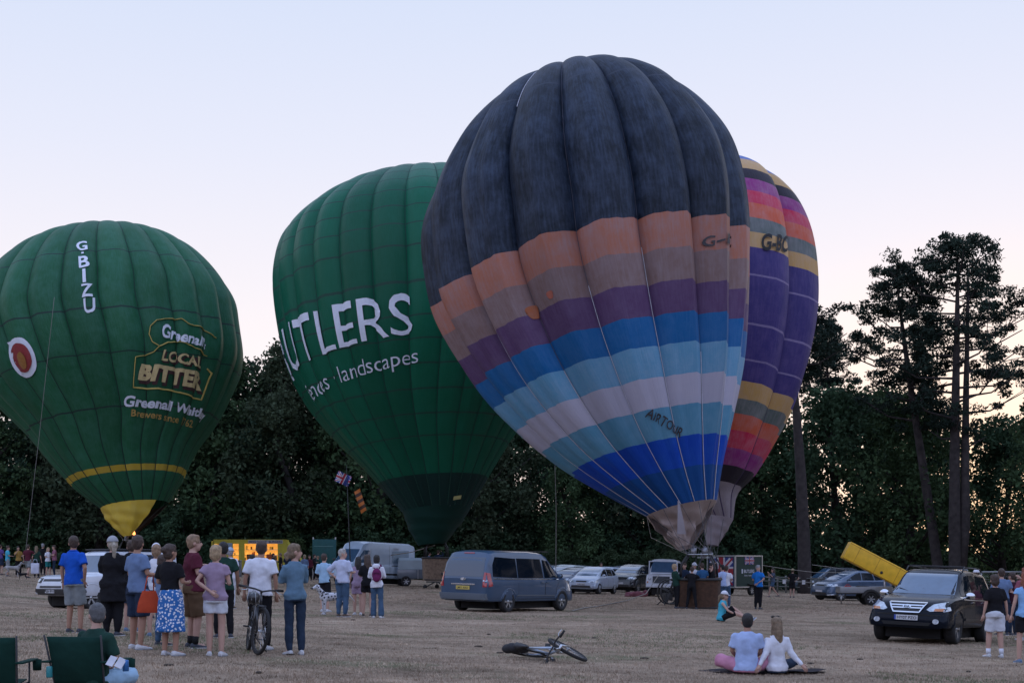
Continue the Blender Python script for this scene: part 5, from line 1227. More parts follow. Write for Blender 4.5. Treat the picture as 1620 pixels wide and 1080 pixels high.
# ------------------------------------------------------------------ bicycles
BKF = mat('black bike frame', (.02, .022, .028), .3, coat=.5); BKW = mat('white blue bike frame', (.35, .42, .52), .3, .2, coat=.6)
def bicycle(name, label, loc, fm, R=.35, rot=None, bar=.36, yaw=14):
    o = thing(name, label, 'bicycle', loc)
    if rot: o.rotation_euler = rot.to_euler()
    wb = 1.12
    def tyre(x, yaw=0):
        b = MB(); b.tube([(R*.955*cos(a), 0, R*.955*sin(a)) for a in np.linspace(0, 2*pi, 41)], .028, 8, cap=False); t = b.build('wheel', TYRE, o); t.location = x if isinstance(x, Vector) else (x, 0, R); t.rotation_euler = (0, 0, yaw)
        b = MB(); b.tube([(R*.86*cos(a), 0, R*.86*sin(a)) for a in np.linspace(0, 2*pi, 41)], .014, 6, cap=False); b.build('rim', TRIM, t)
        b = MB()
        for k in range(28): a = 2*pi*k/28; b.tube([(.03*cos(a+1.2), .03*(-1)**k, .03*sin(a+1.2)), (R*.86*cos(a), 0, R*.86*sin(a))], .0022, 3, cap=False)
        b.lathe([(0, -.045), (.025, -.045), (.02, 0), (.025, .045), (0, .045)], 10); b.build('spokes', STEEL, t)
        b = MB(); b.lathe([(.04, .05), (.085, .05), (.085, .054), (.04, .054)], 20); b.build('brake_disc', STEEL, t)
    yaw = radians(yaw); ax_ = wb-.16; Y = Matrix.Translation((ax_, 0, 0)) @ Matrix.Rotation(yaw, 4, 'Z') @ Matrix.Translation((-ax_, 0, 0)); tyre(0); tyre((Y @ Vector((wb, 0, R))), yaw)
    BB = (.44, 0, .30); ST = (.30, 0, .74); HT = (.86, 0, .86); HB = (.90, 0, .72); RA = (0, 0, R); FA = (wb, 0, R)
    b = MB()
    b.tube([BB, ST], .019, 8); b.tube([ST, HT], .022, 8); b.tube([BB, HB], .026, 8); b.tube([HB, HT], .026, 8)
    for y in (-.05, .05): b.tube([BB, (0, y, R)], .012, 6); b.tube([(ST[0], 0, ST[2]-.06), (0, y, R)], .011, 6)
    b.build('frame', fm, o)
    b = MB(); b.M = Y
    for y in (-.06, .06): b.tube([(wb, y, R), (wb-.13, y, R+.38)], [.017, .022], 8)
    b.tube([(wb-.13, -.08, R+.38), (wb-.13, .08, R+.38)], .022, 8); b.tube([(wb-.13, 0, R+.38), (wb-.22, 0, R+.60)], .018, 8); b.build('fork', fm if fm is BKF else STEEL, o)
    b = MB(); b.M = Y; c = (wb-.20, 0, R+.61); b.tube([(wb-.22, 0, R+.58), c], .02, 6); b.tube([(c[0]-.05, -bar, c[2]+.05), (c[0]+.02, -.12, c[2]+.03), (c[0]+.03, 0, c[2]), (c[0]+.02, .12, c[2]+.03), (c[0]-.05, bar, c[2]+.05)], .014, 8); hb = b.build('handlebar', TRIM, o)
    for sd in (-1, 1):
        b = MB(); b.M = Y; b.tube([(c[0]-.05, sd*bar, c[2]+.05), (c[0]-.035, sd*(bar-.13), c[2]+.045)], .019, 8); b.build('grip', TYRE, hb)
        b = MB(); b.M = Y; b.tube([(c[0]+.0, sd*(bar-.14), c[2]+.03), (c[0]+.06, sd*(bar-.10), c[2]+.0), (c[0]+.05, sd*(bar-.02), c[2]-.01)], .007, 5); b.build('brake_lever', STEEL, hb)
    b = MB(); b.tube([ST, (.26, 0, .87)], .014, 6); b.build('seat_post', STEEL, o)
    b = MB(); b.loft([[(x, y*wd, .90+zz-.03*abs(y)) for y, zz in ((-1, -.025), (-.6, .01), (0, .012), (.6, .01), (1, -.025), (0, -.04))] for x, wd in ((.12, .045), (.15, .075), (.23, .06), (.33, .025), (.40, .018), (.42, .01))]); b.build('saddle', DARKM, o)
    b = MB(); b.lathe([(.03, -.06), (.095, -.06), (.1, -.058), (.095, -.055), (.03, -.055)], 20, c=BB); b.build('chainring', STEEL, o)
    for sd, a in ((-1, .6), (1, .6+pi)):
        e = (BB[0]+.17*cos(a), sd*.09, BB[2]+.17*sin(a)); b = MB(); b.tube([(BB[0], sd*.06, BB[2]), e], .011, 6); b.build('crank', STEEL, o); b = MB(); b.box((e[0], sd*.14, e[2]), (.10, .09, .025), bev=.006); b.build('pedal', TRIM, o)
    b = MB(); b.tube([(0, -.055, R+.02), (.40, -.058, .34), (.45, -.058, .21), (0, -.055, R-.09), (0, -.055, R+.02)], .005, 4); b.build('chain', DARKM, o)
    return o, Y, c
p = gp(400, 1036)
rz = radians(-74)
Rst = Matrix.Rotation(rz, 3, 'Z') @ Matrix.Rotation(radians(-8), 3, 'X')
wbd = Matrix.Rotation(rz, 3, 'Z') @ Vector((1.12, 0, 0))
bk, Yb, cb = bicycle('mountain_bike', 'black mountain bike on its stand in front of the man in the white T-shirt', Vector((p.x-wbd.x*.9, p.y-wbd.y, G(p.x, p.y-wbd.y)+.02)), BKF, .36, Rst, .37)
b = MB(); b.tube([(.40, 0, .28), (.34, .26, .02)], .010, 6); b.tube([(.34, .26, .02), (.38, .28, .0)], .012, 6); b.build('kick_stand', TRIM, bk)
hc = bk.location+Rst @ (Yb @ Vector((cb[0]+.05, -.14, cb[2]-.05)))
HL = thing('cycle_helmet', 'black cycle helmet hanging from the handlebar of the standing mountain bike', 'helmet', hc)
b = MB(); b.ell((0, -.06, -.06), (.11, .14, .10), 16, 10); b.build('shell', mat('helmet black', (.02, .02, .024), .3, coat=.4), HL)
for k in (-1, 0, 1):
    b = MB(); b.tube([(k*.05, -.10+.0*abs(k), -.165), (k*.065, -.195, -.08), (k*.05, -.15, .02)], .008, 5, flat=1.6); b.build('vent_rib', mat('helmet grey', (.25, .26, .28), .4), HL)
b = MB(); b.tube([(-.08, 0, -.08), (0, .02, .08), (.08, 0, -.08)], .005, 4); b.build('strap', DARKM, HL)
# fallen bicycle
p = gp(893, 1044); hd = radians(-38)
Rf = Matrix.Rotation(hd, 3, 'Z') @ Matrix.Rotation(radians(76), 3, 'X')
fb, Yf, cf = bicycle('fallen_bicycle', 'white and blue bicycle lying on its side on the grass in the middle', p-Matrix.Rotation(hd, 3, 'Z') @ Vector((.52, 0, 0))+Vector((0, .0, .05)), BKW, .35, Rf, .33, 155)
pk = fb.location+Rf @ Vector((.02, 0, .86))+Vector((-.0, .0, .0))
b = MB()
for i in range(5): b.ell((.06*i-.12, .02*(-1)**i, .02*(i % 2)), (.11, .09, .08), 10, 7)
o = b.build('saddle_bag', mat('black holdall', (.02, .02, .024)), None, label='small black bag tied behind the saddle of the fallen bicycle', cat='bag'); remesh(o, .015, 2); LATE.append((o, None)); o.location = fb.location+Rf @ Vector((.12, -.06, .80))+Vector((0, 0, .03))
for (px, py) in ((35, 921), (1282, 1043)):
    pass
# small bits on the field
for i in range(14):
    rr = random.Random(i); q = gp(rr.uniform(60, 1600), rr.uniform(965, 1068)); b = MB(); b.ell((0, 0, .01), (.04+.05*rr.random(), .03, .02), 7, 5); o = b.build('clod', mat('dry clod', (.05, .04, .032), 1), None, label='small dark clod lying in the dry grass', cat='clod', group='clods scattered in the grass'); o.location = q
# ================================================================== PEOPLE
SKIN = [mat('fair skin', (.46, .28, .22), .6, var=.06, spec=.3), mat('tanned skin', (.36, .20, .14), .6, var=.06, spec=.3), mat('brown skin', (.20, .105, .07), .6, var=.06, spec=.3), mat('pale skin', (.52, .36, .31), .6, var=.06, spec=.3)]
def cloth(n, c, bump=.5): return mat('cloth '+n, c, .9, var=.16, scale=5, bump=bump, bscale=9, spec=.15)
def hairm(n, c): return mat('hair '+n, c, .65, var=.35, scale=22, bump=.6, bscale=60)
HAIR = dict(black=hairm('black', (.012, .010, .010)), brown=hairm('brown', (.05, .03, .022)), grey=hairm('grey', (.26, .26, .28)), white=hairm('white', (.34, .32, .30)), dgrey=hairm('dark grey', (.085, .085, .09)), ash=hairm('ash', (.30, .26, .21)), blonde=hairm('blonde', (.34, .24, .14)), dblonde=hairm('dark blonde', (.17, .115, .07)), sandy=hairm('sandy', (.24, .15, .09)), red=hairm('red', (.20, .06, .03)))
EYE = mat('dark eye', (.02, .015, .012), .2); LIP = mat('lip', (.28, .10, .09), .6)
def dotted():
    m = mat('cloth blue dotted', (.03, .14, .42), .9, var=.1); t = m.node_tree; n = t.nodes; L = t.links
    c = n.new('ShaderNodeTexCoord'); v = n.new('ShaderNodeTexVoronoi'); v.inputs['Scale'].default_value = 24; L.new(c.outputs['Object'], v.inputs['Vector'])
    r = ramp(n, [(.0, (.62, .64, .72)), (.36, (.62, .64, .72)), (.42, (.02, .12, .36)), (1, (.02, .12, .36))]); L.new(v.outputs['Distance'], r.inputs[0]); L.new(r.outputs[0], n['Principled BSDF'].inputs['Base Color']); return m
ARM = {'down': ((.235, .02, 1.14), (.25, -.03, .90)), 'pocket': ((.275, .06, 1.15), (.205, -.02, .93)), 'hip': ((.40, .06, 1.17), (.20, .05, 1.02)), 'folded': ((.235, -.07, 1.16), (-.05, -.20, 1.19)),
       'fore': ((.235, -.02, 1.14), (.16, -.26, 1.13)), 'phone': ((.25, -.15, 1.22), (.07, -.31, 1.46)), 'behind': ((.30, .10, 1.17), (.05, .17, 1.02)), 'out': ((.28, -.20, 1.27), (.10, -.44, 1.24)), 'up': ((.30, -.16, 1.40), (.16, -.20, 1.62)),
       'lap': ((.22, -.05, 1.16), (.12, -.26, 1.06)), 'prop': ((.27, .08, 1.15), (.33, .12, .90)), 'side': ((.36, -.02, 1.20), (.50, -.10, 1.05)), 'knee': ((.23, -.20, 1.18), (.10, -.42, 1.10))}
FOLD = []
for k_, (sz, dp) in enumerate(((.11, 2), (.045, 3))):
    tx = bpy.data.textures.new('folds%d' % k_, 'CLOUDS'); tx.noise_scale = sz; tx.noise_depth = dp; FOLD.append(tx)
def person(label, px, py, H=1.75, head=180, sex='m', top='shirt', topc=None, sleeve=.45, hem=0, bot='shorts', botc=None, leglen=.45, hair='short', hairc='brown', skin=0, arms=('down', 'down'), turn=0, tilt=0, pose='stand', step=.0,
           cap=None, shoec=None, build=1.0, group=None, dist=None, lean=0, loc=None, detail=None, sock=None, scarf=None):
    base = loc if loc is not None else (gp(px, py) if dist is None else gd_at(px, dist))
    d = base.y; near = d < 36; vox = .0165 if d < 30 else (.021 if d < 50 else .034)
    fing = d < 60
    k = H/1.75; bw = build
    o = thing('person', label, 'person', base, radians(head), group); o.scale = (k, k, k)
    sw = .178 if sex == 'm' else .155; hw = .088 if sex == 'm' else .092; q = 1 if sex == 'm' else .86
    RJ = random.Random(label); jx = RJ.uniform(-.015, .02); jk = RJ.uniform(0, .05); js = RJ.choice((-1, 1)); jh = RJ.uniform(-.02, .02)
    if leglen < .5 and bot == 'trousers': leglen = .46
    # skeleton
    hipz = .93
    if pose == 'stand':
        legs = {s_: [Vector((s_*hw+jh, 0, hipz)), Vector((s_*(hw+.006+jx*.5+step*.4)+jh*.5, -.02-(jk if s_ == js else 0)-(step*.5 if s_ > 0 else -step*.1), .50)), Vector((s_*(hw+.012+jx+step), (-jk*.8 if s_ == js else .02)+((.02+step*.4) if s_ < 0 else -.01-step*.5), .085))] for s_ in (-1, 1)}
        up = 0
    elif pose == 'walk':
        legs = {1: [Vector((hw, 0, hipz)), Vector((hw, -.22, .52)), Vector((hw, -.30, .09))], -1: [Vector((-hw, 0, hipz)), Vector((-hw, .04, .50)), Vector((-hw, .36, .13))]}; up = 0
    elif pose == 'chair':
        legs = {s_: [Vector((s_*hw, 0, .46)), Vector((s_*(hw+.06), -.46, .48)), Vector((s_*(hw+.05), -.48, .085))] for s_ in (-1, 1)}; up = .46-hipz+.02
    elif pose == 'ground':      # sitting with knees drawn up
        legs = {s_: [Vector((s_*hw, 0, .13)), Vector((s_*(hw+.08), -.34, .50)), Vector((s_*(hw+.04), -.62, .085))] for s_ in (-1, 1)}; up = .13-hipz
    elif pose == 'cross':
        legs = {s_: [Vector((s_*hw, 0, .12)), Vector((s_*.42, -.30, .20)), Vector((-s_*.02, -.42+.06*s_, .07))] for s_ in (-1, 1)}; up = .12-hipz
    elif pose == 'legsout':
        legs = {1: [Vector((hw, 0, .13)), Vector((hw+.02, -.36, .44)), Vector((hw, -.76, .09))], -1: [Vector((-hw, 0, .13)), Vector((-hw, -.42, .30)), Vector((-hw-.02, -.84, .08))]}; up = .13-hipz
    elif pose == 'crouch':
        legs = {s_: [Vector((s_*hw, .15, .42)), Vector((s_*(hw+.10), -.25, .48)), Vector((s_*(hw+.05), .02, .085))] for s_ in (-1, 1)}; up = .42-hipz
    UM = Matrix.Translation((0, (.15 if pose == 'crouch' else 0), up)) @ Matrix.Translation((jh if pose == 'stand' else 0, 0, hipz)) @ Matrix.Rotation(lean, 4, 'X') @ Matrix.Rotation(RJ.uniform(-.035, .035), 4, 'Y') @ Matrix.Rotation(RJ.uniform(-.12, .12), 4, 'Z') @ Matrix.Translation((0, 0, -hipz))
    def U(v): return UM @ Vector(v)
    am = {}
    for s_, a in ((-1, arms[0]), (1, arms[1])):
        if isinstance(a, tuple): e, w_ = a
        else: e, w_ = ARM[a]
        am[s_] = [U((s_*sw, 0, 1.375)), U((s_*(e[0]-.178+sw), e[1], e[2])), U((s_*w_[0], w_[1], w_[2]))]
    HM = UM @ Matrix.Translation((0, -.015, 1.535)) @ Matrix.Rotation(radians(turn), 4, 'Z') @ Matrix.Rotation(radians(tilt), 4, 'X') @ Matrix.Translation((0, -.012, .078)) @ Matrix.Scale(1.07, 4)
    def HH_(v): return HM @ Vector(v)
    def torso(b, e, z0=.86, z1=1.47, flare=0):
        rg = []
        prof = [(.86, .150*q+.02, .115), (.94, .158*q+.02*(q < 1)*2, .120), (1.02, .150*q, .108), (1.12, .138*q, .100), (1.24, .156*q, .114), (1.33, .168*q, .116), (1.385, .152*q, .100), (1.43, .112*q, .080), (1.465, .075, .066), (1.49, .058, .060)]
        for z, rx, ry in prof:
            if z < z0-.001 or z > z1+.001: continue
            f = flare*max(0, (1.15-z)/.3)
            bb = bw if z < 1.3 else 1+(bw-1)*.5
            rg.append([U(((rx*bb+e+f)*cos(a), (ry*bb+e+f*.8)*sin(a)+(-.02 if bw > 1.1 and z < 1.2 else 0), z)) for a in [2*pi*i/16 for i in range(16)]])
        b.loft(rg)
    tl = [.083*q*bw+.004, .060*bw, .040]
    B = MB(); torso(B, -.014)
    for s_ in (-1, 1):
        h, kn, an = legs[s_]; B.limb([h, h.lerp(kn, .45), kn, kn.lerp(an, .32), an], [tl[0]-.012, tl[0]*.86-.006, tl[1]-.006, .054*bw, tl[2]], 12)
        fd = (Vector((s_*.22, -1, 0)).normalized() if pose != 'walk' else Vector((0, -1, 0)))
        if pose in ('ground', 'legsout'): fd = Vector((s_*.1, -1, .25)).normalized()
        B.limb([an+Vector((0, 0, -.035)), an+fd*.13+Vector((0, 0, -.05))], [.036, .028], 8)
        sh, el, wr = am[s_]; B.limb([U((s_*sw*.70, 0, 1.375)), sh, sh.lerp(el, .5), el, el.lerp(wr, .35), wr], [.05, .050*q*bw+.004, .044*q*bw, .036, .036, .024], 10)
        hd_ = (wr-el).normalized(); B.limb([wr, wr+hd_*.045, wr+hd_*.085], [.024, .033, .028], 8)
    B.limb([U((0, .012, 1.43)), HH_((0, .02, -.07))], [.056 if sex == 'm' else .046, .052 if sex == 'm' else .043], 10)
    B.ell(HH_((0, .012, .018)), (.076, .092, .096), 16, 12, rot=HM.to_3x3()); B.ell(HH_((0, -.028, -.052)), (.056, .062, .066), 14, 10, rot=HM.to_3x3())
    B.ell(HH_((0, -.062, -.095)), (.026, .024, .022), 8, 6, rot=HM.to_3x3()); B.ell(HH_((0, -.098, -.022)), (.015, .022, .030), 8, 6, rot=HM.to_3x3())
    for s_ in (-1, 1): B.ell(HH_((s_*.078, .014, -.015)), (.014, .024, .034), 8, 6, rot=HM.to_3x3())
    body = B.build('body', [SKIN[skin], EYE, LIP], o); remesh(body, vox, 2 if near else 1)
    X = MB()
    if fing:
        for s_ in (-1, 1):
            sh, el, wr = am[s_]; dr = (wr-el).normalized(); side = dr.cross(Vector((0, 1, 0.15)) if abs(dr.y) < .8 else Vector((0, 0, 1))).normalized(); nrm = side.cross(dr).normalized()
            bend = -nrm if nrm.y > 0 else nrm
            for j, ln in enumerate((.062, .074, .070, .055)):
                p0 = wr+dr*.082+side*((j-1.5)*.0165); p1 = p0+dr*ln*.55+bend*.006; p2 = p1+dr*ln*.30+bend*ln*.30; p3 = p2+dr*ln*.10+bend*ln*.28
                X.tube([p0-dr*.03, p1, p2, p3], [.0088, .0082, .0074, .006], 6)
            t0 = wr+dr*.03-side*.026; X.tube([t0-dr*.01, t0-side*.022+dr*.03+bend*.008, t0-side*.026+dr*.06+bend*.018], [.011, .010, .0075], 6)
    for s_ in (-1, 1):
        X.ell(HH_((s_*.031, -.083, .008)), (.012, .008, .008), 8, 6, 1, rot=HM.to_3x3())
        X.ell(HH_((s_*.031, -.087, .026)), (.018, .006, .004), 6, 4, 1, rot=HM.to_3x3())
    X.ell(HH_((0, -.087, -.062)), (.020, .008, .006), 8, 5, 2, rot=HM.to_3x3())
    LATE.append((body, X))
    def garment(name, b, m, sm_=2):
        g = b.build(name, m, o); remesh(g, vox, sm_)
        if d < 60:
            dm = g.modifiers.new('d', 'DISPLACE'); dm.texture = FOLD[name == 'hair']; dm.strength = .028 if name != 'hair' else .016; dm.mid_level = .5; dm.texture_coords = 'LOCAL'
        LATE.append((g, None)); return g
    e = .014
    # upper garment
    if top:
        b = MB(); torso(b, e, z0=(.86 if hem >= 0 else 1.0), z1=1.47 if top != 'vest' else 1.47, flare=.012)
        if hem > .05:
            rg = []
            z_ = .92
            while z_ > .9-hem:
                f = (.92-z_)/max(hem, .1); rr_ = .165*q*bw+.02+f*.03
                yo = 0
                rg.append([U(((rr_+.008*sin(5*a+z_*9))*cos(a), (rr_*.78+.008*sin(4*a))*sin(a), z_)) for a in [2*pi*i/20 for i in range(20)]]); z_ -= .08
            if len(rg) > 1 and pose == 'stand': b.loft(rg)
        if sleeve > 0:
            for s_ in (-1, 1):
                sh, el, wr = am[s_]; r0 = .056*q*bw+e
                if sleeve < 1: b.limb([U((s_*sw*.66, 0, 1.372)), sh+Vector((0, 0, .0))], [.050, r0-.004], 12); b.tube([sh, sh.lerp(el, sleeve*.9), sh.lerp(el, min(.98, sleeve*1.6))], [r0-.004, r0, r0+.008], 12)
                else: b.limb([U((s_*sw*.66, 0, 1.372)), sh, sh.lerp(el, .6), el, el.lerp(wr, .5), el.lerp(wr, min(1, sleeve-.98))], [.050, r0-.002, r0-.004, .052, .046, .038], 12)
        else:
            for s_ in (-1, 1): b.ell(U((s_*sw*.66, 0, 1.365)), (.06, .07, .05))
        garment('top', b, topc)
        if top == 'polo': b = MB(); b.tube([U((.062*cos(a), .062*sin(a)+.005, 1.475)) for a in np.linspace(0, 2*pi, 15)], .014, 6, cap=False); b.build('collar', topc, o)
        if top == 'hoodie': b = MB(); b.ell(U((0, .085, 1.42)), (.12, .06, .085)); b.ell(U((0, .02, 1.46)), (.10, .09, .05)); garment('hood', b, topc)
    # lower garment
    if bot in ('shorts', 'trousers'):
        b = MB(); ez = e-.002; rg = []
        for z, rx, ry in ((.84, .150*q+.03, .118), (.92, .162*q+.03*(q < 1), .124), (.965, .150*q, .112), (.985, .135*q, .098)): rg.append([UM @ Vector(((rx*bw+ez)*cos(a), (ry*bw+ez)*sin(a), z)) if pose != 'stand' or lean else Vector(((rx*bw+ez)*cos(a), (ry*bw+ez)*sin(a), z)) for a in [2*pi*i/16 for i in range(16)]])
        b.loft(rg)
        for s_ in (-1, 1):
            h, kn, an = legs[s_]
            if bot == 'shorts': b.ell(h, (tl[0]+ez+.004,)*3); b.tube([h, h.lerp(kn, leglen), h.lerp(kn, min(1.08, leglen*2))], [tl[0]+ez+.002, tl[0]*.9+ez+.012, tl[0]*.82+ez+.02], 14)
            else:
                fl_ = .012 if leglen < 1 else .03
                b.limb([h, h.lerp(kn, .45), kn, kn.lerp(an, .4), kn.lerp(an, .96)], [tl[0]+ez, tl[0]*.88+ez, tl[1]+ez, .056*bw+ez*.8+fl_*.4, .044+fl_+(.012 if leglen > 1 else 0)], 14)
        garment('shorts' if bot == 'shorts' else 'trousers', b, botc)
    elif bot == 'skirt':
        b = MB(); rg = []
        for z, r_ in ((1.03, .145), (.94, .178), (.80, .195), (.60, .215), (.40, .235), (.37, .236)):
            rg.append([Vector(((r_+.012*sin(6*a+z*4))*cos(a)*bw, (r_*.82+.012*sin(7*a))*sin(a)*bw, z)) for a in [2*pi*i/28 for i in range(28)]])
        b.loft(rg); garment('skirt', b, botc, 1)
    # shoes
    for s_ in (-1, 1):
        h, kn, an = legs[s_]; b = MB(); fd = (Vector((s_*.22, -1, 0)).normalized() if pose != 'walk' else Vector((0, -1, 0))); upv = Vector((0, 0, 1)); 
        if pose in ('legsout',): fd = Vector((s_*.15, -.7, .7)).normalized(); upv = Vector((0, .7, .7))
        sd_ = fd.cross(upv).normalized(); c0 = an-upv*.05
        rg = []
        for f, w_, hh in ((-.075, .026, .05), (-.06, .036, .075), (-.01, .040, .085), (.05, .044, .06), (.11, .048, .042), (.16, .044, .032), (.19, .026, .022)):
            rg.append([c0+fd*f-upv*.033+sd_*x*w_+upv*z*hh for x, z in ((-1, 0), (-1.04, .35), (-.75, .85), (0, 1), (.75, .85), (1.04, .35), (1, 0))])
        b.loft(rg); so_ = b.build('shoe', shoec or SHOE['white'], o)
        if d < 45:
            b = MB(); b.loft([[c0+fd*f-upv*.036+sd_*x*w_+upv*z for x, z in ((-1, -.012), (-1, .012), (1, .012), (1, -.012))] for f, w_ in ((-.08, .028), (-.05, .040), (.05, .048), (.12, .051), (.17, .045), (.197, .026))]); b.build('sole', SHOE['white'] if shoec is not SHOE['white'] else SHOE['grey'], so_)
        if sock: b = MB(); b.tube([an+(kn-an).normalized()*.10, an+upv*-.02], [.048, .046], 10); b.build('sock', sock, o)
    # hair and hats
    hm = HAIR[hairc]; hb = MB(); R3 = HM.to_3x3()
    if hair != 'none':
        hb.ell(HH_((0, .022, .030)), (.086, .098, .100), 16, 12, rot=R3)
        if hair == 'short': hb.ell(HH_((0, .048, -.012)), (.078, .062, .082), 12, 9, rot=R3); hb.ell(HH_((0, -.028, .088)), (.066, .05, .032), 12, 8, rot=R3)
        else: hb.ell(HH_((0, .045, -.03)), (.084, .072, .085), 12, 9, rot=R3); hb.ell(HH_((0, -.02, .07)), (.078, .065, .05), 12, 8, rot=R3)
        if hair == 'bun': hb.ell(HH_((0, .125, .03)), (.048, .045, .048), 12, 8, rot=R3)
        if hair == 'lowbun': hb.ell(HH_((.01, .125, -.05)), (.05, .045, .045), 12, 8, rot=R3); hb.ell(HH_((-.02, .13, -.10)), (.03, .03, .04), 8, 6)
        if hair == 'pony': hb.limb([HH_((0, .10, .03)), HH_((0, .150, -.03)), HH_((0, .145, -.15)), HH_((0, .12, -.28))], [.03, .042, .040, .016], 10)
        if hair == 'long': hb.limb([HH_((0, .06, .0)), HH_((0, .085, -.12)), HH_((0, .085, -.24)), HH_((.01, .08, -.36))], [.075, .078, .070, .03], 12); [hb.limb([HH_((s_*.06, .02, .0)), HH_((s_*.07, .03, -.12)), HH_((s_*.07, .05, -.24))], [.03, .034, .02], 8) for s_ in (-1, 1)]
        if hair == 'bob': hb.limb([HH_((0, .045, -.02)), HH_((0, .048, -.075))], [.072, .056], 12); [hb.limb([HH_((s_*.060, .01, .0)), HH_((s_*.058, .02, -.065))], [.032, .024], 8) for s_ in (-1, 1)]
        garment('hair', hb, hm, 1)
    if cap:
        b = MB(); b.ell(HH_((0, .016, .030)), (.096, .110, .112), 18, 12, rot=R3, zlo=.05)
        c_ = b.build('cap', cap, o); v = []
        for r_ in (0, .08):
            v.append([HH_((x, -.075-r_*sqrt(max(0, 1-(x/.085)**2)), .042-r_*.25)) for x in np.linspace(-.082, .082, 9)])
        b = MB(); b.loft([[p+Vector((0, 0, .004)) for p in v[0]], [p+Vector((0, 0, .004)) for p in v[1]], v[1], v[0]], cap=False, closed=False); b.build('peak', cap, c_)
    return o, am, HM, UM
SHOE = dict(white=mat('shoe white', (.50, .50, .52), .6), dark=mat('shoe dark', (.03, .035, .05), .6), grey=mat('shoe grey', (.20, .22, .25), .6), brown=mat('shoe brown', (.07, .045, .03), .6), blue=mat('shoe blue', (.10, .16, .25), .6))
c = cloth
ROYAL = c('royal blue', (.012, .085, .46)); GREYS = c('grey', (.21, .23, .24)); BLACK = c('black', (.012, .012, .015)); NAVYC = c('navy', (.02, .032, .06)); WHITE = c('white', (.66, .67, .74)); DENIM = c('denim', (.055, .10, .17)); DDEN = c('dark denim', (.025, .04, .07))
LB = c('light blue', (.30, .46, .62)); SLATE = c('slate blue', (.13, .19, .32)); MAROON = c('maroon', (.085, .016, .03)); BROWN = c('brown', (.10, .06, .035)); LAV = c('lavender', (.30, .22, .31)); BLG = c('blue grey', (.11, .19, .27)); GREENC = c('dark green', (.015, .045, .035))
WS = c('off white shorts', (.58, .60, .66)); PINK = c('pink', (.50, .22, .32)); CYAN = c('cyan', (.06, .36, .48)); MUST = c('mustard', (.30, .18, .05)); PURP = c('plum', (.13, .02, .08)); TEAL = c('teal', (.02, .16, .16)); SKYB = c('sky blue', (.36, .45, .68))
# the group at the left
person('man in a royal blue polo and grey shorts, leftmost of the standing group', 118, 1000, 1.80, 165, topc=ROYAL, top='polo', botc=GREYS, leglen=.5, hairc='brown', skin=1, arms=('pocket', 'down'), turn=35, shoec=SHOE['dark'], build=1.05, step=.03)
person('broad woman in a long black cardigan with a white ponytail and pale peaked cap', 177, 1005, 1.80, 172, 'f', 'cardigan', BLACK, 1.7, .36, 'trousers', BLACK, hair='pony', hairc='ash', arms=('fore', 'fore'), turn=30, cap=c('pale cap', (.30, .31, .34)), build=1.32, shoec=SHOE['dark'])
person('dark haired man in a black hoodie and dark shorts behind the woman in black', 208, 998, 1.79, 175, top='hoodie', topc=BLACK, sleeve=1.95, botc=NAVYC, hairc='brown', arms=('fore', 'fore'), turn=15, shoec=SHOE['blue'])
person('man in a grey blue T-shirt and navy shorts left of the orange bag', 217, 1026, 1.78, 145, topc=SLATE, botc=NAVYC, leglen=.5, hairc='brown', skin=1, arms=('fore', 'fore'), turn=35, shoec=SHOE['white'], build=1.08)
person('short haired woman in a sleeveless white top, partly hidden above the orange bag', 246, 1006, 1.70, 190, 'f', topc=WHITE, sleeve=0, botc=NAVYC, leglen=.42, hair='bob', hairc='sandy', arms=('fore', 'down'), shoec=SHOE['blue'])
person('man in a navy top and white cap standing behind the group', 248, 978, 1.80, 185, topc=NAVYC, botc=NAVYC, cap=c('white cap', (.55, .56, .62)), hairc='grey', arms=('fore', 'fore'), shoec=SHOE['dark'])
person('grey haired person in navy just showing between the capped man and the man in maroon', 265, 985, 1.62, 180, 'f', topc=NAVYC, sleeve=.6, botc=GREYS, hair='bob', hairc='grey', arms=('down', 'down'))
person('child with brown hair half hidden behind the woman in the dotted skirt', 256, 1020, 1.50, 150, 'f', topc=SLATE, botc=DENIM, bot='trousers', hair='bob', hairc='brown', arms=('down', 'fore'), shoec=SHOE['dark'])
person('woman in a black top and long blue and white dotted skirt', 270, 1036, 1.66, 160, 'f', topc=BLACK, sleeve=.45, hem=-.1, bot='skirt', botc=dotted(), hair='bun', hairc='brown', skin=1, arms=('fore', 'fore'), turn=-25, shoec=SHOE['white'], build=1.05)
person('tall sandy haired man in a maroon T-shirt and brown shorts, reaching out an arm', 305, 1024, 1.85, 120, topc=MAROON, botc=BROWN, leglen=.52, hairc='sandy', arms=('fore', 'out'), turn=-5, shoec=SHOE['dark'], build=1.18, sock=c('black sock', (.02, .02, .022)))
person('woman with curly blonde hair in a lavender top and white shorts, hand behind her back', 341, 1037, 1.68, 182, 'f', topc=LAV, sleeve=.28, hem=.06, botc=WS, leglen=.30, hair='bob', hairc='blonde', arms=('fore', 'behind'), turn=-20, shoec=SHOE['white'], build=1.08)
person('black haired man in a dark green top behind the woman in lavender', 354, 1008, 1.78, 200, topc=GREENC, botc=BLACK, bot='trousers', hairc='black', skin=2, arms=('down', 'down'), shoec=SHOE['dark'])
person('man all in white with a pale cap, standing farther back towards the food van', 364, 962, 1.86, 180, topc=WHITE, bot='trousers', botc=WS, cap=c('pale blue cap', (.30, .38, .48)), hairc='grey', skin=1, arms=('down', 'down'), shoec=SHOE['brown'])
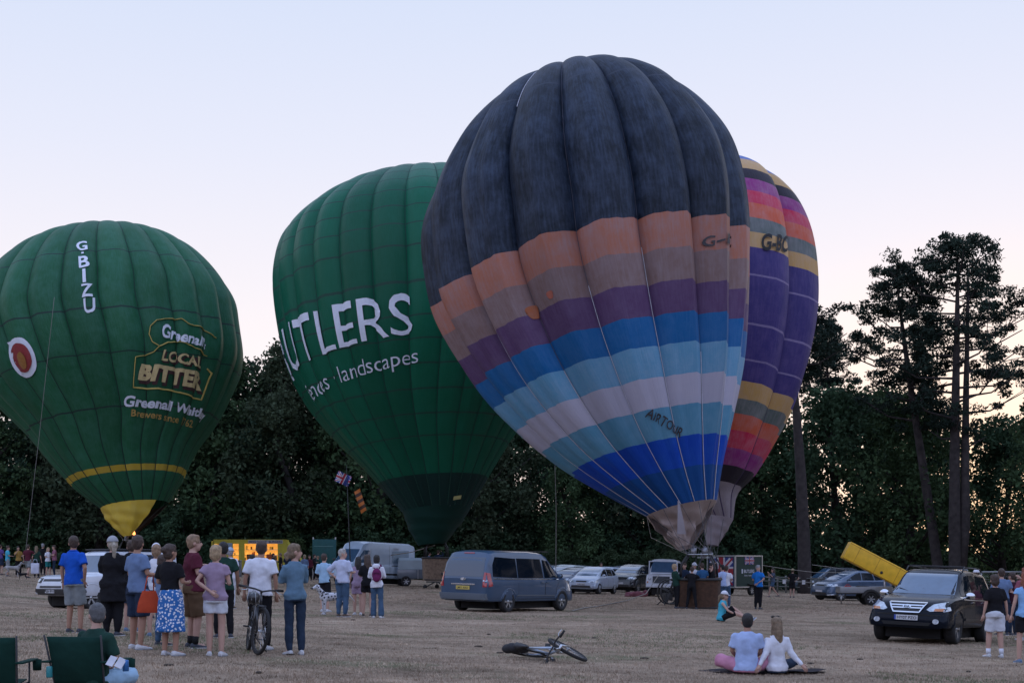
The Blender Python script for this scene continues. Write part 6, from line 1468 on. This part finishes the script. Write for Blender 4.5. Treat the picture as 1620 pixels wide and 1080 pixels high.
person('short haired man in a white T-shirt and black trousers behind the mountain bike', 411, 1027, 1.80, 180, topc=WHITE, hem=.04, bot='trousers', botc=BLACK, hairc='brown', skin=1, arms=('down', 'down'), shoec=SHOE['white'], build=1.08, step=.02)
person('dark haired person in black standing beyond the man in the white T-shirt', 400, 962, 1.66, 180, 'f', topc=BLACK, bot='trousers', botc=BLACK, hair='bob', hairc='black')
person('woman in a blue grey sweater and dark jeans looking left, right of the mountain bike', 467, 1035, 1.76, 205, 'f', topc=BLG, sleeve=1.95, hem=.03, bot='trousers', botc=DDEN, hair='lowbun', hairc='dblonde', arms=('folded', 'folded'), turn=-95, shoec=SHOE['white'])
# the group with the dog
person('youth in a light blue printed top and black shorts behind the spotted dog', 514, 967, 1.70, 168, topc=LB, sleeve=.8, hem=.05, botc=BLACK, leglen=.5, hairc='brown', arms=('fore', 'fore'), shoec=SHOE['white'])
person('white haired man in a pale checked shirt and blue jeans, looking right', 541, 975, 1.80, 155, topc=c('pale check', (.46, .50, .64)), sleeve=.7, hem=.02, bot='trousers', botc=DENIM, hairc='white', arms=('fore', 'hip'), turn=-60, shoec=SHOE['brown'], build=1.08)
person('girl in a lilac top and skirt mostly hidden by the girl in black', 566, 972, 1.62, 185, 'f', topc=LAV, sleeve=.3, botc=LAV, leglen=.35, hair='long', hairc='black', skin=0, arms=('phone', 'down'), shoec=SHOE['white'])
person('girl with long brown hair in a loose black T-shirt, bare legs', 581, 974, 1.68, 175, 'f', topc=BLACK, sleeve=.6, hem=.12, botc=BLACK, leglen=.30, hair='long', hairc='brown', arms=('phone', 'fore'), shoec=SHOE['brown'], turn=20)
_, am, HMx, UMx = person('girl in a white hooded top and dark blue flared jeans carrying the plum rucksack', 597, 977, 1.66, 180, 'f', 'hoodie', WHITE, 1.9, .08, 'trousers', DENIM, leglen=1.1, hair='bob', hairc='black', arms=('fore', 'fore'), shoec=SHOE['white'])
def rucksack():
    o = _; k = o.scale.x; R = thing('rucksack', 'plum red rucksack on the back of the girl in the white hooded top', 'rucksack', o.location, o.rotation_euler.z); R.scale = o.scale
    b = MB(); b.ell((0, .185, 1.19), (.135, .085, .19), 16, 12); b.ell((0, .215, 1.10), (.105, .085, .11), 14, 10); g = b.build('pack', PURP, R); remesh(g, .02, 1); LATE.append((g, None))
    for s_ in (-1, 1): b = MB(); b.tube([(s_*.07, .15, 1.36), (s_*.095, .05, 1.475), (s_*.11, -.12, 1.38), (s_*.13, -.06, 1.12), (s_*.11, .13, 1.05)], .018, 6, flat=.5); b.build('strap', PURP, R)
    b = MB(); b.tube([(-.09, .262, 1.22), (0, .285, 1.25), (.09, .262, 1.22)], .006, 4); b.build('zip', BLACK, R)
rucksack()
def printed(o, st, m, size, z, w_):   # flat print on a person's back
    pass
# around the baskets
person('man in a bright blue polo shirt and black trousers before the green box trailer', 1199, 963, 1.78, 150, topc=c('bright blue', (.015, .15, .48)), top='polo', bot='trousers', botc=BLACK, hairc='grey', skin=0, arms=('behind', 'fore'), turn=-110, shoec=SHOE['dark'], build=1.05)
person('person in a dark green jacket leaning over the left rim of the brown basket', 1070, 957, 1.72, 115, topc=GREENC, sleeve=1.9, hem=.05, bot='trousers', botc=BLACK, hairc='blonde', hair='bob', arms=('fore', 'fore'), lean=-.15, shoec=SHOE['dark'], dist=53.0)
person('crew member all in black with a braced leg, holding the front of the brown basket', 1094, 961, 1.62, 165, topc=BLACK, sleeve=1.9, bot='trousers', botc=BLACK, hairc='brown', arms=('out', 'out'), lean=.0, step=.10, dist=52.6, shoec=SHOE['dark'])
ba = A.o.location
for x, y, lab, tc, hd_, hcx, sx in ((.12, -.05, 'person in a mid blue top inside the brown basket, back to the camera', ROYAL if 0 else c('basket blue', (.03, .10, .22)), 190, 'brown', 'm'), (-.15, .25, 'person in a white cap inside the brown basket between the uprights', WHITE, 20, 'grey', 'm'), (.48, .22, 'person in dark clothes at the right end inside the brown basket', BLACK, 60, 'black', 'm'), (-.55, .1, 'person in navy at the left end inside the brown basket', NAVYC, -20, 'brown', 'f')):
    person(lab, 0, 0, 1.66, hd_, sx, topc=tc, botc=BLACK, bot='trousers', hairc=hcx, arms=('up', 'fore') if x > .4 else ('fore', 'fore'), loc=ba+Vector((x, y+.02, .10)), cap=MATS['cloth white cap'] if hd_ == 20 else None)
person('man in a pale blue shirt and jeans holding the right end of the brown basket', 1143, 958, 1.74, 215, topc=SKYB, bot='trousers', botc=DENIM, hairc='black', arms=('out', 'fore'), shoec=SHOE['dark'], dist=54.6)
person('man in a white T-shirt just behind the man in pale blue beside the basket', 1149, 955, 1.72, 150, topc=WHITE, bot='trousers', botc=DENIM, hairc='brown', arms=('fore', 'fore'), dist=56.0, shoec=SHOE['white'])
bb_ = Bb.o.location
person('pilot in a dark jacket standing in the tan wicker basket', 0, 0, 1.6, 170, topc=NAVYC, sleeve=1.9, bot='trousers', botc=BLACK, hairc='brown', arms=('up', 'fore'), loc=bb_+Vector((.1, 0, .1)))
person('second person in blue standing in the tan wicker basket, left of the pilot', 0, 0, 1.5, 100, topc=c('basket blue', (.03, .10, .22)), sleeve=1.9, bot='trousers', botc=BLACK, hairc='black', arms=('fore', 'fore'), loc=bb_+Vector((-.4, .1, .1)))
# seated on the grass
person('woman in a turquoise vest and white cap sitting on the grass, legs stretched right', 1141, 984, 1.70, 80, 'f', topc=CYAN, sleeve=0, botc=BLACK, bot='shorts', leglen=.5, hair='pony', hairc='dblonde', arms=('knee', 'knee'), pose='legsout', cap=MATS['cloth white cap'], shoec=SHOE['blue'], lean=.12, skin=0)
cp = gp(1181, 1066)
person('dark haired man in a light blue T-shirt and pink shorts sitting on the grass', 1181, 1066, 1.72, 172, topc=SKYB, botc=PINK, leglen=.5, hairc='black', skin=1, arms=('lap', 'lap'), pose='cross', lean=.06, build=1.08, shoec=SHOE['white'])
person('long fair haired woman in a white jacket sitting beside the man in pink shorts', 1229, 1066, 1.62, 186, 'f', topc=WHITE, sleeve=1.95, botc=DDEN, bot='trousers', hair='long', hairc='dblonde', arms=(((.24, .06, 1.16), (.36, .14, .98)), ((.24, .06, 1.16), (.34, .12, .98))), pose='cross', lean=.0, shoec=SHOE['white'])
q = gp(1229, 1066); b = MB(); s3 = thing('sunglasses', 'dark sunglasses pushed up on the fair haired woman’s head', 'sunglasses', q+Vector((-.01, .07, .865)))
for x in (-.035, .035): b = MB(); b.ell((x, 0, 0), (.03, .008, .02), 10, 6); b.build('lens', EYE, s3)
b = MB(); b.tube([(-.075, -.10, -.01), (-.07, 0, .005), (.07, 0, .005), (.075, -.10, -.01)], .004, 5); b.build('frame', INK, s3)
b = MB(); n_ = 40; rr = random.Random(9); V = [((1+.08*sin(5*a))*.95*cos(a), (1+.1*cos(3*a))*.42*sin(a)) for a in [2*pi*k/n_ for k in range(n_)]]
V2, F2, be = gridcut(V, [tuple(range(n_))], .12); b.add([(x, y, .028+.014*sin(x*9+y*5)+.01*sin(y*17)) for x, y in V2], F2, 0, True); b.add([(x, y, 0) for x, y in V], [tuple(reversed(range(n_)))])
o = b.build('picnic_blanket', c('dark blanket', (.03, .026, .03)), None, label='dark rumpled blanket spread under the seated couple', cat='blanket'); o.location = gp(1206, 1062)+Vector((0, -.05, 0))
# right edge
person('stout woman in a black top and white shorts behind the black car', 1574, 1039, 1.62, 182, 'f', topc=BLACK, sleeve=.5, botc=WS, leglen=.45, hair='bob', hairc='brown', arms=('down', 'down'), build=1.12, shoec=SHOE['white'], sock=WHITE)
person('man in a slate grey T-shirt behind the woman in white shorts', 1586, 1004, 1.82, 175, topc=SLATE, bot='trousers', botc=NAVYC, hairc='brown', arms=('fore', 'fore'), build=1.12, shoec=SHOE['dark'])
person('man in a dark maroon T-shirt and jeans near the right edge, drinking', 1602, 1004, 1.74, 200, topc=c('dark maroon', (.045, .014, .025)), bot='trousers', botc=DDEN, hairc='brown', arms=('phone', 'down'), shoec=SHOE['dark'])
person('red haired girl in a blue and white top cut off by the right edge', 1622, 1048, 1.66, 175, 'f', topc=c('blue white', (.22, .42, .70)), sleeve=.2, botc=BLACK, leglen=.4, hair='long', hairc='red', arms=('fore', 'down'), shoec=SHOE['blue'])
person('person in pink holding a pale bottle behind the red haired girl', 1622, 1012, 1.84, 190, 'm', topc=c('rose', (.25, .08, .11)), botc=NAVYC, hairc='red', arms=('phone', 'fore'))
person('person in a white cap showing only above the roof of the black car', 1544, 0, 1.78, 180, topc=BLACK, botc=BLACK, cap=MATS['cloth white cap'], hairc='brown', dist=45)
# background right
person('woman in a grey top and denim shorts walking past the fence looking at her phone', 1223, 940, 1.72, -80, 'f', topc=c('washed navy', (.07, .09, .13)), sleeve=.5, botc=DENIM, leglen=.35, hair='long', hairc='brown', arms=('phone', 'phone'), pose='walk', dist=82, shoec=SHOE['dark'])
person('man in a black T-shirt and shorts with a pale cap by the fence', 1253, 940, 1.70, 165, topc=BLACK, botc=BLACK, hairc='brown', cap=c('sand cap', (.30, .25, .16)), arms=('hip', 'fore'), dist=82, shoec=SHOE['dark'])
person('person in dark red sitting among the parked cars behind the silver hatchback', 951, 0, 1.74, 20, topc=MAROON, botc=NAVYC, hairc='brown', arms=('folded', 'folded'), dist=86.5)
# far left crowd
CW = 'people standing by the trees at the far left'
for px, d, H, hd_, sx, tc, bot, bc, hr, hc_, ar, lab in (
        (1, 78, 1.72, 150, 'm', c('violet', (.10, .06, .20)), 'shorts', NAVYC, 'short', 'brown', ('fore', 'down'), 'person in violet cut off by the left edge in the far crowd'),
        (12, 75, 1.66, 120, 'm', CYAN, 'shorts', GREYS, 'short', 'brown', ('fore', 'fore'), 'person in a bright turquoise T-shirt in the far left crowd'),
        (29, 76, 1.66, 20, 'f', MUST, 'trousers', BLACK, 'long', 'black', ('phone', 'fore'), 'woman in a mustard top and black trousers facing the camera in the far left crowd'),
        (44, 72, 1.76, 175, 'm', MAROON, 'shorts', GREYS, 'short', 'brown', ('out', 'down'), 'man in a dark red T-shirt and grey shorts walking in the far left crowd'),
        (58, 74, 1.70, 190, 'f', GREENC, 'trousers', BLACK, 'long', 'dblonde', ('down', 'down'), 'fair haired person in black green with a white bag in the far left crowd'),
        (68, 82, 1.86, 170, 'm', BLACK, 'trousers', BLACK, 'short', 'grey', ('fore', 'fore'), 'tall grey haired man in black at the back of the far left crowd'),
        (76, 78, 1.62, 60, 'f', WHITE, 'shorts', TEAL, 'long', 'blonde', ('fore', 'fore'), 'woman in a white top and teal shorts in the far left crowd'),
        (86, 78, 1.76, -60, 'f', c('dusty pink', (.24, .10, .15)), 'trousers', NAVYC, 'bob', 'brown', ('folded', 'folded'), 'woman in a dusty pink top at the right of the far left crowd')):
    person(lab, px, 0, H, hd_, sx, topc=tc, botc=bc, bot=bot, hair=hr, hairc=hc_, arms=ar, dist=d, group=CW, pose='walk' if 'walking' in lab else 'stand', shoec=SHOE['dark'])
o = MB(); o.box((0, 0, .28), (.42, .14, .55), bev=.05); o.tube([(-.12, 0, .55), (-.08, 0, .74), (.08, 0, .74), (.12, 0, .55)], .012); o = o.build('white_bag', c('white bag', (.5, .52, .62)), None, label='white carrier bag held low at the side of the dark red shirted man', cat='bag'); o.location = gd_at(55.5, 71.5)+Vector((0, 0, .25))
# queue at the food van
QG = 'people waiting near the yellow food van'
R2 = random.Random(12)
cc_ = [(BLACK, 'black'), (NAVYC, 'navy'), (GREYS, 'grey'), (MAROON, 'dark red'), (GREENC, 'dark green'), (SLATE, 'slate blue')]
for i, (px, d, col, extra) in enumerate(((432, 90, 0, 'at the hatch, first from the van door'), (444, 94, 0, 'with folded arms beside the serving hatch'), (455, 90, 1, 'in front of the awning'), (482, 88, 5, 'in a pale cap right of the awning'), (490, 90, 3, 'left of the green board'), (497, 93, 0, 'below the green board'), (503, 96, 4, 'in the shade behind the youth'), (449, 99, 2, 'farthest back by the awning'))):
    person('distant person in %s %s' % (cc_[col][1], extra), px, 0, 1.62+.15*R2.random(), R2.choice([150, 190, 20, -60, 80]), R2.choice('mf'), topc=cc_[col][0], sleeve=1.5, bot='trousers', botc=BLACK, hairc=R2.choice(['black', 'brown', 'dblonde']), hair=R2.choice(['short', 'bob']), arms=R2.choice([('down', 'down'), ('folded', 'folded'), ('fore', 'down')]), dist=d, group=QG, cap=MATS['cloth sand cap'] if i == 3 else None, shoec=SHOE['dark'])
# ------------------------------------------------------------------ dogs
def dog(label, loc, rz, m, H=.55, face='out'):
    o = thing('dog', label, 'dog', loc, radians(rz)); o.scale = (H/.62,)*3; b = MB()
    b.limb([(-.28, 0, .50), (-.1, 0, .48), (.12, 0, .46), (.26, 0, .47)], [.10, .095, .115, .12], 14)
    b.limb([(.28, 0, .52), (.40, 0, .66)], [.085, .06], 12); b.ell((.44, 0, .72), (.075, .062, .062), 14, 10); b.limb([(.48, 0, .71), (.58, 0, .675)], [.042, .028], 10)
    for s_ in (-1, 1):
        b.limb([(.25, s_*.08, .42), (.26, s_*.08, .24), (.25, s_*.08, .05)], [.055, .03, .024], 9); b.limb([(.25, s_*.08, .03), (.29, s_*.08, .025)], [.026, .022], 7)
        b.limb([(-.27, s_*.08, .46), (-.20, s_*.09, .30), (-.35, s_*.09, .20), (-.32, s_*.09, .05)], [.085, .05, .028, .023], 9); b.limb([(-.32, s_*.09, .03), (-.28, s_*.09, .025)], [.026, .022], 7)
        b.limb([(.40, s_*.055, .75), (.40, s_*.082, .67)], [.02, .026], 7)
    b.limb([(-.36, 0, .54), (-.48, 0, .44), (-.56, 0, .34)], [.028, .018, .01], 8)
    g = b.build('body', m, o); remesh(g, .014, 2); LATE.append((g, None))
    b = MB(); b.tube([(.315+.02*cos(a)*0+.03*sin(a), .088*cos(a), .58+.03*sin(a)*-1) for a in np.linspace(0, 2*pi, 17)], .014, 6, cap=False); b.build('collar', NAVYC, o)
    b = MB(); b.ell((.605, 0, .685), (.016, .018, .014), 8, 6); b.build('nose', EYE, o)
DM = mat('dalmatian coat', (.5, .5, .52), .8); t = DM.node_tree; n = t.nodes; L_ = t.links
v = n.new('ShaderNodeTexVoronoi'); v.inputs['Scale'].default_value = 13; cc2 = n.new('ShaderNodeTexCoord'); L_.new(cc2.outputs['Object'], v.inputs['Vector']); r = ramp(n, [(0, (.03, .03, .035)), (.30, (.03, .03, .035)), (.37, (.52, .52, .56)), (1, (.52, .52, .56))]); L_.new(v.outputs['Distance'], r.inputs[0]); L_.new(r.outputs[0], n['Principled BSDF'].inputs['Base Color'])
dog('white dog with black spots and a dark collar, its head to the left', gp(528, 972), 205, DM, .66)
dog('pale dog standing in the far left crowd beside the turquoise T-shirt', gd_at(20, 74), 20, c('pale fur', (.30, .29, .29)), .62)
dog('small black dog out on the grass in front of the far left crowd', gd_at(36, 69), 200, BLACK, .34)
rope('dog_lead', [gp(528, 972)+Vector((-.3, -.1, .62)), gp(535, 974)+Vector((-.02, -.05, .7)), gp(541, 975)+Vector((-.12, -.18, 1.0))], .008, BLACK, 'dark lead running from the spotted dog to the white haired man')
# orange bag
p = gp(240, 1030); OB = thing('orange_bag', 'orange tote bag hanging beside the woman in the dotted skirt', 'bag', Vector((p.x, p.y-.15, p.z)))
b = MB(); b.loft([[(x*w_, y*.06*k_, z) for x, y in ((-1, -.5), (-.5, -1), (.5, -1), (1, -.5), (1, .5), (.5, 1), (-.5, 1), (-1, .5))] for z, w_, k_ in ((.60, .17, 1.1), (.62, .18, 1.2), (.75, .16, 1), (.93, .10, .5))]); b.build('body', c('orange', (.42, .06, .025)), OB)
b = MB(); b.tube([(-.07, 0, .92), (-.03, .02, 1.15), (.05, .04, 1.16), (.07, 0, .92)], .01); b.build('handle', c('orange', (.42, .06, .025)), OB)
# ------------------------------------------------------------------ folding chairs in the near left corner
CG_ = c('camp chair green', (.008, .035, .028))
def camp_chair(label, loc, rz, k=1):
    o = thing('folding_chair', label, 'camping chair', loc, radians(rz), 'folding camping chairs'); o.scale = (k, k, k)
    b = MB()
    def sheet(pts, nu=8, nv=8, sag=.03):
        a, b_, c2, d2 = map(Vector, pts); n = (b_-a).cross(d2-a).normalized(); R = []
        for i in range(nu+1):
            R.append([(a.lerp(b_, i/nu)).lerp(d2.lerp(c2, i/nu), j/nv)+n*sag*sin(pi*i/nu)*sin(pi*j/nv+.0) for j in range(nv+1)])
        return R, n
    R_b, n = sheet([(-.27, .20, .42), (.27, .20, .42), (.30, .34, .95), (-.30, .34, .95)], sag=-.05)
    b.loft([r+[p+n*.012 for p in reversed(r)] for r in R_b]); b.build('backrest', CG_, o)
    R_s, n = sheet([(-.27, -.26, .46), (.27, -.26, .46), (.27, .20, .42), (-.27, .20, .42)], sag=-.05); b = MB(); b.loft([r+[p+n*.012 for p in reversed(r)] for r in R_s]); b.build('seat', CG_, o)
    for s_ in (-1, 1):
        b = MB(); b.tube([(s_*.32, .36, .97), (s_*.28, .18, .40), (s_*.26, .10, .02)], .011, 7); b.build('back_post', TRIM, o)
        b = MB(); b.tube([(s_*.29, -.28, .02), (s_*.29, -.28, .66)], .011, 7); b.build('leg', TRIM, o)
        b = MB(); b.tube([(s_*.29, -.28, .02), (s_*.27, .24, .44)], .009, 6); b.build('brace', TRIM, o)
        b = MB(); b.box((s_*.33, -.02, .68), (.09, .66, .022), bev=.008); ar = b.build('armrest', CG_, o)
        b = MB(); b.lathe([(.0, .56), (.045, .56), (.05, .68), (.045, .68), (.04, .58)], 16, 'z', c=(s_*.37, -.30, 0)); b.build('cup_holder', CG_, ar)
    b = MB(); b.tube([(-.29, -.28, .04), (.29, -.28, .44)], .009, 6); b.tube([(.29, -.28, .04), (-.29, -.28, .44)], .009, 6); b.build('front_cross', TRIM, o)
    return o
def at_(px, d, z): return Vector(((px-810)/F*d, d, z))
gl = CZ-(1003-HZ)/F*15-.97
c1 = at_(138, 15.2, gl); camp_chair('dark green folding chair in the near left corner with the grey haired man in it', c1, 172)
c2_ = at_(-8, 15.0, gl); camp_chair('dark green folding chair cut off by the left edge', c2_, 185)
person('grey haired man in a dark green T-shirt reading in the folding chair', 0, 0, 1.74, 158, topc=GREENC, sleeve=.6, botc=LB, bot='shorts', leglen=.5, hairc='dgrey', skin=0, arms=('lap', 'lap'), pose='chair', turn=58, tilt=8, loc=c1+Vector((.11, -.10, .02)), shoec=SHOE['grey'], lean=.03)
person('person in a white top sitting in the chair at the left edge', 0, 0, 1.62, 165, 'f', topc=WHITE, sleeve=.6, botc=LAV, bot='trousers', hairc='dblonde', hair='bob', skin=0, arms=('lap', 'lap'), pose='chair', loc=c2_+Vector((.05, -.0, -.22)), shoec=SHOE['white'], lean=-.3)
b = MB(); b.M = Matrix.Rotation(radians(-35), 4, 'X') @ Matrix.Rotation(radians(20), 4, 'Y'); b.box((-.05, 0, 0), (.08, .005, .12)); b.box((.05, 0, .01), (.08, .005, .12), rot=Matrix.Rotation(.3, 3, 'Z')); o = b.build('folded_paper', mat('paper', (.55, .56, .62), .8), None, label='open white paper held by the man in the folding chair', cat='paper'); o.location = at_(183, 14.75, CZ-(1047-HZ)/F*14.75)
for px, py, lab, m_ in ((199, 1052, 'blue can in the cup holder of the reading man’s chair', mat('blue can', (.03, .13, .36), .3, .5)), (78, 1062, 'teal drinks bottle between the two folding chairs', mat('teal bottle', (.02, .20, .22), .3))):
    b = MB(); b.lathe([(0, -.06), (.03, -.06), (.033, -.05), (.033, .05), (.028, .06), (0, .06)], 16, 'z'); o = b.build('drink_can' if 'can' in lab else 'bottle', m_, None, label=lab, cat='can' if 'can in' in lab else 'bottle'); o.location = at_(px, 14.8, CZ-(py-HZ)/F*14.8)
# glasses of the seated man
# ================================================================== FINISH
def finish():
    bpy.context.view_layer.update(); dg = bpy.context.evaluated_depsgraph_get(); new = []
    for o, X in LATE:
        me = bpy.data.meshes.new_from_object(o.evaluated_get(dg), preserve_all_data_layers=False, depsgraph=dg)
        if len(me.polygons) == 0: print('EMPTY', o.name, o.parent and o.parent.get('label'))
        new.append((o, X, me))
    for o, X, me in new:
        nm = o.data.name; o.modifiers.clear(); mats = [s.material for s in o.material_slots]
        me.materials.clear()
        for m in mats: me.materials.append(m)
        if o.name.split('.')[0] == 'body' and o.parent and o.parent.get('category') in ('car', 'van'):
            bm = bmesh.new(); bm.from_mesh(me)
            for f in bm.faces: f.smooth = True
            for e in bm.edges:
                if len(e.link_faces) == 2: e.smooth = e.calc_face_angle(0) < .6
            bm.to_mesh(me); bm.free()
        elif X is not None and X.v:
            n0 = len(me.vertices); V = [tuple(v.co) for v in me.vertices]+X.v; Fs = [tuple(p.vertices) for p in me.polygons]; k0 = len(Fs); Fs += [tuple(i+n0 for i in f) for f in X.f]
            m2 = bpy.data.meshes.new(nm); m2.from_pydata(V, [], Fs)
            for m in mats: m2.materials.append(m)
            m2.polygons.foreach_set('material_index', [0]*k0+X.m); m2.polygons.foreach_set('use_smooth', [True]*len(Fs)); m2.update(); bpy.data.meshes.remove(me); me = m2
        o.data = me
    for c_ in CUT: bpy.data.objects.remove(c_)
finish()
